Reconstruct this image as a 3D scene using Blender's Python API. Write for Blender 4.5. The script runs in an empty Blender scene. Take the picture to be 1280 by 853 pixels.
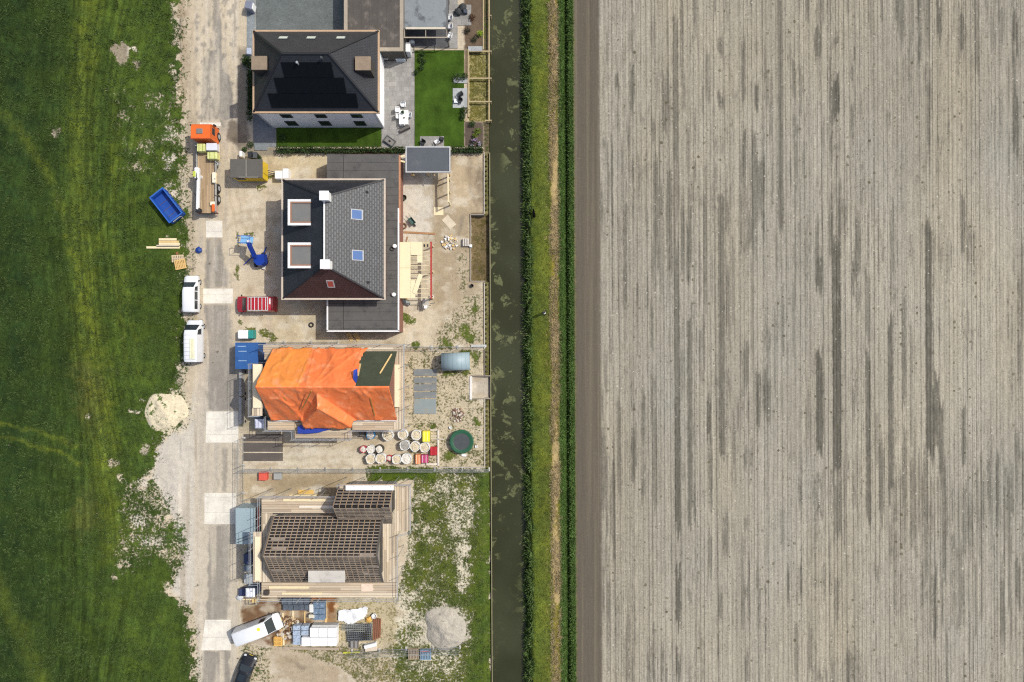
import bpy, bmesh, math, random
import numpy as np
from mathutils import Vector, Matrix
random.seed(7); RNG = np.random.default_rng(11)
SC = bpy.context.scene; C = SC.collection
H = 85.333                      # height of the viewpoint above the plots, metres
PI = math.pi
def W(px, py, z=0.0):           # measured map position -> metres at height z
    s = 0.1*(1-z/H)
    return Vector(((px-640)*s, (426.5-py)*s, z))
# ------------------------------------------------------------------ materials
K = 1.25
def lin(c): c /= 255.0; return c/12.92 if c <= .04045 else ((c+.055)/1.055)**2.4
def S(r, g, b, k=K): return (min(lin(r)/k, .85), min(lin(g)/k, .85), min(lin(b)/k, .85))
class NT:
    def __init__(s, name):
        s.m = bpy.data.materials.new(name); s.m.use_nodes = True
        s.t = s.m.node_tree; s.n = s.t.nodes; s.bsdf = s.n['Principled BSDF']
    def new(s, typ, **kw):
        n = s.n.new(typ)
        for k, v in kw.items(): setattr(n, k, v)
        return n
    def link(s, a, b): s.t.links.new(a, b)
    def put(s, sock, v):
        if isinstance(v, bpy.types.NodeSocket): s.link(v, sock)
        else: sock.default_value = v
    def math(s, op, a, b=0.0, c=0.0, clamp=False):
        n = s.new('ShaderNodeMath', operation=op); n.use_clamp = clamp
        s.put(n.inputs[0], a); s.put(n.inputs[1], b); s.put(n.inputs[2], c)
        return n.outputs[0]
    def mix(s, f, a, b, mode='MIX'):
        n = s.new('ShaderNodeMix', data_type='RGBA', blend_type=mode)
        s.put(n.inputs[0], f)
        for i, v in ((6, a), (7, b)):
            if isinstance(v, bpy.types.NodeSocket): s.link(v, n.inputs[i])
            else: n.inputs[i].default_value = (*v[:3], 1)
        return n.outputs[2]
    def coord(s, which='Object', scale=None):
        o = s.new('ShaderNodeTexCoord').outputs[which]
        if scale:
            mp = s.new('ShaderNodeMapping'); mp.inputs['Scale'].default_value = scale
            s.link(o, mp.inputs['Vector']); o = mp.outputs[0]
        return o
    def noise(s, vec, scale, detail=3, rough=.55, dist=0.0):
        n = s.new('ShaderNodeTexNoise'); s.link(vec, n.inputs['Vector'])
        n.inputs['Scale'].default_value = scale; n.inputs['Detail'].default_value = detail
        n.inputs['Roughness'].default_value = rough; n.inputs['Distortion'].default_value = dist
        return n.outputs['Fac']
    def ramp(s, f, a, b):     # smooth 0..1 between a and b
        n = s.new('ShaderNodeMapRange', interpolation_type='SMOOTHSTEP'); s.put(n.inputs['Value'], f)
        n.inputs['From Min'].default_value = a; n.inputs['From Max'].default_value = b
        return n.outputs['Result']
    def scalec(s, col, f):    # colour * factor
        n = s.new('ShaderNodeVectorMath', operation='SCALE'); s.put(n.inputs[0], col if isinstance(col, bpy.types.NodeSocket) else col[:3])
        s.put(n.inputs['Scale'], f); return n.outputs[0]
    def bump(s, h, strength=.3, dist=.02):
        b = s.new('ShaderNodeBump'); b.inputs['Strength'].default_value = strength; b.inputs['Distance'].default_value = dist
        s.link(h, b.inputs['Height']); s.link(b.outputs[0], s.bsdf.inputs['Normal'])
MATS = {}
def M(name, col, rough=.75, var=.18, scale=1.6, metal=0.0, bump=0.0, dirt=None, spec=.4):
    if name in MATS: return MATS[name]
    n = NT(name); v = n.coord('Object')
    a = n.noise(v, scale, 4, .6); b = n.noise(v, scale*7, 2, .6)
    f = n.math('ADD', n.math('MULTIPLY', n.math('SUBTRACT', a, .5), var*3.2), n.math('MULTIPLY', n.math('SUBTRACT', b, .5), var*1.6))
    c = n.scalec(col, n.math('ADD', f, 1.0))
    if dirt: c = n.mix(n.ramp(n.noise(v, scale*.8, 5, .65), .5, .72), c, dirt)
    n.link(c, n.bsdf.inputs['Base Color']); n.bsdf.inputs['Roughness'].default_value = rough
    n.bsdf.inputs['Metallic'].default_value = metal; n.bsdf.inputs['Specular IOR Level'].default_value = spec
    if bump: n.bump(b, bump, .02)
    MATS[name] = n.m; return n.m
def tile_mat(name, col, tw, th, gap=(.006,.006,.007), rough=.5, mortar=.03, var=.25, gapw=.5):
    n = NT(name); uv = n.coord('UV')
    br = n.new('ShaderNodeTexBrick'); n.link(uv, br.inputs['Vector'])
    br.inputs['Scale'].default_value = 1; br.inputs['Brick Width'].default_value = tw; br.inputs['Row Height'].default_value = th
    br.inputs['Mortar Size'].default_value = mortar; br.inputs['Mortar Smooth'].default_value = gapw; br.inputs['Bias'].default_value = 0
    br.inputs['Color1'].default_value = (*[c*(1-var) for c in col], 1); br.inputs['Color2'].default_value = (*[c*(1+var) for c in col], 1)
    br.inputs['Mortar'].default_value = (*gap, 1)
    d = n.noise(n.coord('Object'), .5, 4, .6)
    c = n.scalec(br.outputs['Color'], n.math('ADD', n.math('MULTIPLY', n.math('SUBTRACT', d, .5), .9), 1.0))
    n.link(c, n.bsdf.inputs['Base Color']); n.bsdf.inputs['Roughness'].default_value = rough
    n.bump(n.math('SUBTRACT', 1.0, br.outputs['Fac']), .5, .03)
    MATS[name] = n.m; return n.m
def stripe_mat(name, col, period, axis='X', dark=.75, rough=.6, width=.08, var=.2, metal=0., stain=None):
    n = NT(name); v = n.coord('Object'); sp = n.new('ShaderNodeSeparateXYZ'); n.link(v, sp.inputs[0])
    fr = n.math('FRACT', n.math('DIVIDE', n.math('ADD', sp.outputs[axis], 1000.0), period))
    ln = n.math('LESS_THAN', n.math('ABSOLUTE', n.math('SUBTRACT', fr, .5)), width)
    a = n.noise(v, .8, 4, .6); b = n.noise(v, 5, 3, .6)
    f = n.math('ADD', n.math('MULTIPLY', n.math('SUBTRACT', a, .5), var*3), n.math('MULTIPLY', n.math('SUBTRACT', b, .5), var*1.5))
    c = n.scalec(col, n.math('ADD', f, 1.0))
    if stain: c = n.mix(n.ramp(n.noise(v, .7, 5, .65), .52, .68), c, stain)
    c = n.mix(ln, c, n.scalec(c, dark)); n.link(c, n.bsdf.inputs['Base Color'])
    n.bsdf.inputs['Roughness'].default_value = rough; n.bsdf.inputs['Metallic'].default_value = metal
    n.bump(n.math('SUBTRACT', 1.0, ln), .3, .02)
    MATS[name] = n.m; return n.m
def planks_mat(name, cols, pitch, axis='Y', rough=.85, along=.25):   # boards with their own tones
    n = NT(name); v = n.coord('Object'); sp = n.new('ShaderNodeSeparateXYZ'); n.link(v, sp.inputs[0])
    q = n.math('DIVIDE', n.math('ADD', sp.outputs[axis], 500.0), pitch); fl = n.math('FLOOR', q)
    other = 'X' if axis == 'Y' else 'Y'
    seg = n.math('FLOOR', n.math('ADD', n.math('MULTIPLY', sp.outputs[other], along), n.math('MULTIPLY', fl, .37)))
    cb = n.new('ShaderNodeCombineXYZ'); n.link(fl, cb.inputs[0]); n.link(seg, cb.inputs[1])
    wn = n.new('ShaderNodeTexWhiteNoise'); n.link(cb.outputs[0], wn.inputs['Vector'])
    rp = n.new('ShaderNodeValToRGB'); n.link(wn.outputs['Value'], rp.inputs[0])
    el = rp.color_ramp.elements
    while len(el) < len(cols): el.new(.5)
    for i, c in enumerate(cols): el[i].position = i/(len(cols)-1); el[i].color = (*c, 1)
    fr = n.math('FRACT', q); gap = n.math('GREATER_THAN', n.math('ABSOLUTE', n.math('SUBTRACT', fr, .5)), .44)
    nz = n.noise(n.coord('Object', (1, 14, 1) if axis == 'Y' else (14, 1, 1)), 1.5, 3)
    c = n.scalec(rp.outputs[0], n.math('ADD', n.math('MULTIPLY', n.math('SUBTRACT', nz, .5), .5), 1.0))
    c = n.mix(gap, c, n.scalec(c, .35)); n.link(c, n.bsdf.inputs['Base Color']); n.bsdf.inputs['Roughness'].default_value = rough
    MATS[name] = n.m; return n.m
def leaf_mat(name, col, var=.5, scale=1.2):
    n = NT(name); v = n.coord('Object'); a = n.noise(v, scale, 3, .6); b = n.noise(v, scale*9, 2)
    f = n.math('ADD', n.math('MULTIPLY', n.math('SUBTRACT', a, .5), var*3), n.math('MULTIPLY', n.math('SUBTRACT', b, .5), var*2))
    c = n.scalec(col, n.math('MAXIMUM', n.math('ADD', f, 1.0), .2)); n.link(c, n.bsdf.inputs['Base Color'])
    n.bsdf.inputs['Roughness'].default_value = .7; n.bsdf.inputs['Specular IOR Level'].default_value = .2
    MATS[name] = n.m; return n.m
# ------------------------------------------------------------------ mesh building
class MB:
    def __init__(s, o=(0, 0, 0)): s.o = Vector(o); s.v = []; s.f = []; s.uv = {}
    def add(s, pts, faces, uv=None):
        b = len(s.v); s.v += [tuple(Vector(p)-s.o) for p in pts]
        for i, f in enumerate(faces):
            s.f.append([b+k for k in f])
            if uv: s.uv[len(s.f)-1] = uv[i]
        return s
    def box(s, c, d, rz=0.0, tilt=None):
        x, y, z = (k/2 for k in d); m = Matrix.Translation(Vector(c)) @ Matrix.Rotation(rz, 4, 'Z')
        if tilt: m = m @ Matrix.Rotation(tilt[1], 4, tilt[0])
        p = [m @ Vector((sx*x, sy*y, sz*z)) for sz in (-1, 1) for sx, sy in ((-1, -1), (1, -1), (1, 1), (-1, 1))]
        return s.add(p, [(3, 2, 1, 0), (4, 5, 6, 7), (0, 1, 5, 4), (1, 2, 6, 5), (2, 3, 7, 6), (3, 0, 4, 7)])
    def cbox(s, c, d, b=.03, rz=0.0):     # box with chamfered upright and top edges
        x, y, z = (k/2 for k in d); m = Matrix.Translation(Vector(c)) @ Matrix.Rotation(rz, 4, 'Z')
        def ring(ix, zz):
            X, Y = x-ix, y-ix
            return [m @ Vector(q) for q in ((-X+b, -Y, zz), (X-b, -Y, zz), (X, -Y+b, zz), (X, Y-b, zz), (X-b, Y, zz), (-X+b, Y, zz), (-X, Y-b, zz), (-X, -Y+b, zz))]
        p = ring(0, -z)+ring(0, z-b)+ring(b*.8, z)
        f = [tuple(range(7, -1, -1)), tuple(range(16, 24))]
        for r in (0, 8): f += [(r+i, r+(i+1) % 8, r+8+(i+1) % 8, r+8+i) for i in range(8)]
        return s.add(p, f)
    def rect(s, x0, y0, x1, y1, z0, z1):   # map rectangle seen at height z1, reaching down to z0
        a = W(x0, y0, z1); b = W(x1, y1, z1)
        return s.box(((a.x+b.x)/2, (a.y+b.y)/2, (z0+z1)/2), (abs(b.x-a.x), abs(b.y-a.y), z1-z0))
    def bar(s, a, b, w, h=None, up=(0, 0, 1)):
        a, b = Vector(a), Vector(b); h = h or w; d = (b-a).normalized(); u = Vector(up)
        if abs(d.dot(u)) > .98: u = Vector((1, 0, 0))
        r = d.cross(u).normalized()*w/2; t = r.cross(d).normalized()*h/2
        p = [q+i*r+j*t for q in (a, b) for i, j in ((-1, -1), (1, -1), (1, 1), (-1, 1))]
        return s.add(p, [(0, 1, 2, 3), (7, 6, 5, 4), (0, 4, 5, 1), (1, 5, 6, 2), (2, 6, 7, 3), (3, 7, 4, 0)])
    def cyl(s, a, b, r0, r1=None, n=12):
        a, b = Vector(a), Vector(b); r1 = r0 if r1 is None else r1; d = (b-a).normalized()
        u = Vector((0, 0, 1)) if abs(d.z) < .9 else Vector((1, 0, 0)); e = d.cross(u).normalized(); g = d.cross(e)
        p = [q+r*(math.cos(2*PI*i/n)*e+math.sin(2*PI*i/n)*g) for q, r in ((a, r0), (b, r1)) for i in range(n)]
        return s.add(p, [tuple(range(n)), tuple(range(2*n-1, n-1, -1))]+[(i, n+i, n+(i+1) % n, (i+1) % n) for i in range(n)])
    def lathe(s, c, prof, n=16, jit=0.0):
        c = Vector(c); p = []
        for r, z in prof:
            p += [c+Vector((r*math.cos(2*PI*i/n)*(1+random.uniform(-jit, jit)), r*math.sin(2*PI*i/n)*(1+random.uniform(-jit, jit)), z)) for i in range(n)]
        f = [(k*n+i, k*n+(i+1) % n, (k+1)*n+(i+1) % n, (k+1)*n+i) for k in range(len(prof)-1) for i in range(n)]
        f += [tuple(range(n-1, -1, -1)), tuple(range((len(prof)-1)*n, len(prof)*n))]
        return s.add(p, f)
    def torus(s, c, R, r, n=20, m=8, ax='Z'):
        c = Vector(c); p = []; rot = Matrix.Rotation(PI/2, 3, 'X') if ax == 'Y' else Matrix.Identity(3)
        for i in range(n):
            t = 2*PI*i/n
            for j in range(m):
                q = 2*PI*j/m; p.append(c+rot @ Vector(((R+r*math.cos(q))*math.cos(t), (R+r*math.cos(q))*math.sin(t), r*math.sin(q))))
        return s.add(p, [(i*m+j, ((i+1) % n)*m+j, ((i+1) % n)*m+(j+1) % m, i*m+(j+1) % m) for i in range(n) for j in range(m)])
    def prism(s, poly, z0, z1):            # world xy polygon, counter-clockwise
        n = len(poly); p = [(x, y, z0) for x, y in poly]+[(x, y, z1) for x, y in poly]
        return s.add(p, [tuple(range(n-1, -1, -1)), tuple(range(n, 2*n))]+[(i, (i+1) % n, n+(i+1) % n, n+i) for i in range(n)])
    def slope(s, pts, th=.12):             # thick sloping panel with uv in metres (first edge = eave)
        P = [Vector(p) for p in pts]; u = (P[1]-P[0]).normalized(); nn = u.cross(P[-1]-P[0]).normalized()
        if nn.z < 0: nn = -nn
        v = nn.cross(u); n = len(P); uv = [((q-P[0]).dot(u), (q-P[0]).dot(v)) for q in P]
        lo = [q-nn*th for q in P]
        return s.add(P+lo, [tuple(range(n)), tuple(range(2*n-1, n-1, -1))]+[(i, n+i, n+(i+1) % n, (i+1) % n) for i in range(n)],
                     [uv, [(0, 0)]*n]+[[(0, 0)]*4]*n)
    def blob(s, c, r, jit=.25, sub=2, squash=1.0):
        bm = bmesh.new(); bmesh.ops.create_icosphere(bm, subdivisions=sub, radius=1)
        p = [Vector(c)+Vector((v.co.x*r, v.co.y*r, v.co.z*r*squash))*(1+random.uniform(-jit, jit)) for v in bm.verts]
        s.add(p, [[v.index for v in f.verts] for f in bm.faces]); bm.free(); return s
    def build(s, name, mat, parent=None, label=None, smooth=None):
        me = bpy.data.meshes.new(name); me.from_pydata(s.v, [], s.f)
        if s.uv:
            L = me.uv_layers.new(name='UVMap')
            for i, po in enumerate(me.polygons):
                for k, li in enumerate(po.loop_indices):
                    if i in s.uv: L.data[li].uv = s.uv[i][k]
        bm = bmesh.new(); bm.from_mesh(me); bmesh.ops.recalc_face_normals(bm, faces=bm.faces); bm.to_mesh(me); bm.free()
        me.materials.append(mat)
        if smooth is not None:
            me.polygons.foreach_set('use_smooth', [True]*len(me.polygons)); me.set_sharp_from_angle(angle=math.radians(smooth))
        ob = bpy.data.objects.new(name, me); C.objects.link(ob)
        if parent: ob.parent = parent
        if label: ob['label'] = label
        return ob
    def one(s, name, mat, label, cat, group=None, smooth=None, kind=None):   # a thing that is a single mesh: origin at s.o
        ob = s.build(name, mat, None, None, smooth); ob.location = s.o
        return tag(ob, label, cat, group, kind)
def tag(o, label=None, cat=None, group=None, kind=None):
    if label: o['label'] = label
    if cat: o['category'] = cat
    if group: o['group'] = group
    if kind: o['kind'] = kind
    return o
def thing(name, label, cat, loc=(0, 0, 0), rz=0.0, group=None):
    o = bpy.data.objects.new(name, None); C.objects.link(o); o.empty_display_size = .3
    o.location = loc; o.rotation_euler = (0, 0, rz); return tag(o, label, cat, group)
def kids(o): return [c for c in C.objects if c.parent == o]
def dup(root, loc, rz, label, group=None):
    def cp(o, par):
        c = o.copy(); C.objects.link(c)
        if par: c.parent = par
        for ch in list(o.children): cp(ch, c)
        return c
    r = cp(root, None); r.location = loc; r.rotation_euler = (0, 0, rz); r['label'] = label
    if group: r['group'] = group
    return r
def fastmesh(name, V, F, mat, smooth=False):
    V = np.asarray(V, np.float32); F = np.asarray(F, np.int32); k = F.shape[1]
    me = bpy.data.meshes.new(name); me.vertices.add(len(V)); me.vertices.foreach_set('co', V.ravel())
    me.loops.add(F.size); me.loops.foreach_set('vertex_index', F.ravel())
    me.polygons.add(len(F)); me.polygons.foreach_set('loop_start', np.arange(0, F.size, k, dtype=np.int32))
    me.polygons.foreach_set('use_smooth', np.full(len(F), smooth)); me.update(calc_edges=True); me.validate()
    me.materials.append(mat); ob = bpy.data.objects.new(name, me); C.objects.link(ob); return ob
def leaves(name, P, size, mat, up=.6, w=.35):   # one small face per point
    n = len(P); P = np.asarray(P); d = RNG.normal(size=(n, 3)); d[:, 2] = np.abs(d[:, 2])*up+up*.6; d /= np.linalg.norm(d, axis=1)[:, None]
    t = np.cross(d, RNG.normal(size=(n, 3))); t /= np.linalg.norm(t, axis=1)[:, None]+1e-9
    s = size*(RNG.uniform(.5, 1.3, n))[:, None]
    V = np.stack([P-t*s*w*.5, P+t*s*w*.5, P+d*s*.6+t*s*w*.6, P+d*s], 1).reshape(-1, 3)
    return fastmesh(name, V, np.arange(4*n).reshape(-1, 4), mat)
# ------------------------------------------------------------------ number noise for the ground's zones
def vn(x, y, seed=0):
    xi = np.floor(x).astype(np.int64); yi = np.floor(y).astype(np.int64); fx = x-xi; fy = y-yi
    fx = fx*fx*(3-2*fx); fy = fy*fy*(3-2*fy)
    def h(a, b):
        q = (a*374761393+b*668265263+seed*974711) & 0xffffffff; q = ((q ^ (q >> 13))*1274126177) & 0xffffffff
        return ((q ^ (q >> 16)) & 0xffff)/65535.0
    return (h(xi, yi)*(1-fx)+h(xi+1, yi)*fx)*(1-fy)+(h(xi, yi+1)*(1-fx)+h(xi+1, yi+1)*fx)*fy
def fbm(x, y, seed=0, o=4):
    r = 0; a = .5; t = 0
    for i in range(o): r = r+a*vn(x*2**i, y*2**i, seed+i); t += a; a *= .5
    return r/t
def pip(px, py, poly):
    ins = np.zeros(px.shape, bool); n = len(poly)
    for i in range(n):
        x0, y0 = poly[i]; x1, y1 = poly[(i+1) % n]
        if y0 == y1: continue
        c = ((y0 > py) != (y1 > py)) & (px < (x1-x0)*(py-y0)/(y1-y0)+x0); ins ^= c
    return ins
# ------------------------------------------------------------------ the ground: one sheet, zoned
def axis_coords(lo, hi, step, far_lo, far_hi):
    mid = np.arange(lo, hi+step*.5, step)
    return np.concatenate([lo-np.array(far_lo[::-1], float), mid, hi+np.array(far_hi, float)])
FAR = [1, 3, 8, 20, 50, 130, 350, 900]
class Zone:
    def __init__(s, px, py):
        s.px, s.py = px, py; n = px.size
        s.col = np.zeros((n, 3)); s.g = np.zeros((n, 3)); s.veg = np.zeros(n)
        s.w1 = (fbm(px/9, py/9, 3, 3)-.5)*2; s.w2 = (fbm(px/9, py/9, 77, 3)-.5)*2
    def put(s, m, col=None, veg=None, g=None):
        ix, m = m; m2 = m[:, None]
        if col is not None: s.col[ix] = s.col[ix]*(1-m2)+np.array(col)*m2
        if g is not None: s.g[ix] = s.g[ix]*(1-m2)+np.array(g)*m2
        if veg is not None: s.veg[ix] = s.veg[ix]*(1-m)+veg*m
    def poly(s, P, col=None, veg=None, g=None, warp=4, soft=2, a=1.0):
        xs = [p[0] for p in P]; ys = [p[1] for p in P]; mg = warp+soft+2
        ix = np.where((s.px > min(xs)-mg) & (s.px < max(xs)+mg) & (s.py > min(ys)-mg) & (s.py < max(ys)+mg))[0]
        x = s.px[ix]+s.w1[ix]*warp; y = s.py[ix]+s.w2[ix]*warp; m = np.zeros(ix.size)
        for k in range(7): m += pip(x+(soft*math.cos(k*.9) if k else 0), y+(soft*math.sin(k*.9) if k else 0), P)
        s.put((ix, m/7*a), col, veg, g)
    def rect(s, x0, y0, x1, y1, **k): s.poly([(x0, y0), (x1, y0), (x1, y1), (x0, y1)], **k)
    def blob(s, x, y, rx, ry=None, **k):
        ry = ry or rx; s.poly([(x+rx*math.cos(t*.524), y+ry*math.sin(t*.524)) for t in range(12)], **k)
    def band(s, pts, w, **k):     # a strip along a line
        L = []; R = []
        for i, (x, y) in enumerate(pts):
            x0, y0 = pts[max(i-1, 0)]; x1, y1 = pts[min(i+1, len(pts)-1)]; d = math.hypot(x1-x0, y1-y0) or 1
            nx, ny = -(y1-y0)/d*w/2, (x1-x0)/d*w/2; L.append((x+nx, y+ny)); R.append((x-nx, y-ny))
        s.poly(L+R[::-1], **k)
SAND = S(202, 187, 161); PALE = S(214, 203, 184); DUST = S(196, 184, 166); DIRT = S(168, 152, 126); MUD = S(122, 94, 70)
ASPH = S(146, 139, 128); GREY = S(180, 171, 158)
GR = S(62, 80, 33); GRD = S(46, 66, 32); GRY = S(92, 108, 40); WEED = S(92, 104, 48)
EDGE = [(226, -40), (228, 0), (224, 14), (229, 30), (226, 45), (226, 90), (226, 140), (229, 165), (231, 200), (229, 235), (235, 262), (237, 300), (238, 340), (236, 370), (235, 400),
        (232, 440), (228, 470), (230, 490), (234, 505), (232, 528), (222, 540), (206, 544), (196, 556), (191, 580), (188, 600), (196, 620), (214, 640), (226, 655), (229, 690), (228, 702), (222, 718), (212, 734), (212, 745),
        (224, 747), (236, 760), (242, 790), (246, 853), (247, 900)]
OX = np.array([p[0] for p in EDGE], float); OY = np.array([p[1] for p in EDGE], float)
def height(px, py):
    q = px-(py-426)*.0047
    z = (fbm(px/16, py/16, 21, 3)-.5)*.10
    z = np.where(px < 225, z+(fbm(px/40, py/40, 5, 3)-.5)*.5+(fbm(px/7, py/7, 9, 2)-.5)*.10-.02, z)
    z = np.where((px > 243) & (px < 300), z*.3, z)
    prof_x = [604.6, 605.6, 612.2, 613.6, 651, 655, 664, 699, 704, 707.5, 710.5, 713, 717, 720]
    prof_z = [0, -.45, -.6, -1.8, -1.8, -1.0, .22, .25, .1, -.55, -.6, 0.05, .1, 0]
    zz = np.interp(q, prof_x, prof_z); n = np.where(q > 652, (fbm(px/5, py/5, 33, 3)-.5)*.16, 0)
    z = np.where(q > 604.6, zz+n, z)
    z = np.where((px > 588) & (q < 613.4) & (py > 268) & (py < 352), -1.0+.35*np.clip((600-px)/12, 0, 1), z)
    z = np.where((px > 587) & (q < 613.4) & (py > 470.5) & (py < 498), np.interp(px, [587, 594, 613], [-.05, -.45, -.8]), z)
    z = np.where((px > 586) & (q < 613.4) & (py > 63) & (py < 151), -.55, z)
    return z
def ground():
    X = axis_coords(-67.5, 6.6, .15, FAR, []); q_end = 718.0
    X = np.append(X, [7.0, 7.4, (q_end-640)*.1]); Y = axis_coords(-46, 46, .15, FAR, FAR)
    gx, gy = np.meshgrid(X, Y); sh = -np.clip(gy, -60, 60)*.0047; gx = np.where(gx > -20, gx+np.clip((gx+20)/20, 0, 1)*sh, gx)
    px = (640+gx/.1).ravel(); py = (426.5-gy/.1).ravel(); cy = np.clip(py, -40, 895); cx = np.clip(px, -60, 2000)
    z = Zone(cx, cy); q = cx-(cy-426)*.0047
    e = np.interp(cy, OY, OX)+z.w1*7+(fbm(cx/3, cy/3, 8, 2)-.5)*8
    # sandy base, meadow on the left
    z.col[:] = SAND; z.g[:] = GR
    t = fbm(cx/30, cy/30, 4, 4)[:, None]; z.col = z.col*(1-.5*t)+np.array(DUST)*.5*t
    me = 1/(1+np.exp((cx-e)/5.0)); z.veg = me*1.0
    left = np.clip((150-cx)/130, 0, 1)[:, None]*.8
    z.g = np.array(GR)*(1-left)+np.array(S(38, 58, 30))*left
    rt = np.clip((cx-60)/110, 0, 1)[:, None]; z.g = z.g*(1+.16*rt)
    n1 = fbm(cx/60, cy/45, 15, 4)[:, None]; z.g = z.g*(.72+.6*n1)
    n3 = fbm(cx/14, cy/10, 25, 3)[:, None]; z.g = z.g*(.75+.5*n3)
    # mown and driven bands in the meadow
    for pts, w, a in (([(108, -40), (104, 100), (98, 200), (104, 300), (112, 420), (128, 560), (140, 700)], 28, .5), ([(150, -40), (140, 200), (150, 420)], 10, .2), ([(-20, 120), (30, 170), (70, 240), (96, 330), (118, 430)], 12, .4),
                      ([(-20, 527), (40, 537), (100, 560)], 3, .8), ([(-20, 546), (40, 555), (102, 580)], 3, .8), ([(128, 300), (150, 380), (160, 480)], 4, .35), ([(138, 300), (162, 380), (170, 470)], 4, .3),
                      ([(120, 250), (150, 190), (215, 150)], 4, .3), ([(128, 262), (160, 210), (222, 178)], 4, .3), ([(110, 330), (140, 260), (215, 235)], 5, .3), ([(-20, 700), (20, 780), (60, 880)], 22, .35), ([(80, 350), (120, 480), (128, 600)], 34, .25)):
        z.band(pts, w, g=S(100, 114, 44), warp=6, soft=max(2, w*.35), a=a)
    for (x, y, r) in ((104, 470, 14), (112, 500, 20), (106, 640, 16)): z.blob(x, y, r, r*2.2, g=S(104, 106, 56), veg=.85, warp=14, soft=8, a=.35)
    uu = cx+18*np.sin(cy/170+.6)+np.where(cx > 110, (cx-110)*.35*np.sin((cy-120)/120), 0); stk = fbm(uu/2.2, cy/70, 121, 4); stw = np.exp(-((cx-118)/70)**2); z.g = z.g*(1+(stk-.5)*1.5*stw)[:, None]; st2 = fbm((cx+cy*.25)/3, (cy-cx*.25)/60, 122, 3); z.g = z.g*(1+(st2-.5)*.5)[:, None]
    # bare spots
    for (x, y, rx, ry, c) in ((152, 66, 13, 13, S(150, 138, 118)), (165, 62, 5, 5, PALE), (170, 79, 6, 6, S(140, 130, 112)), (188, 131, 15, 5, SAND), (155, 147, 7, 7, SAND), (199, 119, 5, 5, SAND), (178, 184, 12, 10, SAND), (211, 166, 11, 9, PALE),
                           (210, 200, 8, 11, PALE), (211, 235, 9, 8, PALE), (70, 166, 6, 6, S(150, 140, 120)), (222, 18, 10, 7, S(180, 165, 140)), (226, 28, 7, 6, PALE), (172, 207, 9, 7, SAND), (112, 519, 2, 5, PALE), (176, 500, 3.4, 3.4, PALE), (169, 514, 6, 4, PALE), (59, 579, 2, 2, PALE), (79, 462, 2, 2, PALE),
                           (142, 581, 7, 5, SAND), (150, 597, 7, 4, SAND), (181, 563, 9, 5, S(165, 155, 135)), (178, 603, 10, 5, PALE), (172, 650, 12, 8, PALE), (188, 675, 14, 7, PALE), (200, 650, 14, 8, SAND), (165, 665, 5, 12, SAND), (152, 700, 6, 9, SAND), (208, 690, 9, 9, SAND), (143, 722, 6, 4, SAND), (209, 300, 3, 3, SAND)):
        z.blob(x, y, rx, ry, col=c, veg=.22, warp=7, soft=3)
    z.poly([(150, 595), (196, 600), (228, 650), (230, 710), (190, 700), (160, 720), (140, 700)], veg=.56, warp=8, soft=8, a=.8)
    z.poly([(120, 100), (226, 110), (230, 250), (150, 215)], veg=.74, warp=8, soft=8, a=.7)
    fr_ = np.clip((cx-e+26)/26, 0, 1)*(cx < e+2)*np.clip((fbm(cx/7, cy/9, 131, 4)-.47)*7, 0, 1); z.veg = z.veg-fr_*.36
    # road shoulder and carriageway
    z.poly([(229, -40), (300, -40), (300, 190), (292, 420), (250, 500), (246, 900), (222, 900), (230, 700)], col=S(193, 177, 151), warp=3, soft=4, a=.6)
    z.poly([(196, 556), (232, 530), (246, 470), (252, 560), (252, 720), (236, 760), (212, 740), (228, 690), (214, 640), (190, 600)], col=S(202, 194, 180), warp=4, soft=3, a=.9)
    z.band([(226, -40), (228, 60), (227, 150)], 9, col=S(160, 142, 116), warp=5, soft=3, a=.7); z.band([(240, 250), (241, 340), (244, 430)], 8, col=S(170, 156, 132), warp=5, soft=3, a=.7)
    z.rect(243, -60, 300, 950, col=S(201, 187, 163), warp=1.5, soft=2, a=.75)
    z.rect(246, 500, 298, 950, col=S(198, 187, 168), warp=2, soft=3, a=.8)
    def st(f, s): return fbm(cx/f, cy/(f*16), s, 3)
    road = (cx > 243) & (cx < 299)
    for P, a, c in (([(252, 80), (262, 62), (270, 62), (270, 30), (276, 10), (278, 90), (288, 95), (292, 150), (250, 150), (252, 110)], .95, S(140, 134, 124)), ([(257, 0), (264, 0), (262, 60), (257, 70)], .35, ASPH), ([(265, -40), (274, -40), (272, 40), (267, 40)], .8, ASPH), ([(252, 150), (260, 150), (258, 70)], .5, ASPH),
                    ([(258, 298), (277, 298), (281, 335), (294, 345), (294, 360), (256, 360), (257, 330)], .9, ASPH), ([(256, 381), (293, 381), (296, 440), (298, 514), (261, 514), (256, 445)], .95, S(152, 145, 135)), ([(246, 381), (256, 381), (258, 514), (248, 514)], .5, S(196, 184, 168)),
                    ([(262, 655), (286, 655), (286, 775), (258, 775)], .9, S(150, 143, 132)), ([(253, 813), (287, 813), (286, 900), (253, 900)], .95, S(150, 143, 132)), ([(273, 815), (277, 815), (277, 853), (274, 853)], .8, SAND),
                    ([(256, 554), (261, 554), (262, 616), (256, 616)], .5, GREY), ([(267, 554), (273, 554), (272, 610)], .6, GREY), ([(276, 560), (284, 560), (283, 616), (278, 612)], .7, ASPH), ([(291, 560), (297, 560), (296, 620)], .6, ASPH), ([(270, 590), (272, 590), (271, 614)], .8, ASPH),
                    ([(254, 465), (262, 465), (260, 540), (252, 540)], .4, GREY), ([(268, 297), (272, 297), (272, 340), (268, 340)], .5, S(190, 182, 170))):
        z.poly(P, col=c, warp=3, soft=1.2, a=a)
    s1 = st(3.2, 51); s2 = st(7, 52)
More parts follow.
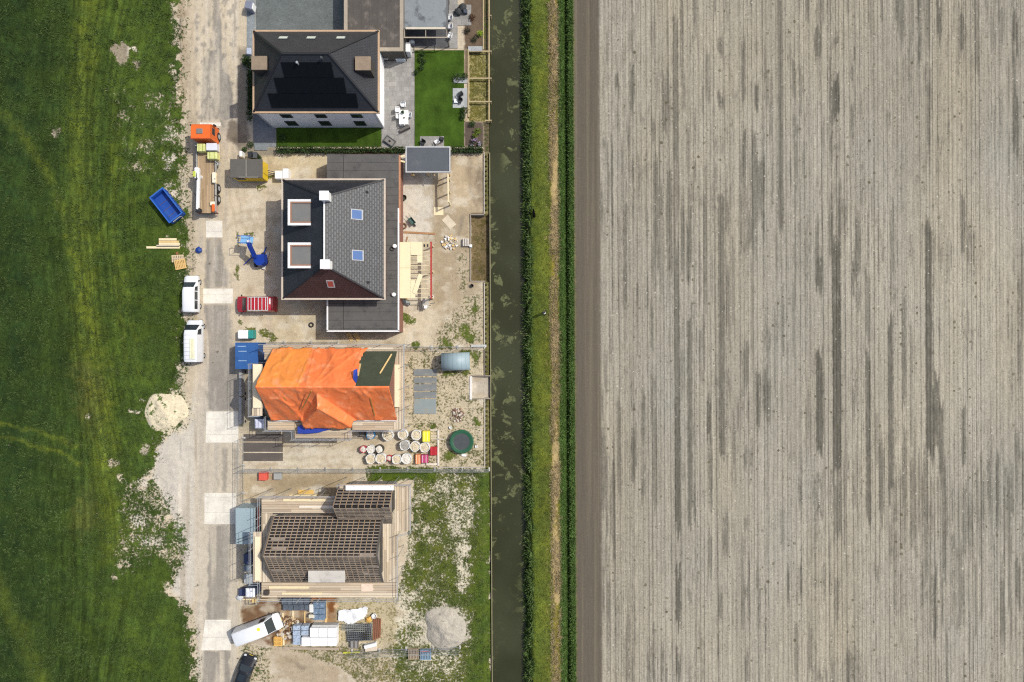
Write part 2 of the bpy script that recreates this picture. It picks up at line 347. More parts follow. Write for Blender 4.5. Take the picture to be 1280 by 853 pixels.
    m = np.clip((s1-.52)*7, 0, 1)*road*.55; z.put((np.arange(cx.size), m), col=GREY)
    m = np.clip((s2-.56)*8, 0, 1)*road*.5; z.put((np.arange(cx.size), m), col=S(214, 202, 180))
    m = np.clip((fbm(cx/3, cy/7, 59, 3)-.58)*9, 0, 1)*road*(cy < 160)*.7; z.put((np.arange(cx.size), m), col=ASPH)
    m = np.clip((st(5, 53)-.52)*6, 0, 1)*((cx > 226) & (cx < 246))*.5; z.put((np.arange(cx.size), m), col=S(165, 150, 128))
    z.blob(293, 166, 11, 15, col=S(112, 102, 90), warp=5, soft=2, a=.85); z.blob(300, 177, 8, 9, col=S(100, 90, 80), warp=5, soft=2, a=.8); z.blob(292, 206, 6, 20, col=S(150, 138, 120), warp=5, soft=3, a=.6)
    z.rect(297, 60, 311, 190, col=S(128, 118, 105), warp=3, soft=2, a=.8)  # darker strip puts the shadow left of the house into the soil colour
    for x, y in ((272, 440), (247, 732), (241, 336), (262, 330), (352, 235), (296, 372), (310, 281)): z.blob(x, y, 1.3, 1.3, col=S(80, 74, 66), warp=1, soft=.6)
    # plot of the black-roofed house with dormers
    z.rect(288, 232, 334, 432, col=S(209, 193, 166), warp=3, soft=3, a=.8); z.poly([(300, 190), (410, 190), (408, 225), (340, 232), (330, 222)], col=S(203, 186, 152), warp=3, soft=2)
    for x, y, rx, ry in ((297, 300, 3, 9), (313, 295, 6, 5), (296, 340, 3, 10), (317, 292, 3, 3), (298, 403, 3, 6), (311, 415, 10, 4), (333, 418, 9, 5), (340, 424, 6, 4), (383, 186, 5, 3), (336, 222, 8, 4), (327, 235, 8, 3)):
        z.blob(x, y, rx, ry, veg=.62, g=S(104, 112, 52), warp=5, soft=2)
    z.rect(340, 375, 410, 432, col=S(204, 188, 158), warp=2, soft=2)
    z.rect(498, 190, 543, 310, col=S(206, 198, 182), warp=1.2, soft=1); z.rect(540, 190, 606, 432, col=S(166, 149, 122), warp=5, soft=4, a=.9); z.rect(563, 192, 602, 262, col=S(190, 172, 142), warp=6, soft=4, a=.8)
    z.blob(600, 230, 5, 28, col=S(132, 116, 98), warp=6, soft=4, a=.8); z.blob(588, 215, 5, 14, col=S(148, 132, 110), warp=6, soft=4, a=.7); z.band([(588, 190), (589, 240), (596, 262)], 4, col=S(140, 124, 104), warp=3, soft=2, a=.7)
    z.band([(580, 268), (574, 290), (573, 310)], 4, col=S(138, 126, 110), warp=3, soft=2, a=.7); z.rect(500, 380, 552, 432, col=S(204, 190, 164), warp=3, soft=3, a=.8); z.poly([(552, 310), (588, 300), (588, 352), (604, 355), (604, 432), (552, 432)], col=S(170, 154, 128), warp=4, soft=3, a=.7)
    z.poly([(575, 380), (604, 356), (604, 432), (540, 432), (545, 415)], veg=.40, col=S(190, 176, 150), g=S(98, 106, 58), warp=6, soft=5); z.blob(578, 340, 6, 30, veg=.45, col=S(186, 172, 146), g=S(110, 112, 66), warp=6, soft=5)
    for x, y, r in ((595, 385, 4), (508, 398, 8), (516, 402, 5), (519, 430, 6), (556, 430, 8), (580, 414, 8), (588, 424, 6), (582, 372, 3)): z.blob(x, y, r, veg=.68, g=S(88, 104, 44), warp=5, soft=2)
    # plot of the house under the tarpaulin
    z.rect(300, 430, 606, 590, col=S(199, 184, 158), warp=2, soft=2); z.rect(304, 560, 452, 592, col=S(206, 194, 172), warp=3, soft=3); z.rect(298, 462, 325, 540, col=S(150, 142, 112), warp=4, soft=3, a=.5)
    z.rect(505, 435, 604, 585, veg=.34, col=S(196, 182, 154), g=S(100, 104, 62), warp=6, soft=5); z.rect(552, 560, 604, 583, veg=.44, warp=5, soft=3, a=.8)
    for x, y, rx, ry in ((519, 431, 6, 5), (531, 437, 4, 2), (594, 445, 5, 7), (582, 440, 8, 3), (540, 533, 5, 3), (595, 527, 4, 7), (527, 534, 3, 3), (570, 466, 18, 3), (563, 570, 8, 5)): z.blob(x, y, rx, ry, veg=.72, g=S(92, 106, 46), warp=4, soft=2)
    z.blob(572, 519, 8, 8, col=S(150, 134, 116), warp=3, soft=2, a=.7)
    z.rect(604.5, 190, 615, 590, col=S(130, 122, 84), g=S(96, 98, 56), veg=.46, warp=1, soft=1); z.rect(588, 268, 612, 352, col=S(118, 102, 74), g=S(96, 92, 52), veg=.36, warp=2, soft=1); z.blob(596, 335, 6, 14, col=S(92, 80, 60), warp=3, soft=2, a=.6)
    z.rect(586, 470, 614, 498, col=S(176, 166, 150), veg=0., warp=1, soft=1)
    # strip and plot of the house with the bare battens
    z.rect(300, 592, 440, 622, col=S(186, 168, 138), warp=3, soft=3); z.rect(332, 594, 428, 614, col=S(160, 143, 116), warp=6, soft=4, a=.8); z.blob(398, 612, 9, 5, col=S(196, 190, 176), warp=3, soft=2)
    z.rect(298, 655, 330, 760, col=S(188, 176, 152), warp=3, soft=3)
    z.poly([(455, 584), (560, 586), (614, 590), (614, 900), (490, 900), (492, 745), (512, 670), (516, 600), (460, 606)], veg=.62, col=S(206, 196, 172), g=S(88, 98, 46), warp=4, soft=3)
    z.poly([(465, 583), (548, 586), (545, 600), (465, 600)], veg=.85, g=S(78, 98, 36), warp=4, soft=2)
    for x, y, rx, ry, v in ((575, 640, 20, 26, .42), (578, 690, 12, 30, .36), (582, 725, 12, 20, .36), (555, 608, 16, 12, .45), (600, 618, 10, 14, .5), (528, 665, 14, 8, .34), (515, 690, 8, 22, .46), (508, 745, 18, 10, .36), (500, 772, 20, 16, .26), (525, 800, 22, 10, .36), (545, 830, 30, 10, .42), (530, 622, 22, 4, .42), (588, 660, 8, 10, .5), (525, 780, 10, 12, .45)):
        z.blob(x, y, rx, ry, veg=v, col=S(210, 200, 176), warp=9, soft=6)
    for x, y, rx, ry in ((535, 640, 18, 10), (530, 690, 10, 28), (560, 715, 14, 18), (594, 700, 9, 60), (600, 790, 12, 90), (572, 750, 24, 10), (515, 720, 10, 12)): z.blob(x, y, rx, ry, veg=.82, g=S(76, 92, 38), warp=9, soft=6, a=.7)
    z.poly([(597, 592), (614, 592), (614, 900), (584, 900), (592, 740), (600, 690)], veg=.95, g=S(74, 94, 38), warp=8, soft=5, a=.85)
    z.poly([(330, 806), (490, 806), (500, 900), (420, 900), (330, 900)], veg=.46, col=S(186, 172, 146), g=S(110, 110, 66), warp=5, soft=4); z.poly([(332, 812), (360, 812), (420, 832), (446, 853), (440, 900), (322, 900), (330, 840)], veg=.05, col=S(178, 162, 138), warp=4, soft=2)
    z.poly([(300, 800), (332, 806), (340, 853), (330, 900), (296, 900)], veg=.4, col=S(194, 180, 154), warp=5, soft=3); z.band([(356, 822), (378, 834), (384, 836)], 4, col=S(130, 116, 98), warp=3, soft=2, a=.7)
    z.poly([(301, 745), (352, 746), (422, 747), (422, 782), (366, 800), (350, 808), (302, 805)], col=MUD, veg=0., warp=2, soft=1.5); z.poly([(366, 750), (422, 748), (422, 800), (352, 806), (350, 770)], col=S(176, 142, 98), warp=3, soft=2, a=.6); z.blob(378, 778, 9, 10, col=S(112, 86, 62), warp=4, soft=2); z.blob(414, 762, 6, 12, col=S(128, 84, 50), warp=3, soft=2); z.blob(423, 757, 7, 4, col=S(226, 190, 150), warp=3, soft=1)
    z.rect(420, 748, 495, 806, col=S(188, 174, 142), veg=.3, g=S(150, 144, 96), warp=4, soft=3)
    yard = (cx > 300) & (q < 604) & (cy > 190) & (z.veg < .3); dp = np.clip((fbm(cx/16, cy/12, 141, 4)-.53)*6, 0, 1)*yard*.55; z.put((np.arange(cx.size), dp), col=S(216, 206, 186)); dp = np.clip((fbm(cx/13, cy/11, 142, 4)-.56)*7, 0, 1)*yard*.5; z.put((np.arange(cx.size), dp), col=S(168, 150, 122))
    for pts, w in (([(262, 300), (282, 268), (330, 262)], 2.5), ([(266, 310), (288, 280), (332, 274)], 2.5), ([(285, 232), (292, 260), (296, 292)], 2.5), ([(293, 232), (300, 258), (304, 286)], 2.5), ([(302, 570), (360, 574), (440, 570)], 3), ([(302, 580), (360, 584), (440, 581)], 3), ([(345, 398), (400, 402)], 3), ([(510, 300), (560, 360), (580, 420)], 3), ([(520, 295), (572, 352), (592, 415)], 3), ([(556, 200), (566, 250), (560, 300)], 3)): z.band(pts, w, col=S(176, 160, 134), warp=4, soft=1.5, a=.55)
    z.blob(208.5, 516, 30, 28, col=S(220, 206, 176), veg=.3, warp=9, soft=4, a=.8); z.blob(556.5, 785, 31, 30, col=S(186, 178, 160), veg=.25, warp=9, soft=4, a=.8)
    # garden of the northern house
    z.rect(300, 182, 345, 196, col=S(150, 140, 122), warp=3, soft=2); z.rect(586, 62, 612, 152, col=S(150, 140, 92), veg=.5, g=S(98, 98, 52), warp=1, soft=1); z.rect(580, -40, 604, 62, col=S(108, 92, 76), warp=1.5, soft=1); z.rect(580, 62, 586, 98, col=S(128, 112, 90), warp=1.5, soft=1); z.rect(580, 152, 604, 184, col=S(96, 84, 74), warp=1, soft=1); z.rect(604, -40, 615, 62, col=S(96, 86, 68), veg=.4, warp=1, soft=1); z.rect(604, 152, 614, 190, col=S(104, 92, 74), veg=.4, warp=1, soft=1)
    # dyke between ditch and field
    ac = np.arange(cx.size)
    def strip(a, b, soft, **k): z.put((ac, 1/(1+np.exp(-(q-a+z.w1*1.5)/soft))*1/(1+np.exp((q-b+z.w2*1.5)/soft))), **k)
    strip(613.5, 660, .6, col=S(60, 58, 40), veg=.0); strip(650, 668, 1.2, col=S(70, 74, 40), veg=1.0, g=S(44, 62, 26)); strip(664, 700, 1.5, col=S(150, 140, 80), veg=.99, g=S(90, 105, 42))
    strip(676, 689, 3, g=S(100, 110, 48)); strip(689.5, 698.5, 1.3, col=S(182, 158, 112), veg=.34, g=S(132, 124, 58)); strip(699.5, 720, .8, col=S(60, 66, 36), veg=1.0, g=S(58, 84, 34)); strip(707, 711.5, .7, g=S(30, 44, 20)); strip(682, 684, .6, col=S(180, 160, 110), veg=.6)
    nb = fbm(cx/10, cy/40, 91, 3)[:, None]; dk = (q > 652)[:, None]; z.g = np.where(dk, z.g*(.7+.6*nb), z.g)
    n2 = np.clip((fbm(cx/40, cy/60, 92, 3)-.5)*3, -.3, .3); z.veg = np.where((q > 688) & (q < 699), z.veg+n2, z.veg)
    hh = height(cx, cy)
    V = np.stack([gx.ravel(), gy.ravel(), hh], 1); nx, ny = len(X), len(Y)
    i = np.arange((ny-1)*nx).reshape(ny-1, nx)[:, :-1].ravel(); F = np.stack([i, i+1, i+1+nx, i+nx], 1)
    fx = cx[F].mean(1); fy = cy[F].mean(1); fq = q[F].mean(1); me_ = me[F].mean(1) > .5
    cls = np.where(me_ & (fx < 252), 0, np.where(fx < 244, 1, np.where(fx < 300, 2, np.where(fq < 604.8, 3, np.where(fq < 613.5, 4, np.where(fq < 652, 5, 6))))))
    cls = np.where((fx > 300) & (fy < 188) & (fq < 604.8), 7, cls)
    names = ['meadow', 'road_verge', 'road', 'building_plot', 'canal_bank', 'canal_bed', 'embankment', 'garden']
    for k, nm in enumerate(names):
        Fk = F[cls == k]; u, inv = np.unique(Fk, return_inverse=True); Fk = inv.reshape(-1, 4)
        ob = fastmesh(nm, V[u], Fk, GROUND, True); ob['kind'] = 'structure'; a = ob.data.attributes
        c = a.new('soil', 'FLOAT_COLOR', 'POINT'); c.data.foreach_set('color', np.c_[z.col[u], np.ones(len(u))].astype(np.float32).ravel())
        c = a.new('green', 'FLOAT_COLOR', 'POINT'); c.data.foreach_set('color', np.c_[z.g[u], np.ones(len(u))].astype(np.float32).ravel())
        c = a.new('veg', 'FLOAT', 'POINT'); c.data.foreach_set('value', z.veg[u].astype(np.float32))
    return z, px, py
def ground_mat():
    n = NT('ground'); v = n.coord('Object')
    at = lambda k: n.new('ShaderNodeAttribute', attribute_name=k)
    soil, green, veg = at('soil').outputs['Color'], at('green').outputs['Color'], at('veg').outputs['Fac']
    nf = n.noise(v, 7, 3, .65); nm = n.noise(v, 1.6, 4, .6); ng = n.noise(v, 3.2, 5, .7); nl = n.noise(v, .35, 4, .6); np_ = n.noise(v, 16, 2, .6)
    c0 = lambda x, k: n.math('MULTIPLY', n.math('SUBTRACT', x, .5), k)
    add = lambda *a: a[0] if len(a) == 1 else n.math('ADD', a[0], add(*a[1:]))
    sc = n.scalec(soil, n.math('MAXIMUM', add(c0(nf, .55), c0(nm, .55), c0(nl, .35), c0(np_, .25), 1.0), .3))
    sc = n.mix(n.ramp(n.noise(v, 4.5, 4, .75), .64, .72), sc, n.scalec(sc, .55))        # stones, clods
    gs = n.math('MAXIMUM', add(c0(nf, 1.5), c0(nm, 1.2), c0(nl, .8), c0(np_, 1.3), 1.0), .25)
    gc = n.scalec(green, gs); hue = n.mix(n.ramp(nl, .35, .65), (1, 1, 1), (1.15, 1.04, .8)); gc = n.mix(1.0, gc, hue, 'MULTIPLY')
    gc = n.mix(n.math('MULTIPLY', n.ramp(n.noise(v, 9, 2, .8), .62, .74), .5), gc, (.17, .2, .06))
    pat = add(n.math('MULTIPLY', n.noise(v, 3.6, 6, .78), .62), n.math('MULTIPLY', n.noise(v, .9, 5, .65), .38))
    f = n.math('ADD', n.math('MULTIPLY', add(veg, c0(pat, 3.0), -.5), 4.6), .5, clamp=True); f = n.math('MINIMUM', n.math('MAXIMUM', f, 0.0), 1.0)
    n.link(n.mix(f, sc, gc), n.bsdf.inputs['Base Color']); n.bsdf.inputs['Roughness'].default_value = .95; n.bsdf.inputs['Specular IOR Level'].default_value = .1
    hgt = n.math('ADD', n.math('MULTIPLY', n.math('ADD', nf, ng), n.math('ADD', n.math('MULTIPLY', f, 1.2), .35)), 0.0)
    n.bump(hgt, .55, .16)
    return n.m
GROUND = ground_mat()
# ------------------------------------------------------------------ the bare field
def field_mat():
    n = NT('field_soil'); v = n.coord('Object')
    soil = n.new('ShaderNodeAttribute', attribute_name='soil').outputs['Color']; rows = n.new('ShaderNodeAttribute', attribute_name='rows').outputs['Fac']
    mp = lambda s: n.coord('Object', s)
    c0 = lambda x, k: n.math('MULTIPLY', n.math('SUBTRACT', x, .5), k)
    mul = lambda *a: a[0] if len(a) == 1 else n.math('MULTIPLY', a[0], mul(*a[1:]))
    add = lambda *a: a[0] if len(a) == 1 else n.math('ADD', a[0], add(*a[1:]))
    # furrow shading put into the colour: uneven pitch, each row's own darkness, broken lengthwise
    sx = n.new('ShaderNodeSeparateXYZ'); n.link(v, sx.inputs[0]); xs = n.math('ADD', sx.outputs[0], n.math('MULTIPLY', sx.outputs[1], .0047))
    def furrow(pitch, wob, seed, w0, w1):
        rq = add(n.math('DIVIDE', n.math('ADD', xs, 100.0+seed), pitch), n.math('MULTIPLY', n.noise(mp((.45, .0015, 1)), 1, 3), wob))
        fr = n.math('ABSOLUTE', n.math('SUBTRACT', n.math('FRACT', rq), .5)); wn = n.new('ShaderNodeTexWhiteNoise', noise_dimensions='1D'); n.link(n.math('FLOOR', rq), wn.inputs['W'])
        return n.ramp(fr, w0, w1), wn.outputs['Value'], fr
    fa, ra, qa = furrow(.58, 3.0, 0, .36, .46); fb, rb, qb = furrow(.29, 3.4, 3.3, .30, .45)
    brk = n.ramp(n.noise(mp((4, .35, 1)), 1, 4, .75), .36, .62); brk2 = n.ramp(n.noise(mp((5, 1.2, 1)), 1, 3, .7), .40, .60)
    deep = mul(fa, n.math('POWER', ra, 1.1), add(.45, mul(brk, .55))); shallow = mul(fb, n.math('POWER', rb, 2.2), brk2, .85)
    fine = n.noise(v, 3.6, 5, .82); mid = n.noise(mp((1.6, .45, 1)), 1.3, 5, .72); lane = n.noise(mp((2.2, .012, 1)), 1, 3, .7); lane2 = n.noise(mp((4.5, .25, 1)), 1, 4, .75); big = n.noise(v, .06, 4, .6)
    s = add(c0(fine, 1.5), c0(mid, .7), c0(lane, .55), c0(lane2, .9), c0(big, .3))
    s = add(mul(s, add(mul(rows, .8), .2)), 1.0, mul(n.ramp(qa, .30, .12), rows, .10), mul(rows, -.02))
    c = n.scalec(soil, n.math('MAXIMUM', s, .3))
    dk = n.math('MINIMUM', mul(n.math('MAXIMUM', deep, shallow), rows), 1.0); c = n.mix(mul(dk, .9), c, n.scalec(c, .36))
    # clods, stones and seedlings
    def specks(scale, lo, hi, col, gate, amt):
        vo = n.new('ShaderNodeTexVoronoi'); n.link(v, vo.inputs['Vector']); vo.inputs['Scale'].default_value = scale; vo.inputs['Randomness'].default_value = 1
        sp = n.new('ShaderNodeSeparateColor'); n.link(vo.outputs['Color'], sp.inputs[0]); r = mul(n.math('POWER', sp.outputs[0], 3.0), hi)
        m = n.math('LESS_THAN', add(vo.outputs['Distance'], c0(n.noise(v, scale*3.5, 2), .25)), add(r, lo)); return n.mix(mul(m, gate, rows, amt), c, col)
    gate = n.ramp(n.noise(mp((.55, .06, 1)), 1, 4, .65), .40, .62); gate2 = n.ramp(n.noise(mp((.9, .1, 1)), 1.3, 4, .7), .46, .60)
    c = specks(1.5, .02, .30, S(92, 88, 68), gate, .85); c = specks(2.8, .02, .30, S(112, 106, 88), gate2, .8); c = specks(1.9, .0, .20, S(212, 206, 190), n.ramp(fine, .3, .6), .7)
    n.link(c, n.bsdf.inputs['Base Color']); n.bsdf.inputs['Roughness'].default_value = .95; n.bsdf.inputs['Specular IOR Level'].default_value = .1
    n.bump(add(mul(lane2, .5), mul(fine, .8), mul(dk, -.6)), .5, .12)
    return n.m
STREAKS = [(846, 6, [(17, 210, .7), (236, 270, .5), (290, 520, .8), (500, 666, 1), (700, 784, 1), (805, 853, .8)]), (862, 6, [(140, 200, .4), (262, 345, .8), (380, 650, .8), (720, 745, .5)]), (902, 7, [(0, 10, .8), (42, 70, .7), (110, 136, .9), (170, 190, .4), (236, 575, .8)]),
    (931, 5, [(34, 122, .7), (148, 211, .8), (545, 580, .7), (630, 655, .6), (660, 672, .7), (718, 740, .7), (800, 853, .6)]), (947, 5, [(40, 60, .5), (90, 132, .9), (450, 530, .8)]), (977, 6, [(0, 304, .75), (640, 700, .3)]), (994, 5, [(72, 135, .6), (310, 340, .5), (780, 853, .6)]),
    (1024, 8, [(4, 20, .7), (26, 76, .8), (220, 236, .5), (296, 304, .8), (312, 365, .9), (430, 566, 1), (586, 608, .7), (620, 642, .8), (655, 668, .7), (680, 690, .7), (720, 730, .6), (770, 780, .7), (830, 853, .6)]), (1046, 9, [(42, 60, .7), (93, 153, 1), (181, 196, .6), (295, 380, .9), (370, 595, 1), (600, 676, .7), (230, 245, .4)]),
    (1068, 5, [(67, 97, .7), (312, 366, .8), (470, 520, .5)]), (1085, 6, [(325, 420, .6), (430, 645, .9)]), (1095, 5, [(493, 572, .5), (690, 720, .6)]), (1113, 6, [(390, 626, .9), (640, 700, .4)]), (1130, 5, [(0, 64, .6), (380, 518, .7), (543, 638, .7)]), (1139, 4, [(0, 90, .3), (400, 560, .5)]),
    (1161, 8, [(76, 101, .5), (270, 380, .9), (370, 572, .95), (625, 650, .6)]), (1168, 10, [(470, 566, .9)]), (1176, 6, [(0, 56, .9), (174, 190, .9), (300, 340, .5), (500, 610, .8)]), (1204, 6, [(0, 64, .8), (232, 312, .7), (493, 580, .7), (600, 690, .5)]), (1222, 5, [(0, 85, .6), (640, 700, .3)]), (1242, 5, [(0, 62, .5), (130, 160, .4)]),
    (1255, 6, [(0, 62, .5)]), (1271, 7, [(20, 76, .8), (114, 202, .8), (700, 770, .7), (540, 580, .5)]), (773, 5, [(88, 120, .9), (130, 170, .3), (493, 620, .6)]), (792, 6, [(26, 62, .5), (70, 140, .7), (493, 512, .8), (528, 600, .8)]), (818, 5, [(10, 60, .4), (140, 175, .5), (493, 635, .6), (300, 360, .4)]), (886, 5, [(60, 130, .5), (493, 555, .9), (660, 720, .6)]), (917, 4, [(155, 175, .7), (520, 600, .6), (660, 672, .8), (300, 420, .5)]), (757, 5, [(175, 200, .4), (440, 500, .5), (600, 625, .4), (680, 740, .4)]), (1010, 6, [(310, 330, .4), (493, 560, .4), (790, 853, .5)])]
def field():
    X = np.concatenate([np.arange(7.8, 66.01, .1), 66+np.array(FAR, float)]); Y = axis_coords(-46, 46, .2, FAR, FAR)
    gx, gy = np.meshgrid(X, Y); gx = gx-np.clip(gy, -60, 60)*.0047
    px = (640+gx/.1).ravel(); py = (426.5-gy/.1).ravel(); cy = np.clip(py, -40, 895); cx = np.clip(px, -60, 1320); q = cx-(cy-426)*.0047; ac = np.arange(cx.size)
    z = Zone(cx, cy); base = np.array(S(160, 153, 137)); z.col[:] = base
    big = fbm(cx/120, cy/160, 61, 4)[:, None]; z.col *= (.88+.24*big)
    warm = fbm(cx/70, cy/200, 62, 3)[:, None]; z.col *= 1+(warm-.5)*np.array([.10, .02, -.12])
    ln = np.floor(q/2.6); lr = vn(ln*1.0+.5, ln*0+2.5, 71); wb = vn(np.floor(q/9)*1.3+.5, cy/260, 75); z.col *= (.86+.14*lr+.14*wb)[:, None]
    # damp lanes: the surveyed ones, then fainter ones; each lane ends raggedly on its own
    damp = np.zeros(cx.size); off = (vn(ln*3.7+.3, ln*0+9.1, 72)-.5)*34; rag = (fbm(q/1.5, cy/5, 64, 3)-.5)
    for x, w, runs in STREAKS:
        near = np.abs(q-x) < w*.62+3; idx = np.where(near)[0]; core = np.clip((w*.62+.5+rag[idx]*2.2-np.abs(q[idx]-x))/1.7, 0, 1)
        yy = cy[idx]+off[idx]+rag[idx]*22
        for y0, y1, a in runs:
            m = core*np.clip((yy-y0)/9, 0, 1)*np.clip((y1-yy)/9, 0, 1)*a; damp[idx] = np.maximum(damp[idx], m)
    dens = fbm(cx/120, cy/120, 68, 3); f1 = fbm(ln*5.13, (cy+off)/105, 65, 4)+rag*.18; damp = np.maximum(damp, np.clip((f1-.635-(.5-dens)*.45)*8, 0, 1)*(.35+.5*vn(ln*1.7, ln*0+4.4, 74)))
    f2 = fbm(np.floor(q/5.6)*3.31, (cy+off*.5)/150, 66, 4)+rag*.15; damp = np.maximum(damp, np.clip((f2-.66-(.5-dens)*.45)*9, 0, 1)*.7)
    damp *= .78+.44*fbm(cx/2.5, cy/9, 70, 3); z.put((ac, np.clip(damp, 0, 1)*.95), col=S(98, 94, 84))
    hd = 1/(1+np.exp((q-750.2+z.w1*.8)/.5)); z.put((ac, hd), col=S(102, 94, 82)); z.put((ac, np.clip((fbm(cx/4, cy/400, 71, 3)-.5)*4, -1, 1).clip(0, 1)*hd*.5), col=S(126, 118, 100)); rows = 1-hd*.85
    ed = np.clip((721-q+z.w2*2)/2, 0, 1)*hd; z.put((ac, ed*.6), col=S(120, 112, 78))
    gr = np.clip(1-np.abs(q-749.6)/1.0, 0, 1); z.put((ac, gr*.5), col=S(84, 76, 66))
    V = np.stack([gx.ravel(), gy.ravel(), np.zeros(cx.size)], 1); nx, ny = len(X), len(Y)
    i = np.arange((ny-1)*nx).reshape(ny-1, nx)[:, :-1].ravel(); F = np.stack([i, i+1, i+1+nx, i+nx], 1); fq = q[F].mean(1); fm = field_mat()
    for nm, sel in (('field_headland', fq < 750.2), ('field', fq >= 750.2)):
        Fk = F[sel]; u, inv = np.unique(Fk, return_inverse=True); ob = fastmesh(nm, V[u], inv.reshape(-1, 4), fm, True); ob['kind'] = 'structure'
        c = ob.data.attributes.new('soil', 'FLOAT_COLOR', 'POINT'); c.data.foreach_set('color', np.c_[z.col[u], np.ones(len(u))].astype(np.float32).ravel())
        c = ob.data.attributes.new('rows', 'FLOAT', 'POINT'); c.data.foreach_set('value', rows[u].astype(np.float32))
ZG, GPX, GPY = ground()
field()
def water():
    n = NT('canal_water'); v = n.coord('Object'); a = n.noise(v, .42, 6, .74, 1.2); b = n.noise(v, .7, 4, .6); d = n.noise(n.coord('Object', (.5, .12, 1)), .3, 2)
    al = n.ramp(n.math('ADD', n.math('MULTIPLY', a, .7), n.math('MULTIPLY', b, .35)), .57, .60); sp = n.ramp(n.noise(v, 2.2, 4, .7), .66, .72)
    al2 = n.math('MULTIPLY', n.math('MAXIMUM', n.math('MULTIPLY', al, .7), n.math('MULTIPLY', sp, .35)), n.ramp(d, .34, .5))
    c = n.mix(n.ramp(n.noise(v, .09, 3), .4, .62), (.029, .030, .012), (.042, .044, .021)); c = n.mix(al2, c, n.scalec((.125, .135, .05), n.math('ADD', n.math('MULTIPLY', n.math('SUBTRACT', n.noise(v, 3, 4, .7), .5), 1.6), .9)))
    n.link(c, n.bsdf.inputs['Base Color']); n.link(n.math('ADD', .12, n.math('MULTIPLY', al2, .6)), n.bsdf.inputs['Roughness']); n.bsdf.inputs['Specular IOR Level'].default_value = .3; n.bump(n.noise(v, 1.2, 3), .05, .05)
    zz = -.85; Y = [-1000, -60]+list(np.linspace(-50, 50, 21))+[60, 1000]; V = []; 
    for y in Y:
        s = -max(-60, min(60, y))*.0047; V += [((612.6-640)*.1+s, y, zz), ((657-640)*.1+s, y, zz)]
    fastmesh('canal_water', V, [(2*i, 2*i+1, 2*i+3, 2*i+2) for i in range(len(Y)-1)], n.m)['kind'] = 'structure'
water()
def sheet(name, poly, z, mat, label=None):     # paving, lawn: a thin slab with an edge
    P = [W(x, y, z) for x, y in poly]; P = [(p.x, p.y) for p in P]
    a = sum(P[i][0]*P[(i+1) % len(P)][1]-P[(i+1) % len(P)][0]*P[i][1] for i in range(len(P)))
    if a < 0: P = P[::-1]
    m = MB().prism(P, -.1, z); ob = m.build(name, mat); ob['kind'] = 'structure'; return ob
R4 = lambda x0, y0, x1, y1: [(x0, y0), (x1, y0), (x1, y1), (x0, y1)]
def paver_mat(name, col, tw, th, dark, var=.12):
    n = NT(name); br = n.new('ShaderNodeTexBrick'); n.link(n.coord('Object'), br.inputs['Vector']); br.inputs['Scale'].default_value = 1
    br.inputs['Brick Width'].default_value = tw; br.inputs['Row Height'].default_value = th; br.inputs['Mortar Size'].default_value = .018; br.inputs['Bias'].default_value = 0
    br.inputs['Color1'].default_value = (*[c*(1-var) for c in col], 1); br.inputs['Color2'].default_value = (*[c*(1+var) for c in col], 1); br.inputs['Mortar'].default_value = (*[c*dark for c in col], 1)
    v = n.coord('Object'); f = n.math('ADD', n.math('MULTIPLY', n.math('SUBTRACT', n.noise(v, .6, 5, .65), .5), .9), n.math('MULTIPLY', n.math('SUBTRACT', n.noise(v, 6, 3, .7), .5), .5))
    n.link(n.scalec(br.outputs['Color'], n.math('ADD', f, 1.0)), n.bsdf.inputs['Base Color']); n.bsdf.inputs['Roughness'].default_value = .85; return n.m
def lawn_mat():
    n = NT('lawn_grass'); v = n.coord('Object'); c0 = lambda x, k: n.math('MULTIPLY', n.math('SUBTRACT', x, .5), k)
    s = n.math('ADD', c0(n.noise(v, .5, 4), 1.6), n.math('ADD', c0(n.noise(v, 6, 4, .7), 1.0), n.math('ADD', c0(n.noise(n.coord('Object', (.9, .1, 1)), 1.6, 2), .4), 1.0)))
    n.link(n.scalec(S(62, 86, 26), s), n.bsdf.inputs['Base Color']); n.bsdf.inputs['Roughness'].default_value = .9; n.bsdf.inputs['Specular IOR Level'].default_value = .1; n.bump(n.noise(v, 9, 3), .5, .06); return n.m
TERR = paver_mat('terrace_paving', S(150, 147, 142), .6, .6, .75); DRIVE = paver_mat('drive_paving', S(106, 112, 110), .21, .1, .7, .2); KERBP = paver_mat('path_paving', S(136, 142, 144), .3, .3, .75); LAWN = lawn_mat()
SLAB = paver_mat('plate_concrete', S(230, 223, 208), 2.0, 1.95, .62, .05); PADM = paver_mat('pad_concrete', S(170, 172, 172), .6, .6, .8); SHADEP = paver_mat('side_paving', S(128, 130, 132), .3, .3, .8)
sheet('driveway', R4(320, -60, 434, 64), .05, DRIVE); sheet('garden_path', R4(308.6, -60, 319.4, 72), .06, KERBP)
sheet('terrace', [(480, 62), (562, 60), (562, 0), (572, 0), (572, 60.5), (518, 61.5), (518, 185), (477, 185), (477, 62)], .06, TERR); sheet('terrace', R4(561, 6, 589, 32), .064, TERR); sheet('veranda_floor', R4(504, -60, 561.4, 59.6), .05, paver_mat('veranda_paving', S(84, 84, 86), .6, .6, .7))
sheet('lawn', R4(518.4, 63, 580, 184), .07, LAWN); sheet('lawn', R4(345.5, 140, 476.6, 183.5), .07, LAWN); sheet('side_path', R4(316.5, 100, 345, 184), .05, SHADEP)
sheet('stepping_pad', R4(566, 110.5, 584, 135), .11, PADM); sheet('garden_pad', R4(525, 170.5, 555, 186), .11, TERR); sheet('step', R4(567, 97, 585, 104), .13, PADM); sheet('step', R4(585, 58, 603, 64), .13, PADM); sheet('doorstep', R4(318, 181, 334, 188), .12, KERBP)
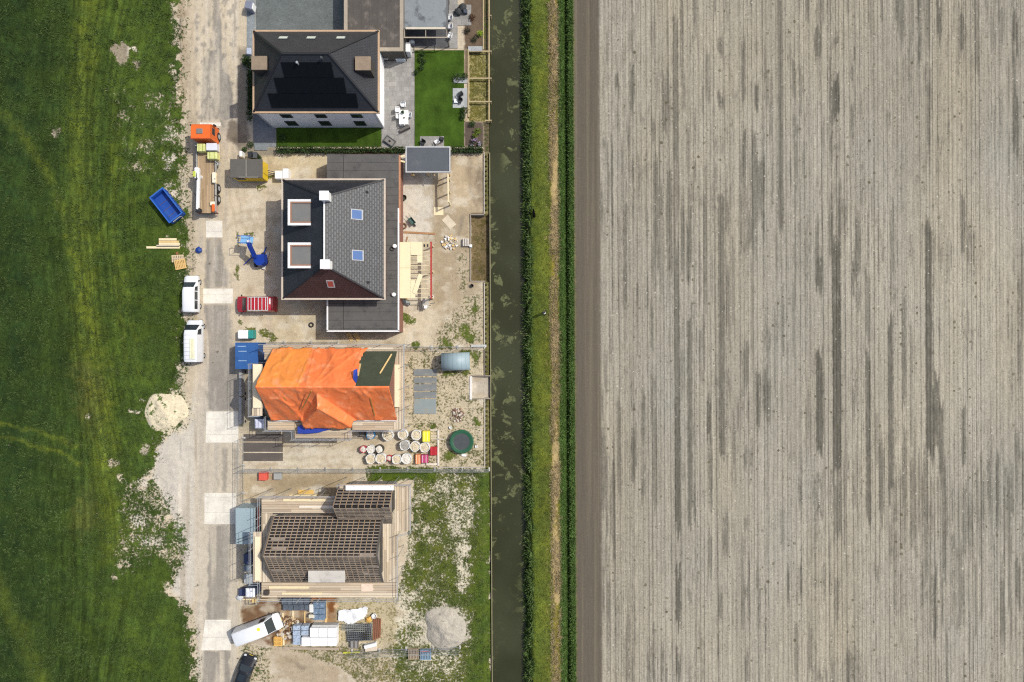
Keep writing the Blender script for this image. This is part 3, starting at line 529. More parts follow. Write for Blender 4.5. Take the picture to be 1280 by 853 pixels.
for p in ([(271, 514.5), (298, 514.5), (298, 553.5), (257, 553.5), (258, 514.5)], R4(255.5, 616.5, 295, 655.5), [(256.5, 775), (288.5, 775), (289, 813), (251.5, 813)], R4(257.5, 276, 278, 297), R4(254, 361, 291, 379.5), R4(250, 153, 276, 158)):
    sheet('concrete_plates', p, .012, SLAB)
# ------------------------------------------------------------------ shared materials
WHITE = M('white_paint', (.70, .70, .69), .5, .05); TRIM = M('white_trim', (.72, .71, .69), .55, .08); TAN = M('tan_gutter', S(196, 166, 134), .6, .12)
BLACK = M('black_rubber', (.018, .018, .02), .7, .2); GLASS = M('dark_glass', (.02, .027, .032), .08, .1, spec=.6); STEEL = M('galvanised_steel', (.42, .44, .46), .45, .12, metal=.4); DARKM = M('dark_metal', (.06, .065, .07), .5, .2)
BRICK = M('red_brick', (.22, .10, .07), .9, .2, 3); GARW = M('dark_garage_wall', (.06, .055, .05), .8, .2); WALLW = M('white_render', (.82, .83, .84), .8, .05, .4); CHIM = M('brown_brick', S(168, 142, 116), .85, .2, 2, dirt=S(150, 140, 128))
PINE = M('new_pine', S(238, 220, 178), .75, .1, 2); PINED = M('yellow_timber', S(222, 190, 130), .75, .15, 2); PLY = M('plywood', S(236, 224, 184), .7, .05, 1.5); WOODG = M('weathered_timber', S(170, 152, 128), .85, .2, 2, dirt=S(140, 126, 108)); BEAMY = M('canal_beam_timber', S(178, 160, 122), .85, .15, 2)
BITU = stripe_mat('bitumen_roofing', S(92, 90, 87), 1.0, 'Y', .6, .85, .035, .22, stain=S(74, 73, 72)); BITUB = stripe_mat('old_bitumen', S(84, 78, 72), 1.0, 'X', .8, .85, .03, .22, stain=S(112, 104, 96)); EPDM = M('grey_roof_membrane', S(88, 92, 98), .8, .12, .7, dirt=S(104, 106, 108))
TILEB = tile_mat('black_roof_tile', (.020, .022, .027), .33, .36, (.009, .009, .01), .5, .02, .12); TILESUN = tile_mat('sunlit_slate_tile', (.047, .052, .060), .62, .30, (.005, .005, .006), .45, .075, .2); TILEM = tile_mat('maroon_roof_tile', (.038, .02, .021), .33, .34, (.012, .008, .008), .5, .03, .15)
RIDGE = M('black_ridge_tile', (.016, .016, .018), .5, .15); SKYGL = M('sky_tinted_skylight_glass', (.06, .13, .30), .12, .1); REDGL = M('red_skylight_glass', (.28, .06, .045), .2, .1); PALEGL = M('pale_skylight_glass', (.52, .56, .48), .25, .08)  # sky reflection put into the base colour of the blue skylight glass
PV = M('solar_panel_glass', (.004, .005, .007), .5, .1, spec=.12); FELT = M('green_underlay', S(70, 76, 58), .8, .25, .8)
def ridge_line(mb, a, b, w=.24): mb.bar(a, b, w, .12)
def house(name, label, cat, loc): return thing(name, label, cat, loc)
# ------------------------------------------------------------------ the northern finished house
def north_house():
    o = Vector((-23, 31.5, 0)); t = thing('house', 'finished white house with a black hipped roof, solar panels and two brown chimneys', 'house', o); ze = 5.9
    a = W(316, 38, ze); b = W(474.5, 142, ze); x0, x1, y0, y1 = a.x, b.x, b.y, a.y; wx0, wx1, wy0, wy1 = x0+.25, x1-.55, 26.66, y1-.3
    wl = MB(o); wl.box(((wx0+wx1)/2, (wy0+wy1)/2, (ze-.1)/2), (wx1-wx0, wy1-wy0, ze-.1)); wl.build('wall', WALLW, t)
    zr = 11.0; rw = W(352, 65, zr); re = W(411, 65, zr); ry = (y0+y1)/2; A = Vector((rw.x, ry, zr)); B = Vector((re.x, ry, zr)); i = .12
    P = [Vector((x0+i, y0+i, ze)), Vector((x1-i, y0+i, ze)), Vector((x1-i, y1-i, ze)), Vector((x0+i, y1-i, ze))]
    r = MB(o); r.slope([P[0], P[1], B, A]); r.slope([P[1], P[2], B]); r.slope([P[2], P[3], A, B]); r.slope([P[3], P[0], A]); rf = r.build('roof', TILEB, t)
    rd = MB(o); ridge_line(rd, A, B)
    for p, q in ((P[0], A), (P[3], A), (P[1], B), (P[2], B)): ridge_line(rd, p+Vector((0, 0, .05)), q+Vector((0, 0, .05)), .2)
    rd.build('ridge_tile', RIDGE, rf)
    g = MB(o); w = .32; zc = ze-.02
    for c, d in ((((x0+x1)/2, y0+w/2, zc), (x1-x0, w, .22)), (((x0+x1)/2, y1-w/2, zc), (x1-x0, w, .22)), ((x0+w/2, (y0+y1)/2, zc), (w, y1-y0-2*w, .22)), ((x1-w/2, (y0+y1)/2, zc), (w, y1-y0-2*w, .22))): g.box(c, d)
    g.build('gutter', TAN, t)
    for cx, cy in ((324, 79), (453.5, 79.5)):
        c = W(cx, cy, 8.75); m = MB(o).box((c.x, c.y, 7.6), (1.72, 1.5, 2.2)); ch = m.build('chimney', M('shaded_chimney_brick', (.05, .042, .036), .9, .2, 3), t)  # shade on the chimney's side faces put into the darker brick colour
        m = MB(o).cbox((c.x, c.y, 8.74), (1.76, 1.56, .14), .03); m.build('chimney_cap', M('chimney_cap_slab', S(146, 128, 108), .8, .25, 1.2), ch)
    # a point on a slope: south slope between P0,P1 and the ridge
    k = (zr-ze)/(ry-y0)
    def south(x, y, d=0.0): return Vector((x, y, ze+k*(y-y0-i)*1.02+d))
    def north(x, y, d=0.0): return Vector((x, y, ze+k*(y1-i-y)*1.02+d))
    for n, ya, yb, xa, xb in ((6, 78, 97, 354.5, 416.5), (8, 97.3, 116.6, 346, 432), (10, 117, 135, 338.5, 447)):
        def on(px, py):   # where the line of sight through a map position meets the slope
            z = 7
            for _ in range(30): p = W(px, py, z); z = ze+k*(p.y-y0-i)*1.02+.12
            return W(px, py, z)
        lo0, lo1, hi = on(xa+1, yb), on(xb+1, yb), on((xa+xb)/2, ya)
        for j in range(n):
            u0 = lo0.x+(lo1.x-lo0.x)*(j+.006)/n; u1 = lo0.x+(lo1.x-lo0.x)*(j+.994)/n
            m = MB(o); m.slope([south(u0, lo0.y, .13), south(u1, lo0.y, .13), south(u1, hi.y-.03, .13), south(u0, hi.y-.03, .13)], .05); m.build('solar_panel', PV, t)
    for px in (354, 389, 426):
        z = 6.6
        for _ in range(30): p = W(px, 47, z); z = ze+k*(y1-i-p.y)*1.02+.1
        x, y = p.x, p.y; m = MB(o); m.slope([north(x+.55, y+.27, .1), north(x-.55, y+.27, .1), north(x-.55, y-.27, .1), north(x+.55, y-.27, .1)], .08); s = m.build('skylight', DARKM, t)
        m = MB(o); m.slope([north(x+.47, y+.21, .125), north(x-.47, y+.21, .125), north(x-.47, y-.21, .125), north(x+.47, y-.21, .125)], .03); m.build('pane', PALEGL, s)
    for px, py in ((371, 78), (401.5, 72)):
        z = 9.5
        for _ in range(30): p = W(px, py, z); z = ze+k*(p.y-y0)*1.02+.5
        m = MB(o).cyl(p+Vector((0, 0, -.7)), p, .09); m.cyl(p, p+Vector((0, 0, .1)), .16, .1); m.build('vent_pipe', STEEL if px < 390 else DARKM, t)
    for row, xs, z0, z1 in ((0, (358, 401, 446), 3.95, 5.05), (1, (363.5, 405.5, 449.5), 1.0, 2.6)):
        for px in xs:
            x = (px-640)*(.0947 if row == 0 else .0975); m = MB(o)
            for c, d in (((x, wy0-.02, z0), (1.3, .1, .08)), ((x, wy0-.02, z1), (1.3, .1, .08)), ((x-.61, wy0-.02, (z0+z1)/2), (.08, .1, z1-z0-.08)), ((x+.61, wy0-.02, (z0+z1)/2), (.08, .1, z1-z0-.08))): m.box(c, d)
            wnd = m.build('window', DARKM, t); MB(o).box((x, wy0-.003, (z0+z1)/2), (1.14, .03, z1-z0-.1)).build('pane', GLASS, wnd)
    for x in (wx0+.1, wx1-.1): MB(o).cyl((x, wy0-.08, 0), (x, wy0-.08, ze-.2), .05).build('downpipe', STEEL, t)
north_house()
def flat_block(name, label, cat, px, z, roofm, copem, wallm, cope=.3, inset=0.0, north=True):
    a = W(px[0], px[1], z); b = W(px[2], px[3], z); o = Vector(((a.x+b.x)/2, (a.y+b.y)/2, 0)); w, d = b.x-a.x, a.y-b.y; t = thing(name, label, cat, o)
    MB(o).box((o.x, o.y, (z-.16)/2), (w-2*inset-.02, d-2*inset-.02, z-.16)).build('wall', wallm, t)
    MB(o).box((o.x, o.y, z-.12), (w-.04, d-.04, .14)).build('roof', roofm, t)
    m = MB(o)
    for c, s in (((o.x, b.y+cope/2, z-.09), (w, cope, .26)), ((o.x, a.y-cope/2, z-.09), (w, cope, .26)), ((a.x+cope/2, o.y, z-.09), (cope, d-2*cope, .26)), ((b.x-cope/2, o.y, z-.09), (cope, d-2*cope, .26))): m.box(c, s)
    m.build('coping', copem, t); return t, o, a, b
COPB = M('beige_coping', S(168, 156, 138), .8, .15)
t, o, a, b = flat_block('garage', 'flat garage with brown felt roof and beige edge behind the black hipped roof', 'garage', (430, -28, 504, 64), 3.1, BITUB, COPB, GARW, .42)
VER = stripe_mat('veranda_roof_sheet', S(134, 140, 142), .12, 'Y', .86, .5, .12, .14, stain=S(88, 92, 94))
def veranda():
    z = 2.8; a = W(504.5, -28, z); b = W(559.5, 36, z); o = Vector(((a.x+b.x)/2, (a.y+b.y)/2, 0)); t = thing('veranda', 'open veranda under a stained grey ribbed roof with a pale front beam', 'veranda', o)
    MB(o).box((o.x, o.y, z-.05), (b.x-a.x, a.y-b.y, .08)).build('roof', VER, t)
    m = MB(o).box((o.x, b.y+.01, z+.02), (b.x-a.x-.5, .22, .2)); m.build('front_beam', M('pale_beam', S(214, 202, 180), .6, .1), t)
    for x in (a.x+.06, b.x-.06): MB(o).box((x, o.y, z-.12), (.14, a.y-b.y, .26)).build('side_beam', M('grey_aluminium', S(110, 110, 108), .5), t)
    for x in (a.x+.1, o.x, b.x-.1): MB(o).box((x, b.y-1.0, 1.3), (.1, .1, 2.6)).build('post', DARKM, t)
    MB(o).box((o.x, b.y-1.0, 2.62), (b.x-a.x, .14, .1)).build('front_rail', COPB, t)
    for i in range(3):
        x = a.x+(b.x-a.x)*i/2+(.1 if i == 0 else -.1 if i == 2 else 0); MB(o).bar((x, b.y, 2.7), (x, b.y-1.0, 2.64), .08).build('rafter', COPB, t)
veranda()
# ------------------------------------------------------------------ the dormer house in the second plot
def dormer_house():
    o = Vector((-20, 12, 0)); t = thing('house', 'nearly finished house with slate tiles, two white dormers and white chimneys', 'house', o); ze, zr = 5.4, 9.15
    a = W(352, 223.5, ze); b = W(482, 375, ze); x0, x1, y0, y1 = a.x, b.x, b.y, a.y; rx = (x0+x1)/2
    MB(o).box((rx, (y0+y1)/2, (ze-.1)/2), (x1-x0-.7, y1-y0-.7, ze-.1)).build('wall', BRICK, t)
    n = W(405, 246, zr); s = W(406, 332, zr); A = Vector((rx, n.y, zr)); B = Vector((rx, s.y, zr)); i = .14
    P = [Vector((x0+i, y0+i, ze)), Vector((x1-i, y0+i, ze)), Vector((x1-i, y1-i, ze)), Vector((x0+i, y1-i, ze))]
    MB(o).slope([P[3], P[0], B, A]).build('roof', TILEB, t); MB(o).slope([P[1], P[2], A, B]).build('roof', TILESUN, t, label='roof slope facing the canal in a grey sunlit tone')  # sun on the canal slope is put into its paler tile colour
    MB(o).slope([P[0], P[1], B]).build('roof', TILEM, t, label='dark maroon hipped end of the roof'); MB(o).slope([P[2], P[3], A]).build('roof', TILEB, t)
    rd = MB(o)
    for p, q in ((P[0], B), (P[1], B), (P[2], A), (P[3], A)): rd = MB(o); ridge_line(rd, p+Vector((0, 0, .04)), q+Vector((0, 0, .04)), .18); rd.build('hip_tile', RIDGE, t)
    MB(o).bar(A+Vector((-.05, 0, .04)), B+Vector((-.05, 0, .04)), .16, .16).build('ridge_tile', TRIM, t)
    g = MB(o); w = .2
    for c, d in ((((x0+x1)/2, y0+w/2, ze), (x1-x0, w, .22)), (((x0+x1)/2, y1-w/2, ze), (x1-x0, w, .22)), ((x0+w/2, (y0+y1)/2, ze), (w, y1-y0-2*w, .22)), ((x1-w/2, (y0+y1)/2, ze), (w, y1-y0-2*w, .22))): g.box(c, d)
    g.build('gutter', M('pale_gutter', S(205, 190, 172), .6, .12), t)
    for px, py in ((405, 244.7), (406, 330.5)):
        c = W(px, py, 10.1); ch = MB(o).box((c.x, c.y, 9.2), (.92, .92, 1.8)).build('chimney', TRIM, t); MB(o).cbox((c.x, c.y, 10.12), (1.06, 1.06, .1), .03).build('chimney_cap', WHITE, ch)
    k = (zr-ze)/(rx-x0); ke = k
    DG = M('dormer_roof_felt', S(120, 120, 118), .8, .12, .9, dirt=S(134, 126, 116)); BR = M('brown_dormer_lining', S(158, 118, 96), .7, .1)
    for ya, yb in ((249.5, 282), (303.5, 335.5)):
        z = 8.0; c0 = W(360, ya, z); c1 = W(388.5, yb, z); zf = ze+k*(c0.x-x0); cx, cy = (c0.x+c1.x)/2, (c0.y+c1.y)/2; w, d = c1.x-c0.x, c0.y-c1.y
        m = MB(o).prism([(c0.x+.1, c1.y+.12), (c1.x, c1.y+.12), (c1.x, c0.y-.12), (c0.x+.1, c0.y-.12)], zf-.4, z-.14); dm = m.build('dormer', M('dormer_wall', S(200, 196, 190), .7), t)
        MB(o).box((cx, cy, z-.1), (w-.1, d-.1, .12)).build('dormer_roof', DG, dm)
        m = MB(o); e = .26
        for cc, dd in (((cx, c1.y+e/2, z-.05), (w, e, .3)), ((cx, c0.y-e/2, z-.05), (w, e, .3)), ((c0.x+e/2, cy, z-.05), (e, d-2*e, .3))): m.box(cc, dd)
        m.build('dormer_trim', WHITE, dm)
        m = MB(o); f = .17
        for cc, dd in (((cx+e/2, c1.y+e+f/2, z-.04), (w-e, f, .22)), ((cx+e/2, c0.y-e-f/2, z-.04), (w-e, f, .22)), ((c0.x+e+f/2, cy, z-.04), (f, d-2*e-2*f, .22))): m.box(cc, dd)
        m.build('dormer_lining', BR, dm); MB(o).box((c0.x+.09, cy, z-.75), (.05, d-.9, .9)).build('window', GLASS, dm)
    def east(x, y, d=0.0): return Vector((x, y, ze+ke*(x1-i-x)*1.02+d))
    def sky(px, py, w, h, fn, pane, on):
        z = 7
        for _ in range(30): p = W(px, py, z); z = on(p.x, p.y)
        q = [fn(p.x+sx*w/2, p.y+sy*h/2, .09) for sx, sy in ((-1, -1), (1, -1), (1, 1), (-1, 1))]; r = [fn(p.x+sx*(w/2-.12), p.y+sy*(h/2-.1), .12) for sx, sy in ((-1, -1), (1, -1), (1, 1), (-1, 1))]
        s = MB(o).slope(q, .1).build('skylight', M('skylight_frame', S(170, 172, 176), .5), t); MB(o).slope(r, .03).build('pane', pane, s)
    for px, py in ((446.5, 268.5), (447.5, 319.5)): sky(px, py, 1.2, 1.2, east, SKYGL, lambda x, y: ze+ke*(x1-i-x)*1.02)
    ks = (zr-ze)/(s.y-y0-i); south = lambda x, y, d=0.0: Vector((x, y, ze+ks*(y-y0-i)+d)); sky(413.5, 355.5, .85, .75, south, REDGL, lambda x, y: ze+ks*(y-y0-i))
    for px, py in ((458.5, 240), (460, 353)):
        z = 6.5
        for _ in range(30): p = W(px, py, z); z = ze+ke*(x1-i-p.x)+.2
        MB(o).cyl(p+Vector((0, 0, -.4)), p, .16, .13).build('roof_vent', BLACK, t)
    # single-storey wing round the house
    ze2 = 3.2; A0 = W(408.5, 193, ze2); B0 = W(499, 415, ze2); N1 = y1-.36; S0 = y0+.36; E0 = x1-.36
    wing = MB(o); roof = MB(o)
    for xa, xb, ya, yb in ((A0.x, B0.x, N1, A0.y), (E0, B0.x, S0, N1), (A0.x, B0.x, B0.y, S0)):
        wing.box(((xa+xb)/2, (ya+yb)/2, 1.5), (xb-xa-.05, yb-ya-.002, 3.0)); roof.box(((xa+xb)/2, (ya+yb)/2, ze2-.1), (xb-xa-.06, yb-ya-.002, .14))
    wing.build('wing_wall', BRICK, t); wr = roof.build('wing_roof', BITU, t)
    m = MB(o); e = .17
    for c, d in ((((A0.x+B0.x)/2, B0.y+e/2, ze2-.02), (B0.x-A0.x, e, .2)), ((A0.x+e/2, (B0.y+S0)/2, ze2-.02), (e, S0-B0.y-.2, .2)), ((B0.x-e/2, (B0.y+A0.y)/2-3.2, ze2-.02), (e, A0.y-B0.y-6.6, .2))): m.box(c, d)
    m.build('coping', WHITE, t)
    m = MB(o).box((B0.x+.04, A0.y-4.2, ze2-.1), (.2, 8.2, .16)); m.build('cavity_edge', M('orange_brick_edge', S(190, 138, 104), .85, .25), t)
    for yc, ln in (((A0.y+N1)/2, A0.y-N1-.3), ((B0.y+S0)/2, S0-B0.y-.5)): MB(o).box((A0.x+2.0, yc, ze2-.02), (.06, ln, .02)).build('seam', M('roof_seam', S(60, 58, 56), .9), wr)
dormer_house()
# ------------------------------------------------------------------ house under the orange tarpaulin
T0 = dict(x0=-28.0, x1=-13.55, yr=-5.05, zr=10.2, ze=5.0, yn=-1.2, ys=-9.25)
def main_z(y): return T0['zr']-abs(y-T0['yr'])*(1.33 if y > T0['yr'] else 1.238)
def dorm_z(x, y): return min(9.25-1.28*abs(x+21.65), 9.25-1.45*max(0, -7.46-y)) if y < T0['yr'] else 0
def tarp_house():
    o = Vector((-20.7, -5.2, 0)); t = thing('house', 'gabled house in its scaffold, roof mostly hidden under an orange tarpaulin', 'house', o); d = T0
    ro = .25
    pf = [(d['ys']+.3, 0), (d['yn']-.3, 0), (d['yn']-.3, d['ze']), (d['yr'], d['zr']-.35), (d['ys']+.3, d['ze'])]
    m = MB(o); n = len(pf); pts = [(x, y, z) for x in (d['x0']+.25, d['x1']-.25) for y, z in pf]; m.add(pts, [tuple(range(n)), tuple(range(2*n-1, n-1, -1))]+[(i, n+i, n+(i+1) % n, (i+1) % n) for i in range(n)]); m.build('wall', BRICK, t)
    r = MB(o); r.slope([(d['x0'], d['yn'], main_z(d['yn'])), (d['x1'], d['yn'], main_z(d['yn'])), (d['x1'], d['yr'], d['zr']), (d['x0'], d['yr'], d['zr'])], .14)
    r.slope([(d['x0'], d['ys'], main_z(d['ys'])), (d['x1'], d['ys'], main_z(d['ys'])), (d['x1'], d['yr'], d['zr']), (d['x0'], d['yr'], d['zr'])], .14); r.build('roof', FELT, t)
    m = MB(o).prism([(-24.3, -10.0), (-19.0, -10.0), (-19.0, -8.9), (-24.3, -8.9)], 0, 5.4); m.build('front_bay', BRICK, t)
    g = MB(o); g.box(((d['x0']+d['x1'])/2, d['ys']-.12, main_z(d['ys'])-.1), (d['x1']-d['x0'], .16, .14)); g.build('gutter', TRIM, t)
    return t
tarp_house()
FOLDS = [(-23.5, -.8, -23.6, -4.6, .16), (-23.2, -1.2, -22.6, -4.9, .14), (-21.9, -4.9, -20.4, -1.0, .13), (-21.7, -4.8, -18.6, -1.6, .12), (-22.0, -4.9, -24.6, -2.0, .11), (-18.4, -4.6, -17.6, -1.0, .08), (-27.2, -1.0, -26.6, -4.6, .07), (-25.6, -1.2, -25.2, -4.4, .06), (-26.3, -5.6, -24.4, -9.2, .12), (-25.0, -5.3, -22.6, -5.6, .09), (-24.6, -9.3, -23.6, -6.4, .14), (-18.9, -6.8, -15.6, -5.5, .08), (-18.0, -8.9, -14.2, -6.4, .10), (-21.6, -7.5, -19.0, -10.1, .14), (-21.7, -7.5, -24.0, -10.0, .12), (-19.4, -9.4, -18.2, -6.4, .10), (-16.4, -5.4, -16.0, -9.2, .06), (-14.4, -5.4, -14.2, -9.2, .06)]
def tarp():
    d = T0; xs = np.arange(d['x0']-.25, d['x1']+.12, .11); ys = np.arange(-10.45, -.55, .11); V = []; idx = {}; F = []; col = []
    o = Vector((-20.7, -5.2, 0))
    gx, gy = np.meshgrid(xs, ys, indexing='ij'); f1 = fbm(gx*.55+gy*.35, gy*.28-gx*.15, 101, 4); f2 = fbm(gx*1.5+gy*.5, gy*.9-gx*.5, 102, 3); jag = fbm(gx*1.3, gy*1.3, 103, 3)
    crease = np.abs(fbm(gx*.35-gy*.3, gy*.32+gx*.2, 104, 3)-.5)
    fold = np.zeros_like(gx)
    for x0, y0, x1, y1, hh in FOLDS:
        L2 = (x1-x0)**2+(y1-y0)**2; tt = np.clip(((gx-x0)*(x1-x0)+(gy-y0)*(y1-y0))/L2, 0, 1); dd = np.hypot(gx-x0-tt*(x1-x0), gy-y0-tt*(y1-y0)); fold += hh*np.exp(-dd/.13)
    def inside(x, y, j):
        jj = (j-.5)*.9
        if y > d['yr']:
            if y > -.75+jj*.6: return False
            z = main_z(y); px = 640+x/(.1*(1-z/H)); py = 426.5-y/(.1*(1-z/H))
            lim = np.interp(py, [435, 441, 452, 462, 470, 481], [462, 456, 451, 450, 446, 446]); return px < lim+jj*4 or y < d['yr']+.12
        if y >= -9.42+jj*.12: return True
        return -10.35+jj*.25 < y and abs(x+21.55) < 3.05+jj*.4+(y+9.3)*.35
    for i, x in enumerate(xs):
        for j, y in enumerate(ys):
            if not inside(x, y, jag[i, j]): continue
            base = main_z(y) if y > -9.42 else 4.75+(y+9.42)*.35; dz = dorm_z(x, y); z = max(base, dz)
            sag = (.5-f1[i, j])*.7+(f2[i, j]-.5)*.06-.05+max(0, .09-crease[i, j])*1.4+fold[i, j]
            rd = min(1, abs(y-d['yr'])/.6); z += .10+max(0, .16+sag*1.25)*rd
            idx[i, j] = len(V); V.append((x-o.x, y-o.y, z-o.z)); col.append((x, y))
    for (i, j) in idx:
        if (i+1, j) in idx and (i, j+1) in idx and (i+1, j+1) in idx: F.append((idx[i, j], idx[i+1, j], idx[i+1, j+1], idx[i, j+1]))
    n = NT('orange_tarpaulin'); v = n.coord('Object'); sp = n.new('ShaderNodeSeparateXYZ'); n.link(v, sp.inputs[0])
    w = n.math('ADD', sp.outputs['X'], n.math('MULTIPLY', n.math('SUBTRACT', n.noise(v, .5, 3), .5), .7)); two = n.math('MULTIPLY', n.ramp(w, -2.84, -2.76), 1.0); up = n.ramp(sp.outputs['Y'], .12, .22)
    c = n.mix(n.math('MULTIPLY', n.math('SUBTRACT', 1.0, two), up), (.78, .19, .055), (.76, .25, .05)); c = n.mix(n.ramp(n.noise(v, .7, 4, .6), .5, .75), c, (.82, .31, .14)); c = n.scalec(c, n.math('ADD', .86, n.math('MULTIPLY', n.noise(v, 2.5, 4, .7), .28)))
    n.link(c, n.bsdf.inputs['Base Color']); n.bsdf.inputs['Roughness'].default_value = .45; n.bump(n.noise(n.coord('Object', (1, .5, .6)), 1.2, 3, .5, 1.0), .16, .10)
    ob = fastmesh('orange_tarpaulin', V, F, n.m, True); ob.location = o; sf = ob.modifiers.new('thickness', 'SOLIDIFY'); sf.thickness = .03; tag(ob, 'wrinkled orange tarpaulin draped over the roof inside the scaffold', 'tarpaulin')
tarp()
def roof_pt(px, py, d=0.0):
    z = 7
    for _ in range(40): p = W(px, py, z); z = .5*z+.5*(main_z(p.y)+d)
    return W(px, py, z)
for (a, b, lab) in (((489.5, 443), (475, 467), 'long loose yellow batten lying on the bare green underlay'), ((450.5, 455), (447.5, 470), 'short yellow batten at the torn edge of the orange tarpaulin')):
    A = roof_pt(*a, .12); Bq = roof_pt(*b, .12); mid = (A+Bq)/2; MB(mid).bar(A, Bq, .16, .08).one('roof_batten', PINED, lab, 'batten')
for (a, b, lab) in (((354.5, 496), (366, 517), 'weathered batten pressing down the left half of the lower orange slope'), ((392.5, 488), (380, 510), 'yellow batten lying in the valley beside the orange tarpaulin fold'), ((463, 498), (468.5, 520), 'thin batten pressing down the right half of the lower orange slope')):
    A = roof_pt(*a, .3); Bq = roof_pt(*b, .3)
    if a[0] == 392.5: A.z += 1.0; Bq.z += .55
    mid = (A+Bq)/2; MB(mid).bar(A, Bq, .12, .08).one('roof_batten', M('ochre_batten', S(196, 140, 70), .75), lab, 'batten')
A = W(443, 468, 8.7)
m = MB(A); m.add([W(442, 463, 9.1), W(446.5, 461, 9.0), W(447, 472, 9.7), W(445, 479.5, 10.0), W(441.5, 474, 9.6)], [(0, 1, 2, 3, 4)]); ob = m.one('blue_plastic_sheet', M('blue_plastic', S(52, 74, 170), .5), 'scrap of blue and white plastic at the torn tarpaulin edge by the ridge', 'plastic sheet'); ob.modifiers.new('t', 'SOLIDIFY').thickness = .03
A = W(388, 538, 5.0)
m = MB(A); m.add([W(372, 534, 5.0), W(376, 532, 5.1), W(400, 536, 5.0), W(414, 536.5, 5.0), W(398, 541, 4.8), W(384, 542.5, 4.7), W(372, 542, 4.8)], [(0, 1, 2, 3, 4, 5, 6)]); ob = m.one('blue_plastic_sheet', M('blue_plastic', S(52, 74, 170), .5), 'strong blue sheet hanging below the bottom fold of the orange tarpaulin', 'plastic sheet'); ob.modifiers.new('t', 'SOLIDIFY').thickness = .04
# ------------------------------------------------------------------ scaffolds
DECK = planks_mat('scaffold_planks', [S(214, 196, 170), S(190, 170, 144), S(226, 210, 184), S(176, 158, 136), S(208, 186, 156)], .3, 'Y'); DECKV = planks_mat('scaffold_planks_upright', [S(214, 196, 170), S(196, 178, 152), S(230, 214, 188), S(180, 164, 142), S(210, 190, 160)], .3, 'X')
def scaffold(label, zd, decks, poles, rails, o, low=None):
    t = thing('scaffold', label, 'scaffold', o)
    for x0, y0, x1, y1, z in decks:
        m = MB(o).rect(x0, y0, x1, y1, z-.08, z); m.build('deck', DECK if (x1-x0) > (y1-y0) else DECKV, t)
    for px, py, z0, z1 in poles:
        p = W(px, py, zd); MB(o).cyl((p.x, p.y, z0), (p.x, p.y, z1), .035, n=8).build('standard_pole', STEEL, t)
    for a, b, z in rails:
        p, q = W(*a, zd), W(*b, zd); MB(o).cyl((p.x, p.y, z), (q.x, q.y, z), .028, n=6).build('guard_rail', STEEL, t)
    return t
def edge(pts, n, zt, zd, inner=None):
    P = []; Rr = []
    for (a, b), k in zip(zip(pts, pts[1:]), n):
        for i in range(k): P.append((a[0]+(b[0]-a[0])*i/k, a[1]+(b[1]-a[1])*i/k, 0, zt))
        Rr += [(a, b, zd+.5), (a, b, zd+1.0)]
    return P, Rr
o = Vector((-20.7, -5.6, 0)); zd = 4.6
P, Rr = edge([(329, 431), (506, 431), (506, 538), (440, 538), (440, 549), (368, 549), (368, 538), (334, 538), (334, 520)], [6, 4, 3, 1, 3, 1, 2, 1], 6.1, zd)
P2, R2 = edge([(333, 440), (333, 432)], [1], 5.8, zd)
scaffold('scaffold with timber decks round the orange tarpaulin roof', zd, [(329, 431.5, 505, 440.5, zd), (491.5, 440.5, 498, 537, zd), (498.4, 440.5, 505, 537, zd+.02), (334.5, 525.5, 368, 537.5, zd), (368.4, 527, 440, 548, zd-.4), (440.4, 526, 491.3, 537.5, zd), (330.5, 440.8, 341, 450, zd)], P, Rr, o)
o2 = Vector((-29.2, -5.6, 0)); zd2 = 7.6
P, Rr = edge([(314.5, 455), (314.5, 520), (327, 520)], [3, 1], 8.7, zd2)
scaffold('narrow scaffold tower by the left gable of the tarpaulin house', zd2, [(315, 456, 328, 520, zd2-.14)], P, Rr, o2)
c = W(321.3, 482, 7.8); MB(c).rect(316.2, 455.5, 326.6, 510, 7.48, 7.8).one('insulation_board_stack', M('pale_insulation', S(244, 228, 194), .8, .08, 1.2), 'tall stack of cream boards on the scaffold tower by the left orange gable', 'board stack')
c = W(496.3, 481, 5.1); MB(c).rect(493.2, 456, 499.3, 509, 4.66, 5.1).one('insulation_board_stack', M('pale_insulation', S(244, 228, 194), .8, .08, 1.2), 'long pale board pack on the right scaffold deck beside the green underlay', 'board stack')
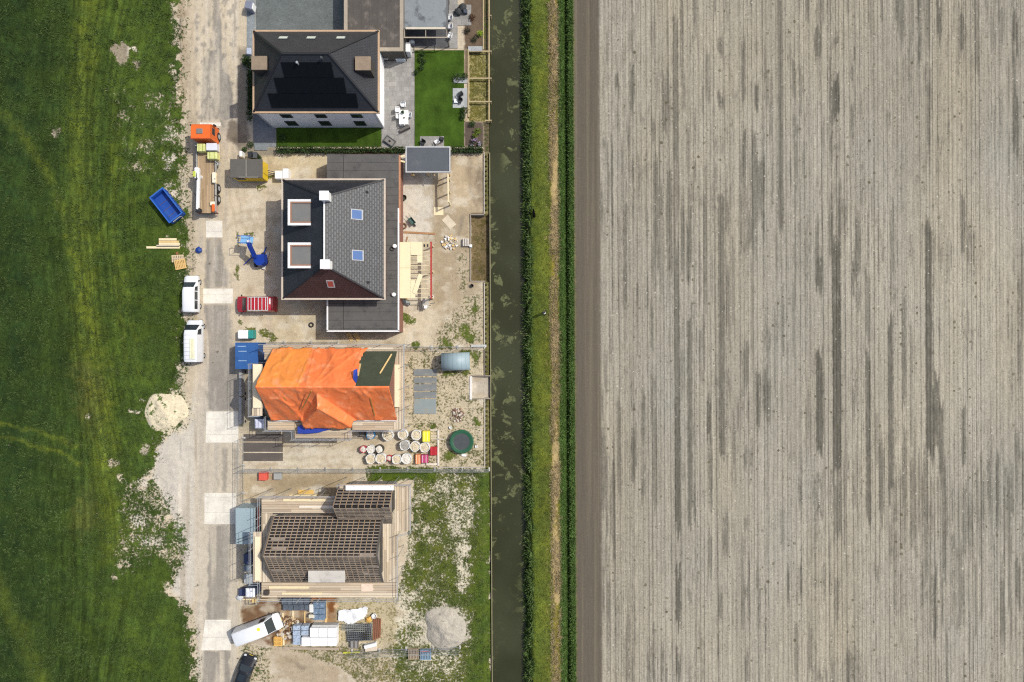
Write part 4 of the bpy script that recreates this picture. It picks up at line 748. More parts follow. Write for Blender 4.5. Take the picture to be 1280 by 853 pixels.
# ------------------------------------------------------------------ house with the bare roof battens
BAT = M('roof_batten_timber', S(150, 137, 123), .85, .35, .9, dirt=S(110, 101, 93)); UND = M('black_underlay', (.010, .009, .010), .8, .2)
def batten_roof(o, t, x0, x1, eave, ridge, ze, zr, rows, cols, holes=True):
    E = [Vector((x0, eave, ze)), Vector((x1, eave, ze))]; Rg = [Vector((x0, ridge, zr)), Vector((x1, ridge, zr))]
    rf = MB(o).slope([E[0], E[1], Rg[1], Rg[0]], .1).build('roof', UND, t); n = (E[1]-E[0]).cross(Rg[0]-E[0]).normalized()
    if n.z < 0: n = -n
    m = MB(o)
    for c in range(cols+1):
        f = c/cols; a = E[0].lerp(E[1], f); b = Rg[0].lerp(Rg[1], f); m.bar(a+n*.04, b+n*.04, .065, .06, n)
    m.build('counter_batten', M('counter_batten_timber', S(184, 154, 116), .8, .25, 1.2), rf)
    m = MB(o); r2 = random.Random(int(abs(eave)*97)); wid = x1-x0; ln = (Rg[0]-E[0]).length
    for k in range(rows):
        f = (k+.35)/rows; a = E[0].lerp(Rg[0], f); b = E[1].lerp(Rg[1], f); m.bar(a+n*.10, b+n*.10, .13, .06, n)
        if r2.random() < .22:      # a board laid across two battens
            u = r2.uniform(0, .1) if r2.random() < .6 else r2.uniform(.8, .9); q0 = a.lerp(b, u)+(Rg[0]-E[0]).normalized()*ln/rows*.45; q1 = a.lerp(b, u+.13)+(Rg[0]-E[0]).normalized()*ln/rows*.45; m.bar(q0+n*.15, q1+n*.15, ln/rows*.95, .05, n)
    m.build('tile_batten', BAT, rf); return rf
def batten_house():
    o = Vector((-21.3, -24, 0)); t = thing('house', 'unfinished house whose two gabled roofs show bare battens over black underlay', 'house', o); x0, x1 = -28.05, -15.4; yn, yr, ys = -20.65, -24.3, -28.5; zn, zr, zs = 4.7, 8.2, 4.5
    def gable(x0, x1, ys, yr, yn, zs, zr, zn, b):
        pf = [(ys+b, 0), (yn-b, 0), (yn-b, zn-.2), (yr, zr-.3), (ys+b, zs-.2)]; n = 5; pts = [(x, y, z) for x in (x0+.4, x1-.4) for y, z in pf]
        m = MB(o).add(pts, [tuple(range(n)), tuple(range(2*n-1, n-1, -1))]+[(i, n+i, n+(i+1) % n, (i+1) % n) for i in range(n)]); m.build('wall', M('grey_block_wall', S(150, 144, 138), .9, .15), t)
    gable(x0, x1, ys, yr, yn, zs, zr, zn, .35)
    batten_roof(o, t, x0, x1, yn, yr, zn, zr, 13, 20); batten_roof(o, t, x0, x1, ys, yr, zs, zr, 14, 20)
    gx0, gx1, gs, gr, gn = -20.35, -13.95, -20.75, -18.85, -17.3; gable(gx0, gx1, gs, gr, gn, 5.5, 7.7, 5.4, .2)
    batten_roof(o, t, gx0, gx1, gn, gr, 5.4, 7.7, 6, 9); batten_roof(o, t, gx0, gx1, gs, gr, 5.5, 7.7, 8, 9)
    MB(o).box(((x0+x1)/2, yr, zr+.12), (x1-x0, .16, .12)).build('ridge_board', BAT, t)
    a = W(385, 713.5, 6.5); b = W(431, 728.5, 6.5); d = MB(o).box(((a.x+b.x)/2, (a.y+b.y)/2, 5.6), (b.x-a.x-.2, a.y-b.y-.1, 1.6)).build('dormer', M('dormer_sheathing', S(170, 160, 146), .8), t)
    MB(o).cbox(((a.x+b.x)/2, (a.y+b.y)/2, 6.46), (b.x-a.x, a.y-b.y, .14), .04).build('dormer_roof', M('pale_dormer_membrane', S(206, 200, 190), .7, .12, .8, dirt=S(180, 174, 164)), d)
    for y0, z0, y1, z1, x in ((yn, zn, yr, zr, x0-.12), (ys, zs, yr, zr, x0-.12), (yn, zn, yr, zr, x1+.12), (ys, zs, yr, zr, x1+.12)): MB(o).bar((x, y0, z0+.1), (x, y1, z1+.1), .2, .12).build('verge_board', M('grey_verge', S(96, 90, 84), .85, .2), t)
batten_house()
o = Vector((-21.3, -24, 0)); zd = 4.3
P, Rr = edge([(326, 620), (424, 620), (424, 605), (514, 605), (514, 664), (498, 668), (498, 748), (326, 748), (326, 620)], [4, 1, 4, 2, 1, 3, 7, 5], 5.9, zd)
sc = scaffold('scaffold with plank decks round the bare batten roof', zd, [(327, 620.5, 424, 641.5, zd), (327, 641.9, 341, 728, zd), (327, 728.4, 497, 747, zd), (478.5, 655, 497, 728, zd), (493.6, 605.5, 513.5, 664, zd+.03), (424.4, 605.5, 493.2, 612.5, zd+.9)], P, Rr, o)
c = W(462, 610, 5.8); MB(c).rect(432, 607, 492, 613.2, 5.62, 5.8).one('white_board_stack', WHITE, 'long white board on the scaffold above the small batten gable', 'board stack')
P, Rr = edge([(315.5, 664), (315.5, 728), (326, 728)], [3, 1], 7.9, 6.8)
scaffold('narrow scaffold beside the left gable of the batten house', 6.8, [(316.5, 665, 326.6, 728, 6.8)], P, Rr, Vector((-29.2, -25.8, 0)))
c = W(322.5, 696, 6.95); MB(c).rect(318.5, 671, 325.2, 726, 6.82, 6.95).one('plank_stack', M('pale_insulation', S(244, 228, 194), .8, .08, 1.2), 'cream planks laid along the narrow scaffold by the batten gable', 'plank stack')
a = W(352, 629, 4.4)
for i, (x0, y0, x1, y1, lab) in enumerate(((354, 624, 406, 627, 'upper pale plank on the deck north of the batten roof'), (374, 632.5, 424, 635, 'long white plank on the deck north of the batten roof'), (336, 733, 386, 736, 'upper loose plank on the deck south of the batten roof'), (352, 741, 402, 743.5, 'lower loose plank on the deck south of the batten roof'))):
    c = W((x0+x1)/2, (y0+y1)/2, 4.4); MB(c).rect(x0, y0, x1, y1, 4.31, 4.39).one('plank', M('white_plank', S(236, 226, 208), .7, .08) if i == 1 else PINE, lab, 'plank')
c = W(458.5, 734, 4.4); MB(c).rect(451.5, 730, 466, 739.5, 4.31, 4.36).one('plywood_sheet', M('pink_ply', S(232, 208, 186), .75), 'pale square plywood sheet on the deck south of the batten roof', 'plywood sheet')
c = W(333.5, 741, 4.4); m = MB(c).cbox(tuple(W(333.5, 741, 4.55)), (.5, .6, .45), .05); m.one('tool_crate', M('dark_crate', S(70, 62, 58), .7), 'small dark crate in the corner of the deck south of the batten roof', 'crate')
# ------------------------------------------------------------------ vehicles (front towards +x in their own frame)
def vehicle(name, label, cat, loc, rz, L, Wd, st, paint, side_win, rear_glass=None, wheels=.33, axle=(.8, .8), dup_group=None):
    t = thing(name, label, cat, (loc.x, loc.y, 0), rz); belt = 1.02; m = MB(); ring = 12; n = len(st)
    def sec(x, zt, w, wt):
        b = min(belt, zt-.10); s = max(zt-.09, b+.04)
        half = [(w*.9, .24), (w, .5), (w*.995, b), (wt, s), (wt-.10, zt-.015), (wt*.5, zt+.012)]
        return [(x, -y, z) for y, z in half]+[(x, y, z) for y, z in half[::-1]]
    for s in st: m.add(sec(*s), [])
    f = [tuple(range(ring)), tuple(range(n*ring-1, (n-1)*ring-1, -1))]
    for k in range(n-1):
        for i in range(ring): f.append((k*ring+i, k*ring+(i+1) % ring, (k+1)*ring+(i+1) % ring, (k+1)*ring+i))
    m.f = [list(q) for q in f]; body = m.build('body', paint, t, smooth=38)
    sx = lambda i: st[i]
    def glass_q(i, j, e=.06, nm='windscreen'):
        (xa, za, wa, ta), (xb, zb, wb, tb) = st[i], st[j]; q = MB(); d = (Vector((xb, 0, zb))-Vector((xa, 0, za))).normalized(); nn = Vector((-d.z, 0, d.x)); nn = nn if nn.z > 0 else -nn
        pa = Vector((xa, 0, za))+d*e; pb = Vector((xb, 0, zb))-d*e; P = []
        for off in (.028, -.03):
            for p, w in ((pa, ta-.05), (pb, tb-.07)):
                for sgn in (-1, 1): P.append(p+nn*off+Vector((0, sgn*w, 0)))
        q.add(P, [(0, 1, 3, 2), (4, 6, 7, 5), (0, 4, 5, 1), (2, 3, 7, 6), (0, 2, 6, 4), (1, 5, 7, 3)]); q.build(nm, GLASS, t)
    glass_q(*rear_glass['front']);
    if 'rear' in rear_glass: glass_q(*rear_glass['rear'], nm='rear_window')
    def side_pt(x, s, sg):
        for k in range(n-1):
            if st[k][0] >= x >= st[k+1][0]:
                u = (st[k][0]-x)/(st[k][0]-st[k+1][0]); zt, w, wt = (st[k][q]*(1-u)+st[k+1][q]*u for q in (1, 2, 3)); b = min(belt, zt-.1); h = max(zt-.09, b+.04)
                return Vector((x, sg*((w*.995)*(1-s)+wt*s+.012), b*(1-s)+h*s))
        return Vector((x, 0, 0))
    for xa, xb, s0, s1 in side_win:
        for sg in (-1, 1):
            q = MB(); P = [side_pt(xa, s0, sg), side_pt(xb, s0, sg), side_pt(xb, s1, sg), side_pt(xa-(.12 if xa > L*.1 else 0), s1, sg)]; inn = [p-Vector((0, sg*.05, 0)) for p in P]
            q.add(P+inn, [(0, 1, 2, 3), (7, 6, 5, 4), (0, 4, 5, 1), (1, 5, 6, 2), (2, 6, 7, 3), (3, 7, 4, 0)]); q.build('side_window', GLASS, t)
    for x in (L/2-axle[0], -L/2+axle[1]):
        for sg in (-1, 1):
            y = sg*(Wd/2-.11); wv = MB().cyl((x, y-.1, wheels), (x, y+.1, wheels), wheels, n=20).build('wheel', BLACK, t, smooth=40); MB().cyl((x, y+sg*.085, wheels), (x, y+sg*.108, wheels), wheels*.6, n=14).build('rim', STEEL, wv)
    for sg in (-1, 1):
        MB().cbox((st[2][0]-.42, sg*(Wd/2+.1), 1.02), (.12, .2, .18), .03).build('mirror', BLACK, t)
        MB().cbox((L/2-.13, sg*(Wd/2-.24), .66), (.2, .3, .14), .03).build('headlight', M('headlight_glass', (.6, .62, .64), .15), t)
        MB().cbox((-L/2+.02, sg*(Wd/2-.14), .9), (.06, .14, .36), .02).build('tail_light', M('red_lamp', (.35, .02, .02), .3), t)
    MB().box((L/2-.03, 0, .45), (.1, Wd*.86, .2)).build('bumper', M('grey_bumper', (.05, .052, .055), .6), t)
    MB().box((L/2+.025, 0, .5), (.02, .5, .11)).build('number_plate', M('yellow_plate', (.6, .45, .05), .5), t)
    return t
def van_st(L, W2, Ht, hood=.85, blunt=False):
    h = L/2; return [(h, .60, W2*.70, W2*.62), (h-.09, .86, W2*.88, W2*.76), (h-.28, .98, W2*.97, W2*.84), (h-hood, 1.16, W2, W2*.86), (h-hood-.72, Ht-.1, W2, W2*.80), (h-hood-1.1, Ht, W2, W2*.82), (0, Ht+.02, W2, W2*.83), (-h+.3, Ht-.02, W2, W2*.82), (-h+.06, Ht-.14, W2*.98, W2*.80), (-h+.02, 1.2, W2*.96, W2*.84), (-h, .9, W2*.88, W2*.76)]
VW = M('van_white', (.68, .69, .70), .3, .05, spec=.5); VR = M('van_red', (.36, .016, .028), .3, .06, spec=.5); VB = M('car_black', (.012, .013, .015), .18, .1, spec=.6)
def vmid(x0, y0, x1, y1, z=1.0): return W((x0+x1)/2, (y0+y1)/2, z)
v1 = vehicle('van', 'smooth white van on the grass edge, upper of two facing the truck', 'van', vmid(228.5, 344, 249, 391), PI/2, 4.6, 1.74, van_st(4.6, .87, 1.85), VW, [(.95, .35, .1, .85), (.25, -.75, .1, .85), (-.85, -1.9, .1, .85)], {'front': (3, 4)})
v2 = vehicle('van', 'white van with pale boards on its ribbed roof, lower of two facing the truck', 'van', vmid(230.5, 399.5, 255, 453.5), PI/2, 5.25, 1.9, van_st(5.25, .95, 2.15, .6), VW, [(1.55, .8, .1, .85)], {'front': (3, 4)})
m = MB()
for x in (.75, .25, -.25, -.75, -1.25, -1.75, -2.2): m.box((x, 0, 2.185), (.05, 1.42, .04))
m.build('roof_rib', M('roof_rib_grey', (.5, .5, .51), .5), v2)
m = MB()
for y in (-.12, -.32, -.52): m.box((-.95, y, 2.235), (2.5, .16, .05))
m.build('roof_board', M('cream_board', S(240, 236, 200), .6), v2)
v3 = vehicle('van', 'long white van with a yellow roof mark parked on the brown mud', 'van', W(322.5, 786.5, 1.1), math.radians(20.5), 5.7, 2.05, van_st(5.7, 1.03, 2.3, .7), VW, [(1.5, .7, .1, .85)], {'front': (3, 4)})
MB().cyl((.62, .25, 2.312), (.62, .25, 2.345), .23, .2, 10).build('roof_lamp', M('yellow_lamp', (.85, .75, .05), .4), v3)
v4 = vehicle('van', 'red van with a white roof rack parked before the dormer house', 'van', vmid(294.5, 370, 345, 391), PI, 4.9, 1.96, van_st(4.9, .98, 1.9), VR, [(1.1, .4, .1, .85), (.3, -.8, .1, .85)], {'front': (3, 4)})
m = MB()
for x in (.55, .18, -.25, -.7, -1.15, -1.6, -1.85): m.box((x, 0, 2.06), (.06, 1.62, .05))
for y in (-.8, .8): m.box((-.65, y, 2.09), (2.5, .05, .05))
for x in (.5, -1.8):
    for y in (-.8, .8): m.box((x, y, 1.98), (.05, .05, .16))
m.build('roof_rack', WHITE, v4); MB().box((-2.06, -.3, 1.93), (.16, .7, .05)).build('roof_board', WHITE, v4)
h = 2.15
cst = [(h, .55, .70, .6), (h-.08, .70, .80, .7), (h-.3, .80, .86, .74), (h-1.05, .98, .88, .76), (h-1.75, 1.42, .89, .62), (h-2.2, 1.49, .89, .63), (h-3.2, 1.47, .89, .63), (-h+.62, 1.40, .88, .62), (-h+.18, 1.0, .86, .68), (-h, .58, .78, .66)]
c1 = vehicle('car', 'black car parked on sandy ground at the bottom edge of the plots', 'car', W(305.5, 841, .8), math.radians(70), 4.3, 1.78, cst, VB, [(.5, -.1, .12, .85), (-.2, -1.0, .12, .85)], {'front': (3, 4), 'rear': (7, 8)}, axle=(.85, .8))
MB().box((-.35, 0, 1.505), (.9, .8, .02)).build('roof_window', GLASS, c1)
# ------------------------------------------------------------------ crane truck
def truck():
    c = W(259, 212, 1.2); t = thing('truck', 'orange flatbed crane truck standing on the sandy road', 'truck', (c.x, c.y, 0), PI/2); OR = M('orange_paint', (.66, .13, .022), .4, .06)
    m = MB()
    for y in (-.45, .45): m.box((-.3, y, .85), (10.0, .16, .26))
    m.build('chassis', DARKM, t)
    m = MB(); prof = [(5.1, .5), (5.2, 1.5), (5.08, 2.75), (4.85, 3.02), (3.32, 3.05), (3.25, .6)]; n = len(prof); pts = [(x, y, z) for y in (-1.16, 1.16) for x, z in prof]
    m.add(pts, [tuple(range(n)), tuple(range(2*n-1, n-1, -1))]+[(i, n+i, n+(i+1) % n, (i+1) % n) for i in range(n)]); cab = m.build('cab', OR, t)
    MB().cbox((4.15, .1, 3.08), (.62, .75, .08), .03).build('roof_hatch', M('grey_hatch', S(128, 128, 126), .5), cab)
    m = MB().add([(5.23, -1.0, 1.75), (5.23, 1.0, 1.75), (5.13, .95, 2.6), (5.13, -.95, 2.6)], [(0, 1, 2, 3)]); w = m.build('windscreen', GLASS, cab); w.modifiers.new('t', 'SOLIDIFY').thickness = .03
    for y in (-1.17, 1.17): MB().box((4.35, y, 2.1), (.8, .03, .75)).build('side_window', GLASS, cab)
    for y in (-1.42, 1.42): MB().cbox((5.05, y, 2.35), (.16, .22, .55), .03).build('mirror', BLACK, cab)
    MB().box((3.27, 0, 3.09), (.1, 2.3, .08)).build('roof_spoiler', M('dark_orange', (.45, .07, .012), .5), cab)
    MB().box((5.2, 0, .55), (.15, 2.3, .4)).build('bumper', M('grey_bumper', (.05, .052, .055), .6), cab)
    for y in (-.85, .85): MB().cbox((5.26, y, .75), (.06, .35, .18), .02).build('headlight', M('headlight_glass', (.6, .62, .64), .15), cab)
    MB().box((-1.35, 0, 1.2), (8.1, 2.24, .12)).build('bed', planks_mat('bed_planks', [S(176, 150, 116), S(160, 136, 104), S(190, 164, 130)], .18, 'Y'), t)
    m = MB()
    for y in (-1.16, 1.16): m.box((-1.35, y, 1.42), (8.1, .06, .42))
    m.box((2.72, 0, 1.6), (.08, 2.3, .8)); m.build('side_board', M('grey_side_board', S(176, 176, 172), .5), t)
    for y in (-1.1, 1.1):
        for x in (2.6, .7, -1.3, -3.3, -5.3): MB().box((x, y*1.07, 1.5), (.09, .09, .62)).build('stake', DARKM, t)
    for x in (4.2, -2.2, -3.55):
        for y in (-1.02, 1.02):
            w = MB().cyl((x, y-.17, .52), (x, y+.17, .52), .52, n=22).build('wheel', BLACK, t, smooth=40); MB().cyl((x, y+(.16 if y > 0 else -.16), .52), (x, y+(.19 if y > 0 else -.19), .52), .3, n=14).build('rim', STEEL, w)
    for y in (-1.0, 1.0):
        for x in (-2.2, -3.55): MB().cbox((x, y*1.05, 1.08), (1.15, .3, .06), .02).build('mudguard', BLACK, t)
    cr = MB().cyl((-1.0, .74, 1.25), (-1.0, .74, 2.3), .24, .2, 14).build('crane', WHITE, t); MB().cbox((-.75, .7, 2.35), (1.35, .55, .5), .08).build('crane_head', WHITE, cr)
    MB().cbox((-.9, .95, 2.5), (.7, .35, .35), .05).build('control_box', M('lime_machine', S(190, 200, 80), .5), cr); MB().cyl((-.4, .66, 2.5), (-1.6, .7, 2.55), .09).build('ram', BLACK, cr)
    MB().bar((-1.2, .52, 2.35), (-4.9, .72, 2.05), .32, .3).build('boom', WHITE, cr); MB().bar((-3.0, .62, 2.36), (-5.1, .74, 2.2), .24, .2).build('boom_tip', WHITE, cr); MB().cbox((-5.2, .72, 1.9), (.5, .5, .7), .08).build('grab', BLACK, cr)
    MB().bar((-.9, .95, 1.9), (-.9, 1.4, 2.3), .08).build('crane_lever', BLACK, cr)
    MB().cbox((-4.85, -.95, 1.35), (.95, .34, .9), .06).build('tool_box', OR, t); MB().cbox((-5.35, 0, .75), (.12, 2.3, .3), .02).build('bumper', M('grey_bumper', (.05, .052, .055), .6), t)
    for y in (-1.0, 1.0): MB().cbox((-5.42, y, .95), (.06, .35, .16), .02).build('tail_light', M('red_lamp', (.35, .02, .02), .3), t)
    MB().cbox((1.2, -.98, .8), (1.3, .5, .55), .08).build('fuel_tank', STEEL, t)
truck()
LIME = M('lime_wrap', S(220, 222, 150), .5, .2, 3, dirt=S(190, 196, 84)); WRAP = M('clear_wrap', S(226, 226, 236), .4, .08)
def load(px, py, d, rz, name, mat, label, cat, z0=1.27, strap=None):
    c = W(px, py, z0+d[2]); t = thing(name, label, cat, (c.x, c.y, z0), rz); m = MB()
    for y in (-d[1]/2+.08, 0, d[1]/2-.08): m.box((0, y, .05), (d[0], .09, .1))
    m.box((0, 0, .115), (d[0], d[1], .03)); m.build('pallet', PINED, t); MB().cbox((0, 0, .13+(d[2]-.13)/2), (d[0]-.06, d[1]-.06, d[2]-.13), .05).build('goods', mat, t)
    if strap:
        for x in (-d[0]*.22, d[0]*.22): MB().box((x, 0, d[2]+.004), (.06, d[1]-.05, .015)).build('strap', strap, t)
    return t
load(251, 184.5, (1.05, 1.0, 1.0), 0, 'pallet_load', LIME, 'lime wrapped pallet on the truck bed, left of the white wrapped one', 'pallet load', strap=M('olive_strap', S(150, 160, 60), .6))
load(264, 183.5, (1.35, .95, 1.0), 0, 'pallet_load', WRAP, 'white wrapped pallet on the truck bed right behind the orange cab', 'pallet load')
load(265, 194.5, (1.25, .9, .9), 0, 'pallet_load', LIME, 'lime wrapped pallet on the truck bed, below the white wrapped one', 'pallet load', strap=M('olive_strap', S(150, 160, 60), .6))
load(267, 222, (.5, 1.35, .5), 0, 'pallet_load', M('cream_goods', S(238, 230, 206), .6), 'narrow cream pack halfway down the truck bed', 'pallet load')
c = W(265.5, 254, 1.3); load(265.5, 254.5, (.7, .55, .35), 0, 'pallet_load', M('cream_goods', S(238, 230, 206), .6), 'little cream pack at the rear end of the truck', 'pallet load')
# ------------------------------------------------------------------ containers, cabins, skip
def container(name, label, cat, px, h, paint, roofm, ridges='Y', pitch=.3, doors=True, front='W'):
    a = W(px[0], px[1], h); b = W(px[2], px[3], h); o = Vector(((a.x+b.x)/2, (a.y+b.y)/2, 0)); w, d = b.x-a.x, a.y-b.y; t = thing(name, label, cat, o)
    m = MB(); m.box((0, 0, h/2+.05), (w-.1, d-.1, h-.25))
    n = int(w/pitch); 
    for i in range(n):
        for sg in (-1, 1): m.box((-w/2+(i+.5)*w/n, sg*(d/2-.045), h/2), (pitch*.5, .05, h-.5))
    n = int(d/pitch)
    for i in range(n):
        for sg in (-1, 1): m.box((sg*(w/2-.045), -d/2+(i+.5)*d/n, h/2), (.05, pitch*.5, h-.5))
    m.build('wall', paint, t)
    m = MB()
    for x in (-1, 1):
        for y in (-1, 1): m.box((x*(w/2-.06), y*(d/2-.06), h/2), (.14, .14, h-.02))
    for y in (-1, 1): m.box((0, y*(d/2-.06), h-.08), (w-.26, .12, .14)); m.box((0, y*(d/2-.06), .1), (w-.26, .12, .16))
    for x in (-1, 1): m.box((x*(w/2-.06), 0, h-.08), (.12, d-.26, .14)); m.box((x*(w/2-.06), 0, .1), (.12, d-.26, .16))
    m.build('frame', paint, t); m = MB().box((0, 0, h-.07), (w-.24, d-.24, .06))
    k = int((d if ridges == 'Y' else w)/.4)
    for i in range(k):
        if ridges == 'Y': m.box((0, -d/2+.2+(i+.5)*(d-.4)/k, h-.03), (w-.4, .16, .03))
        else: m.box((-w/2+.2+(i+.5)*(w-.4)/k, 0, h-.03), (.16, d-.4, .03))
    m.build('roof', roofm, t)
    if doors:
        s = -1 if front == 'W' else 1
        for y in (-d/4+.02, d/4-.02):
            dr = MB().box((s*(w/2+.01), y, h/2), (.05, d/2-.2, h-.4)).build('door', paint, t); MB().cyl((s*(w/2+.05), y*.6, .4), (s*(w/2+.05), y*.6, h-.4), .025, n=8).build('handle', STEEL, dr)
    return t, o, w, d
BLU = M('container_blue', S(52, 98, 160), .5, .12, .8, dirt=S(46, 84, 138)); YEL = M('hut_yellow', (.66, .46, .02), .45, .08)
t, o, w, d = container('site_container', 'blue site container by the road beside the orange roof', 'container', (294, 428.5, 322.5, 461.5), 2.6, BLU, BLU, 'X', .3, True, 'W')
for y, xx in ((1.15, -.6), (.55, -.5), (-.6, -.5)): MB().box((xx, y, 2.585), (1.0, .1, .05)).build('roof_bar', M('pale_blue_bar', S(150, 176, 204), .5), t)
t, o, w, d = container('site_container', 'pale grey blue container by the road beside the bare batten roof', 'container', (294.5, 635.5, 318.5, 680.5), 2.6, M('container_grey_blue', S(158, 176, 182), .5, .06), M('container_grey_roof', S(160, 178, 184), .55, .08, .6, dirt=S(140, 150, 148)), 'Y', .3, True, 'W')
for yy in (-1.25, -1.6): MB().bar((-1.0, yy-.4, 2.66), (1.3, yy+.45, 2.68), .06, .05).build('roof_rail', DARKM, t)
c = W(321, 649, 2.3); t = thing('sign_board', 'red and white sign board standing beside the grey blue container', 'sign', (c.x, c.y, 0)); RED = M('sign_red', (.55, .045, .02), .5, .06)
MB().box((0, 0, 1.9), (.06, 2.7, 1.0), 0, ('Y', .5)).build('panel', RED, t); m = MB()
m.box((.02, -.35, 1.91), (.03, 1.6, .52), 0, ('Y', .5)); m.build('white_field', WHITE, t); MB().box((.035, -.3, 1.93), (.02, .8, .16), 0, ('Y', .5)).build('lettering', BLACK, t)
for y in (-1.1, 1.1): MB().cyl((0, y, 0), (0, y, 1.9), .04, n=8).build('post', STEEL, t)
# yellow hut
z = 2.5; a = W(287.5, 199, z); b = W(328, 222.5, z); o = Vector(((a.x+b.x)/2, (a.y+b.y)/2, 0)); w, d = b.x-a.x, a.y-b.y
t = thing('site_hut', 'yellow site hut with a dark grey roof beside the crane truck', 'hut', o)
m = MB().box((0, 0, 1.32), (w-.25, d-.2, 2.24))
for i in range(9): m.box((-w/2+.35+i*(w-.7)/8, -d/2+.09, 1.3), (.08, .04, 2.1))
m.build('wall', YEL, t); MB().cbox((0, 0, z-.05), (w, d, .12), .04).build('roof', M('hut_roof', S(98, 94, 88), .8, .14, .8), t); m = MB().box((0, 0, z+.03), (.09, d-.1, .05)); m.box((.3, -d/2+.07, z+.03), (w*.6, .09, .05)); m.build('roof_seam', M('pale_seam', S(150, 146, 138), .7), t)
MB().box((w/2-.1, .1, 1.3), (.06, 1.0, 2.0)).build('door', M('hut_door', (.6, .42, .03), .5), t); MB().box((-1.0, -d/2+.07, 1.6), (1.0, .05, .7)).build('window', GLASS, t)
for x in (-1.1, 1.1):
    for y in (-.9, .9): MB().box((x, y, .1), (.3, .3, .2)).build('foot', M('concrete_foot', S(160, 154, 146), .9), t)
m = MB().bar((w/2-.1, .3, .4), (w/2+1.0, 0, .38), .08); m.bar((w/2-.1, -.3, .4), (w/2+1.0, 0, .38), .08); m.build('drawbar', DARKM, t)
# blue skip
def skip():
    c = W(209, 257.5, .9); t = thing('skip', 'empty blue open skip standing askew on the meadow', 'skip', (c.x, c.y, 0), math.radians(-52)); B2 = M('skip_blue', S(34, 88, 178), .5, .12, .8, dirt=S(44, 92, 168)); L, Wd, h = 3.9, 1.95, 1.1
    m = MB(); th = .06
    for y in (-1, 1): m.box((0, y*(Wd/2-th/2), h/2+.12), (L, th, h-.15))
    for x in (-1, 1): m.box((x*(L/2-th/2), 0, h/2+.12), (th, Wd-2*th-.004, h-.15))
    for y in (-1, 1):
        for i in range(7): m.box((-L/2+.3+i*(L-.6)/6, y*(Wd/2+.035), h/2+.1), (.08, .066, h-.2))
    m.build('body', B2, t); MB().box((0, 0, .24), (L-2*th-.01, Wd-2*th-.01, .08)).build('floor', M('skip_floor', S(30, 78, 164), .6, .15, .9, dirt=S(54, 92, 158)), t)
    m = MB()
    for y in (-1, 1): m.box((0, y*(Wd/2+.0), h+.09), (L+.1, .14, .1))
    for x in (-1, 1): m.box((x*(L/2), 0, h+.09), (.14, Wd-.16, .1))
    m.build('rim', M('skip_rim', S(52, 104, 190), .5, .1), t)
    m = MB()
    for x in (-.9, 0, .9): m.box((x, 0, .3), (.06, Wd-.2, .05))
    m.build('floor_rib', M('skip_floor_rib', S(90, 84, 110), .7), t); m = MB().bar((L/2, -.5, .4), (L/2+.2, -.5, 1.2), .08); m.bar((L/2, .5, .4), (L/2+.2, .5, 1.2), .08); m.bar((L/2+.16, -.5, 1.1), (L/2+.16, .5, 1.1), .07); m.build('lifting_hook', STEEL, t)
    for y in (-.7, .7): MB().box((0, y, .1), (L, .14, .16)).build('skid', DARKM, t)
    m = MB().box((-L/2-.0, 0, 1.0), (.16, Wd+.1, .45)); m.build('end_flap', M('skip_rim', S(52, 104, 190), .5, .1), t)
skip()
# ------------------------------------------------------------------ carport and timber frames of the second plot
def carport():
    z = 2.75; a = W(507, 183.3, z); b = W(563, 216, z); o = Vector(((a.x+b.x)/2, (a.y+b.y)/2, 0)); t = thing('carport', 'flat dark roofed carport with white edges beside the long hedge', 'carport', o); w, d = b.x-a.x, a.y-b.y
    MB(o).box((o.x, o.y, z-.07), (w-.3, d-.3, .12)).build('roof', EPDM, t); m = MB(o); e = .15
    for c, s in (((o.x, b.y+e/2, z-.06), (w, e, .24)), ((o.x, a.y-e/2, z-.06), (w, e, .24)), ((a.x+e/2, o.y, z-.06), (e, d-2*e, .24)), ((b.x-e/2, o.y, z-.06), (e, d-2*e, .24))): m.box(c, s)
    m.build('fascia', M('pale_fascia', S(190, 190, 190), .5, .06), t)
    for x in (a.x+.5, o.x-.2, b.x-.3):
        for y in (a.y-.3, b.y+.25): MB(o).box((x, y, (z-.2)/2), (.14, .14, z-.2)).build('post', PINED, t)
    for x in (a.x+.5, o.x+.3): MB(o).bar((x, b.y+.25, 1.7), (x+.5, b.y-.25, 2.55), .1).build('brace', PINED, t)
carport()
o = W(560.5, 236, 2.5); t = thing('pergola', 'new timber beam on posts running south from the carport', 'pergola', (o.x, o.y, 0)); o.z = 0
p, q = W(560, 216, 2.5), W(560.6, 253, 2.5); MB(o).bar(p, q, .16, .2).build('beam', PINE, t)
for f in (.12, .55, .97):
    c = p.lerp(q, f); MB(o).box((c.x, c.y, 1.2), (.14, .14, 2.4)).build('post', PINE, t)
c = W(499.5, 201, 2.4); o = Vector((c.x, c.y, 0)); t = thing('pergola', 'short raw timber corner frame between flat felt roof and carport', 'pergola', o)
for A, Bq in (((497.5, 196.5), (506, 195)), ((497.5, 200.5), (507, 203))): MB(o).bar(W(*A, 2.6), W(*Bq, 2.6), .2, .12).build('beam', PINE, t)
MB(o).bar(W(497.8, 196, 2.58), W(497.8, 202, 2.58), .14, .12).build('beam', PINED, t)
for A in ((497.8, 196.5), (497.8, 201.5)): c = W(*A, 2.5); MB(o).box((c.x, c.y, 1.25), (.12, .12, 2.5)).build('post', PINE, t)
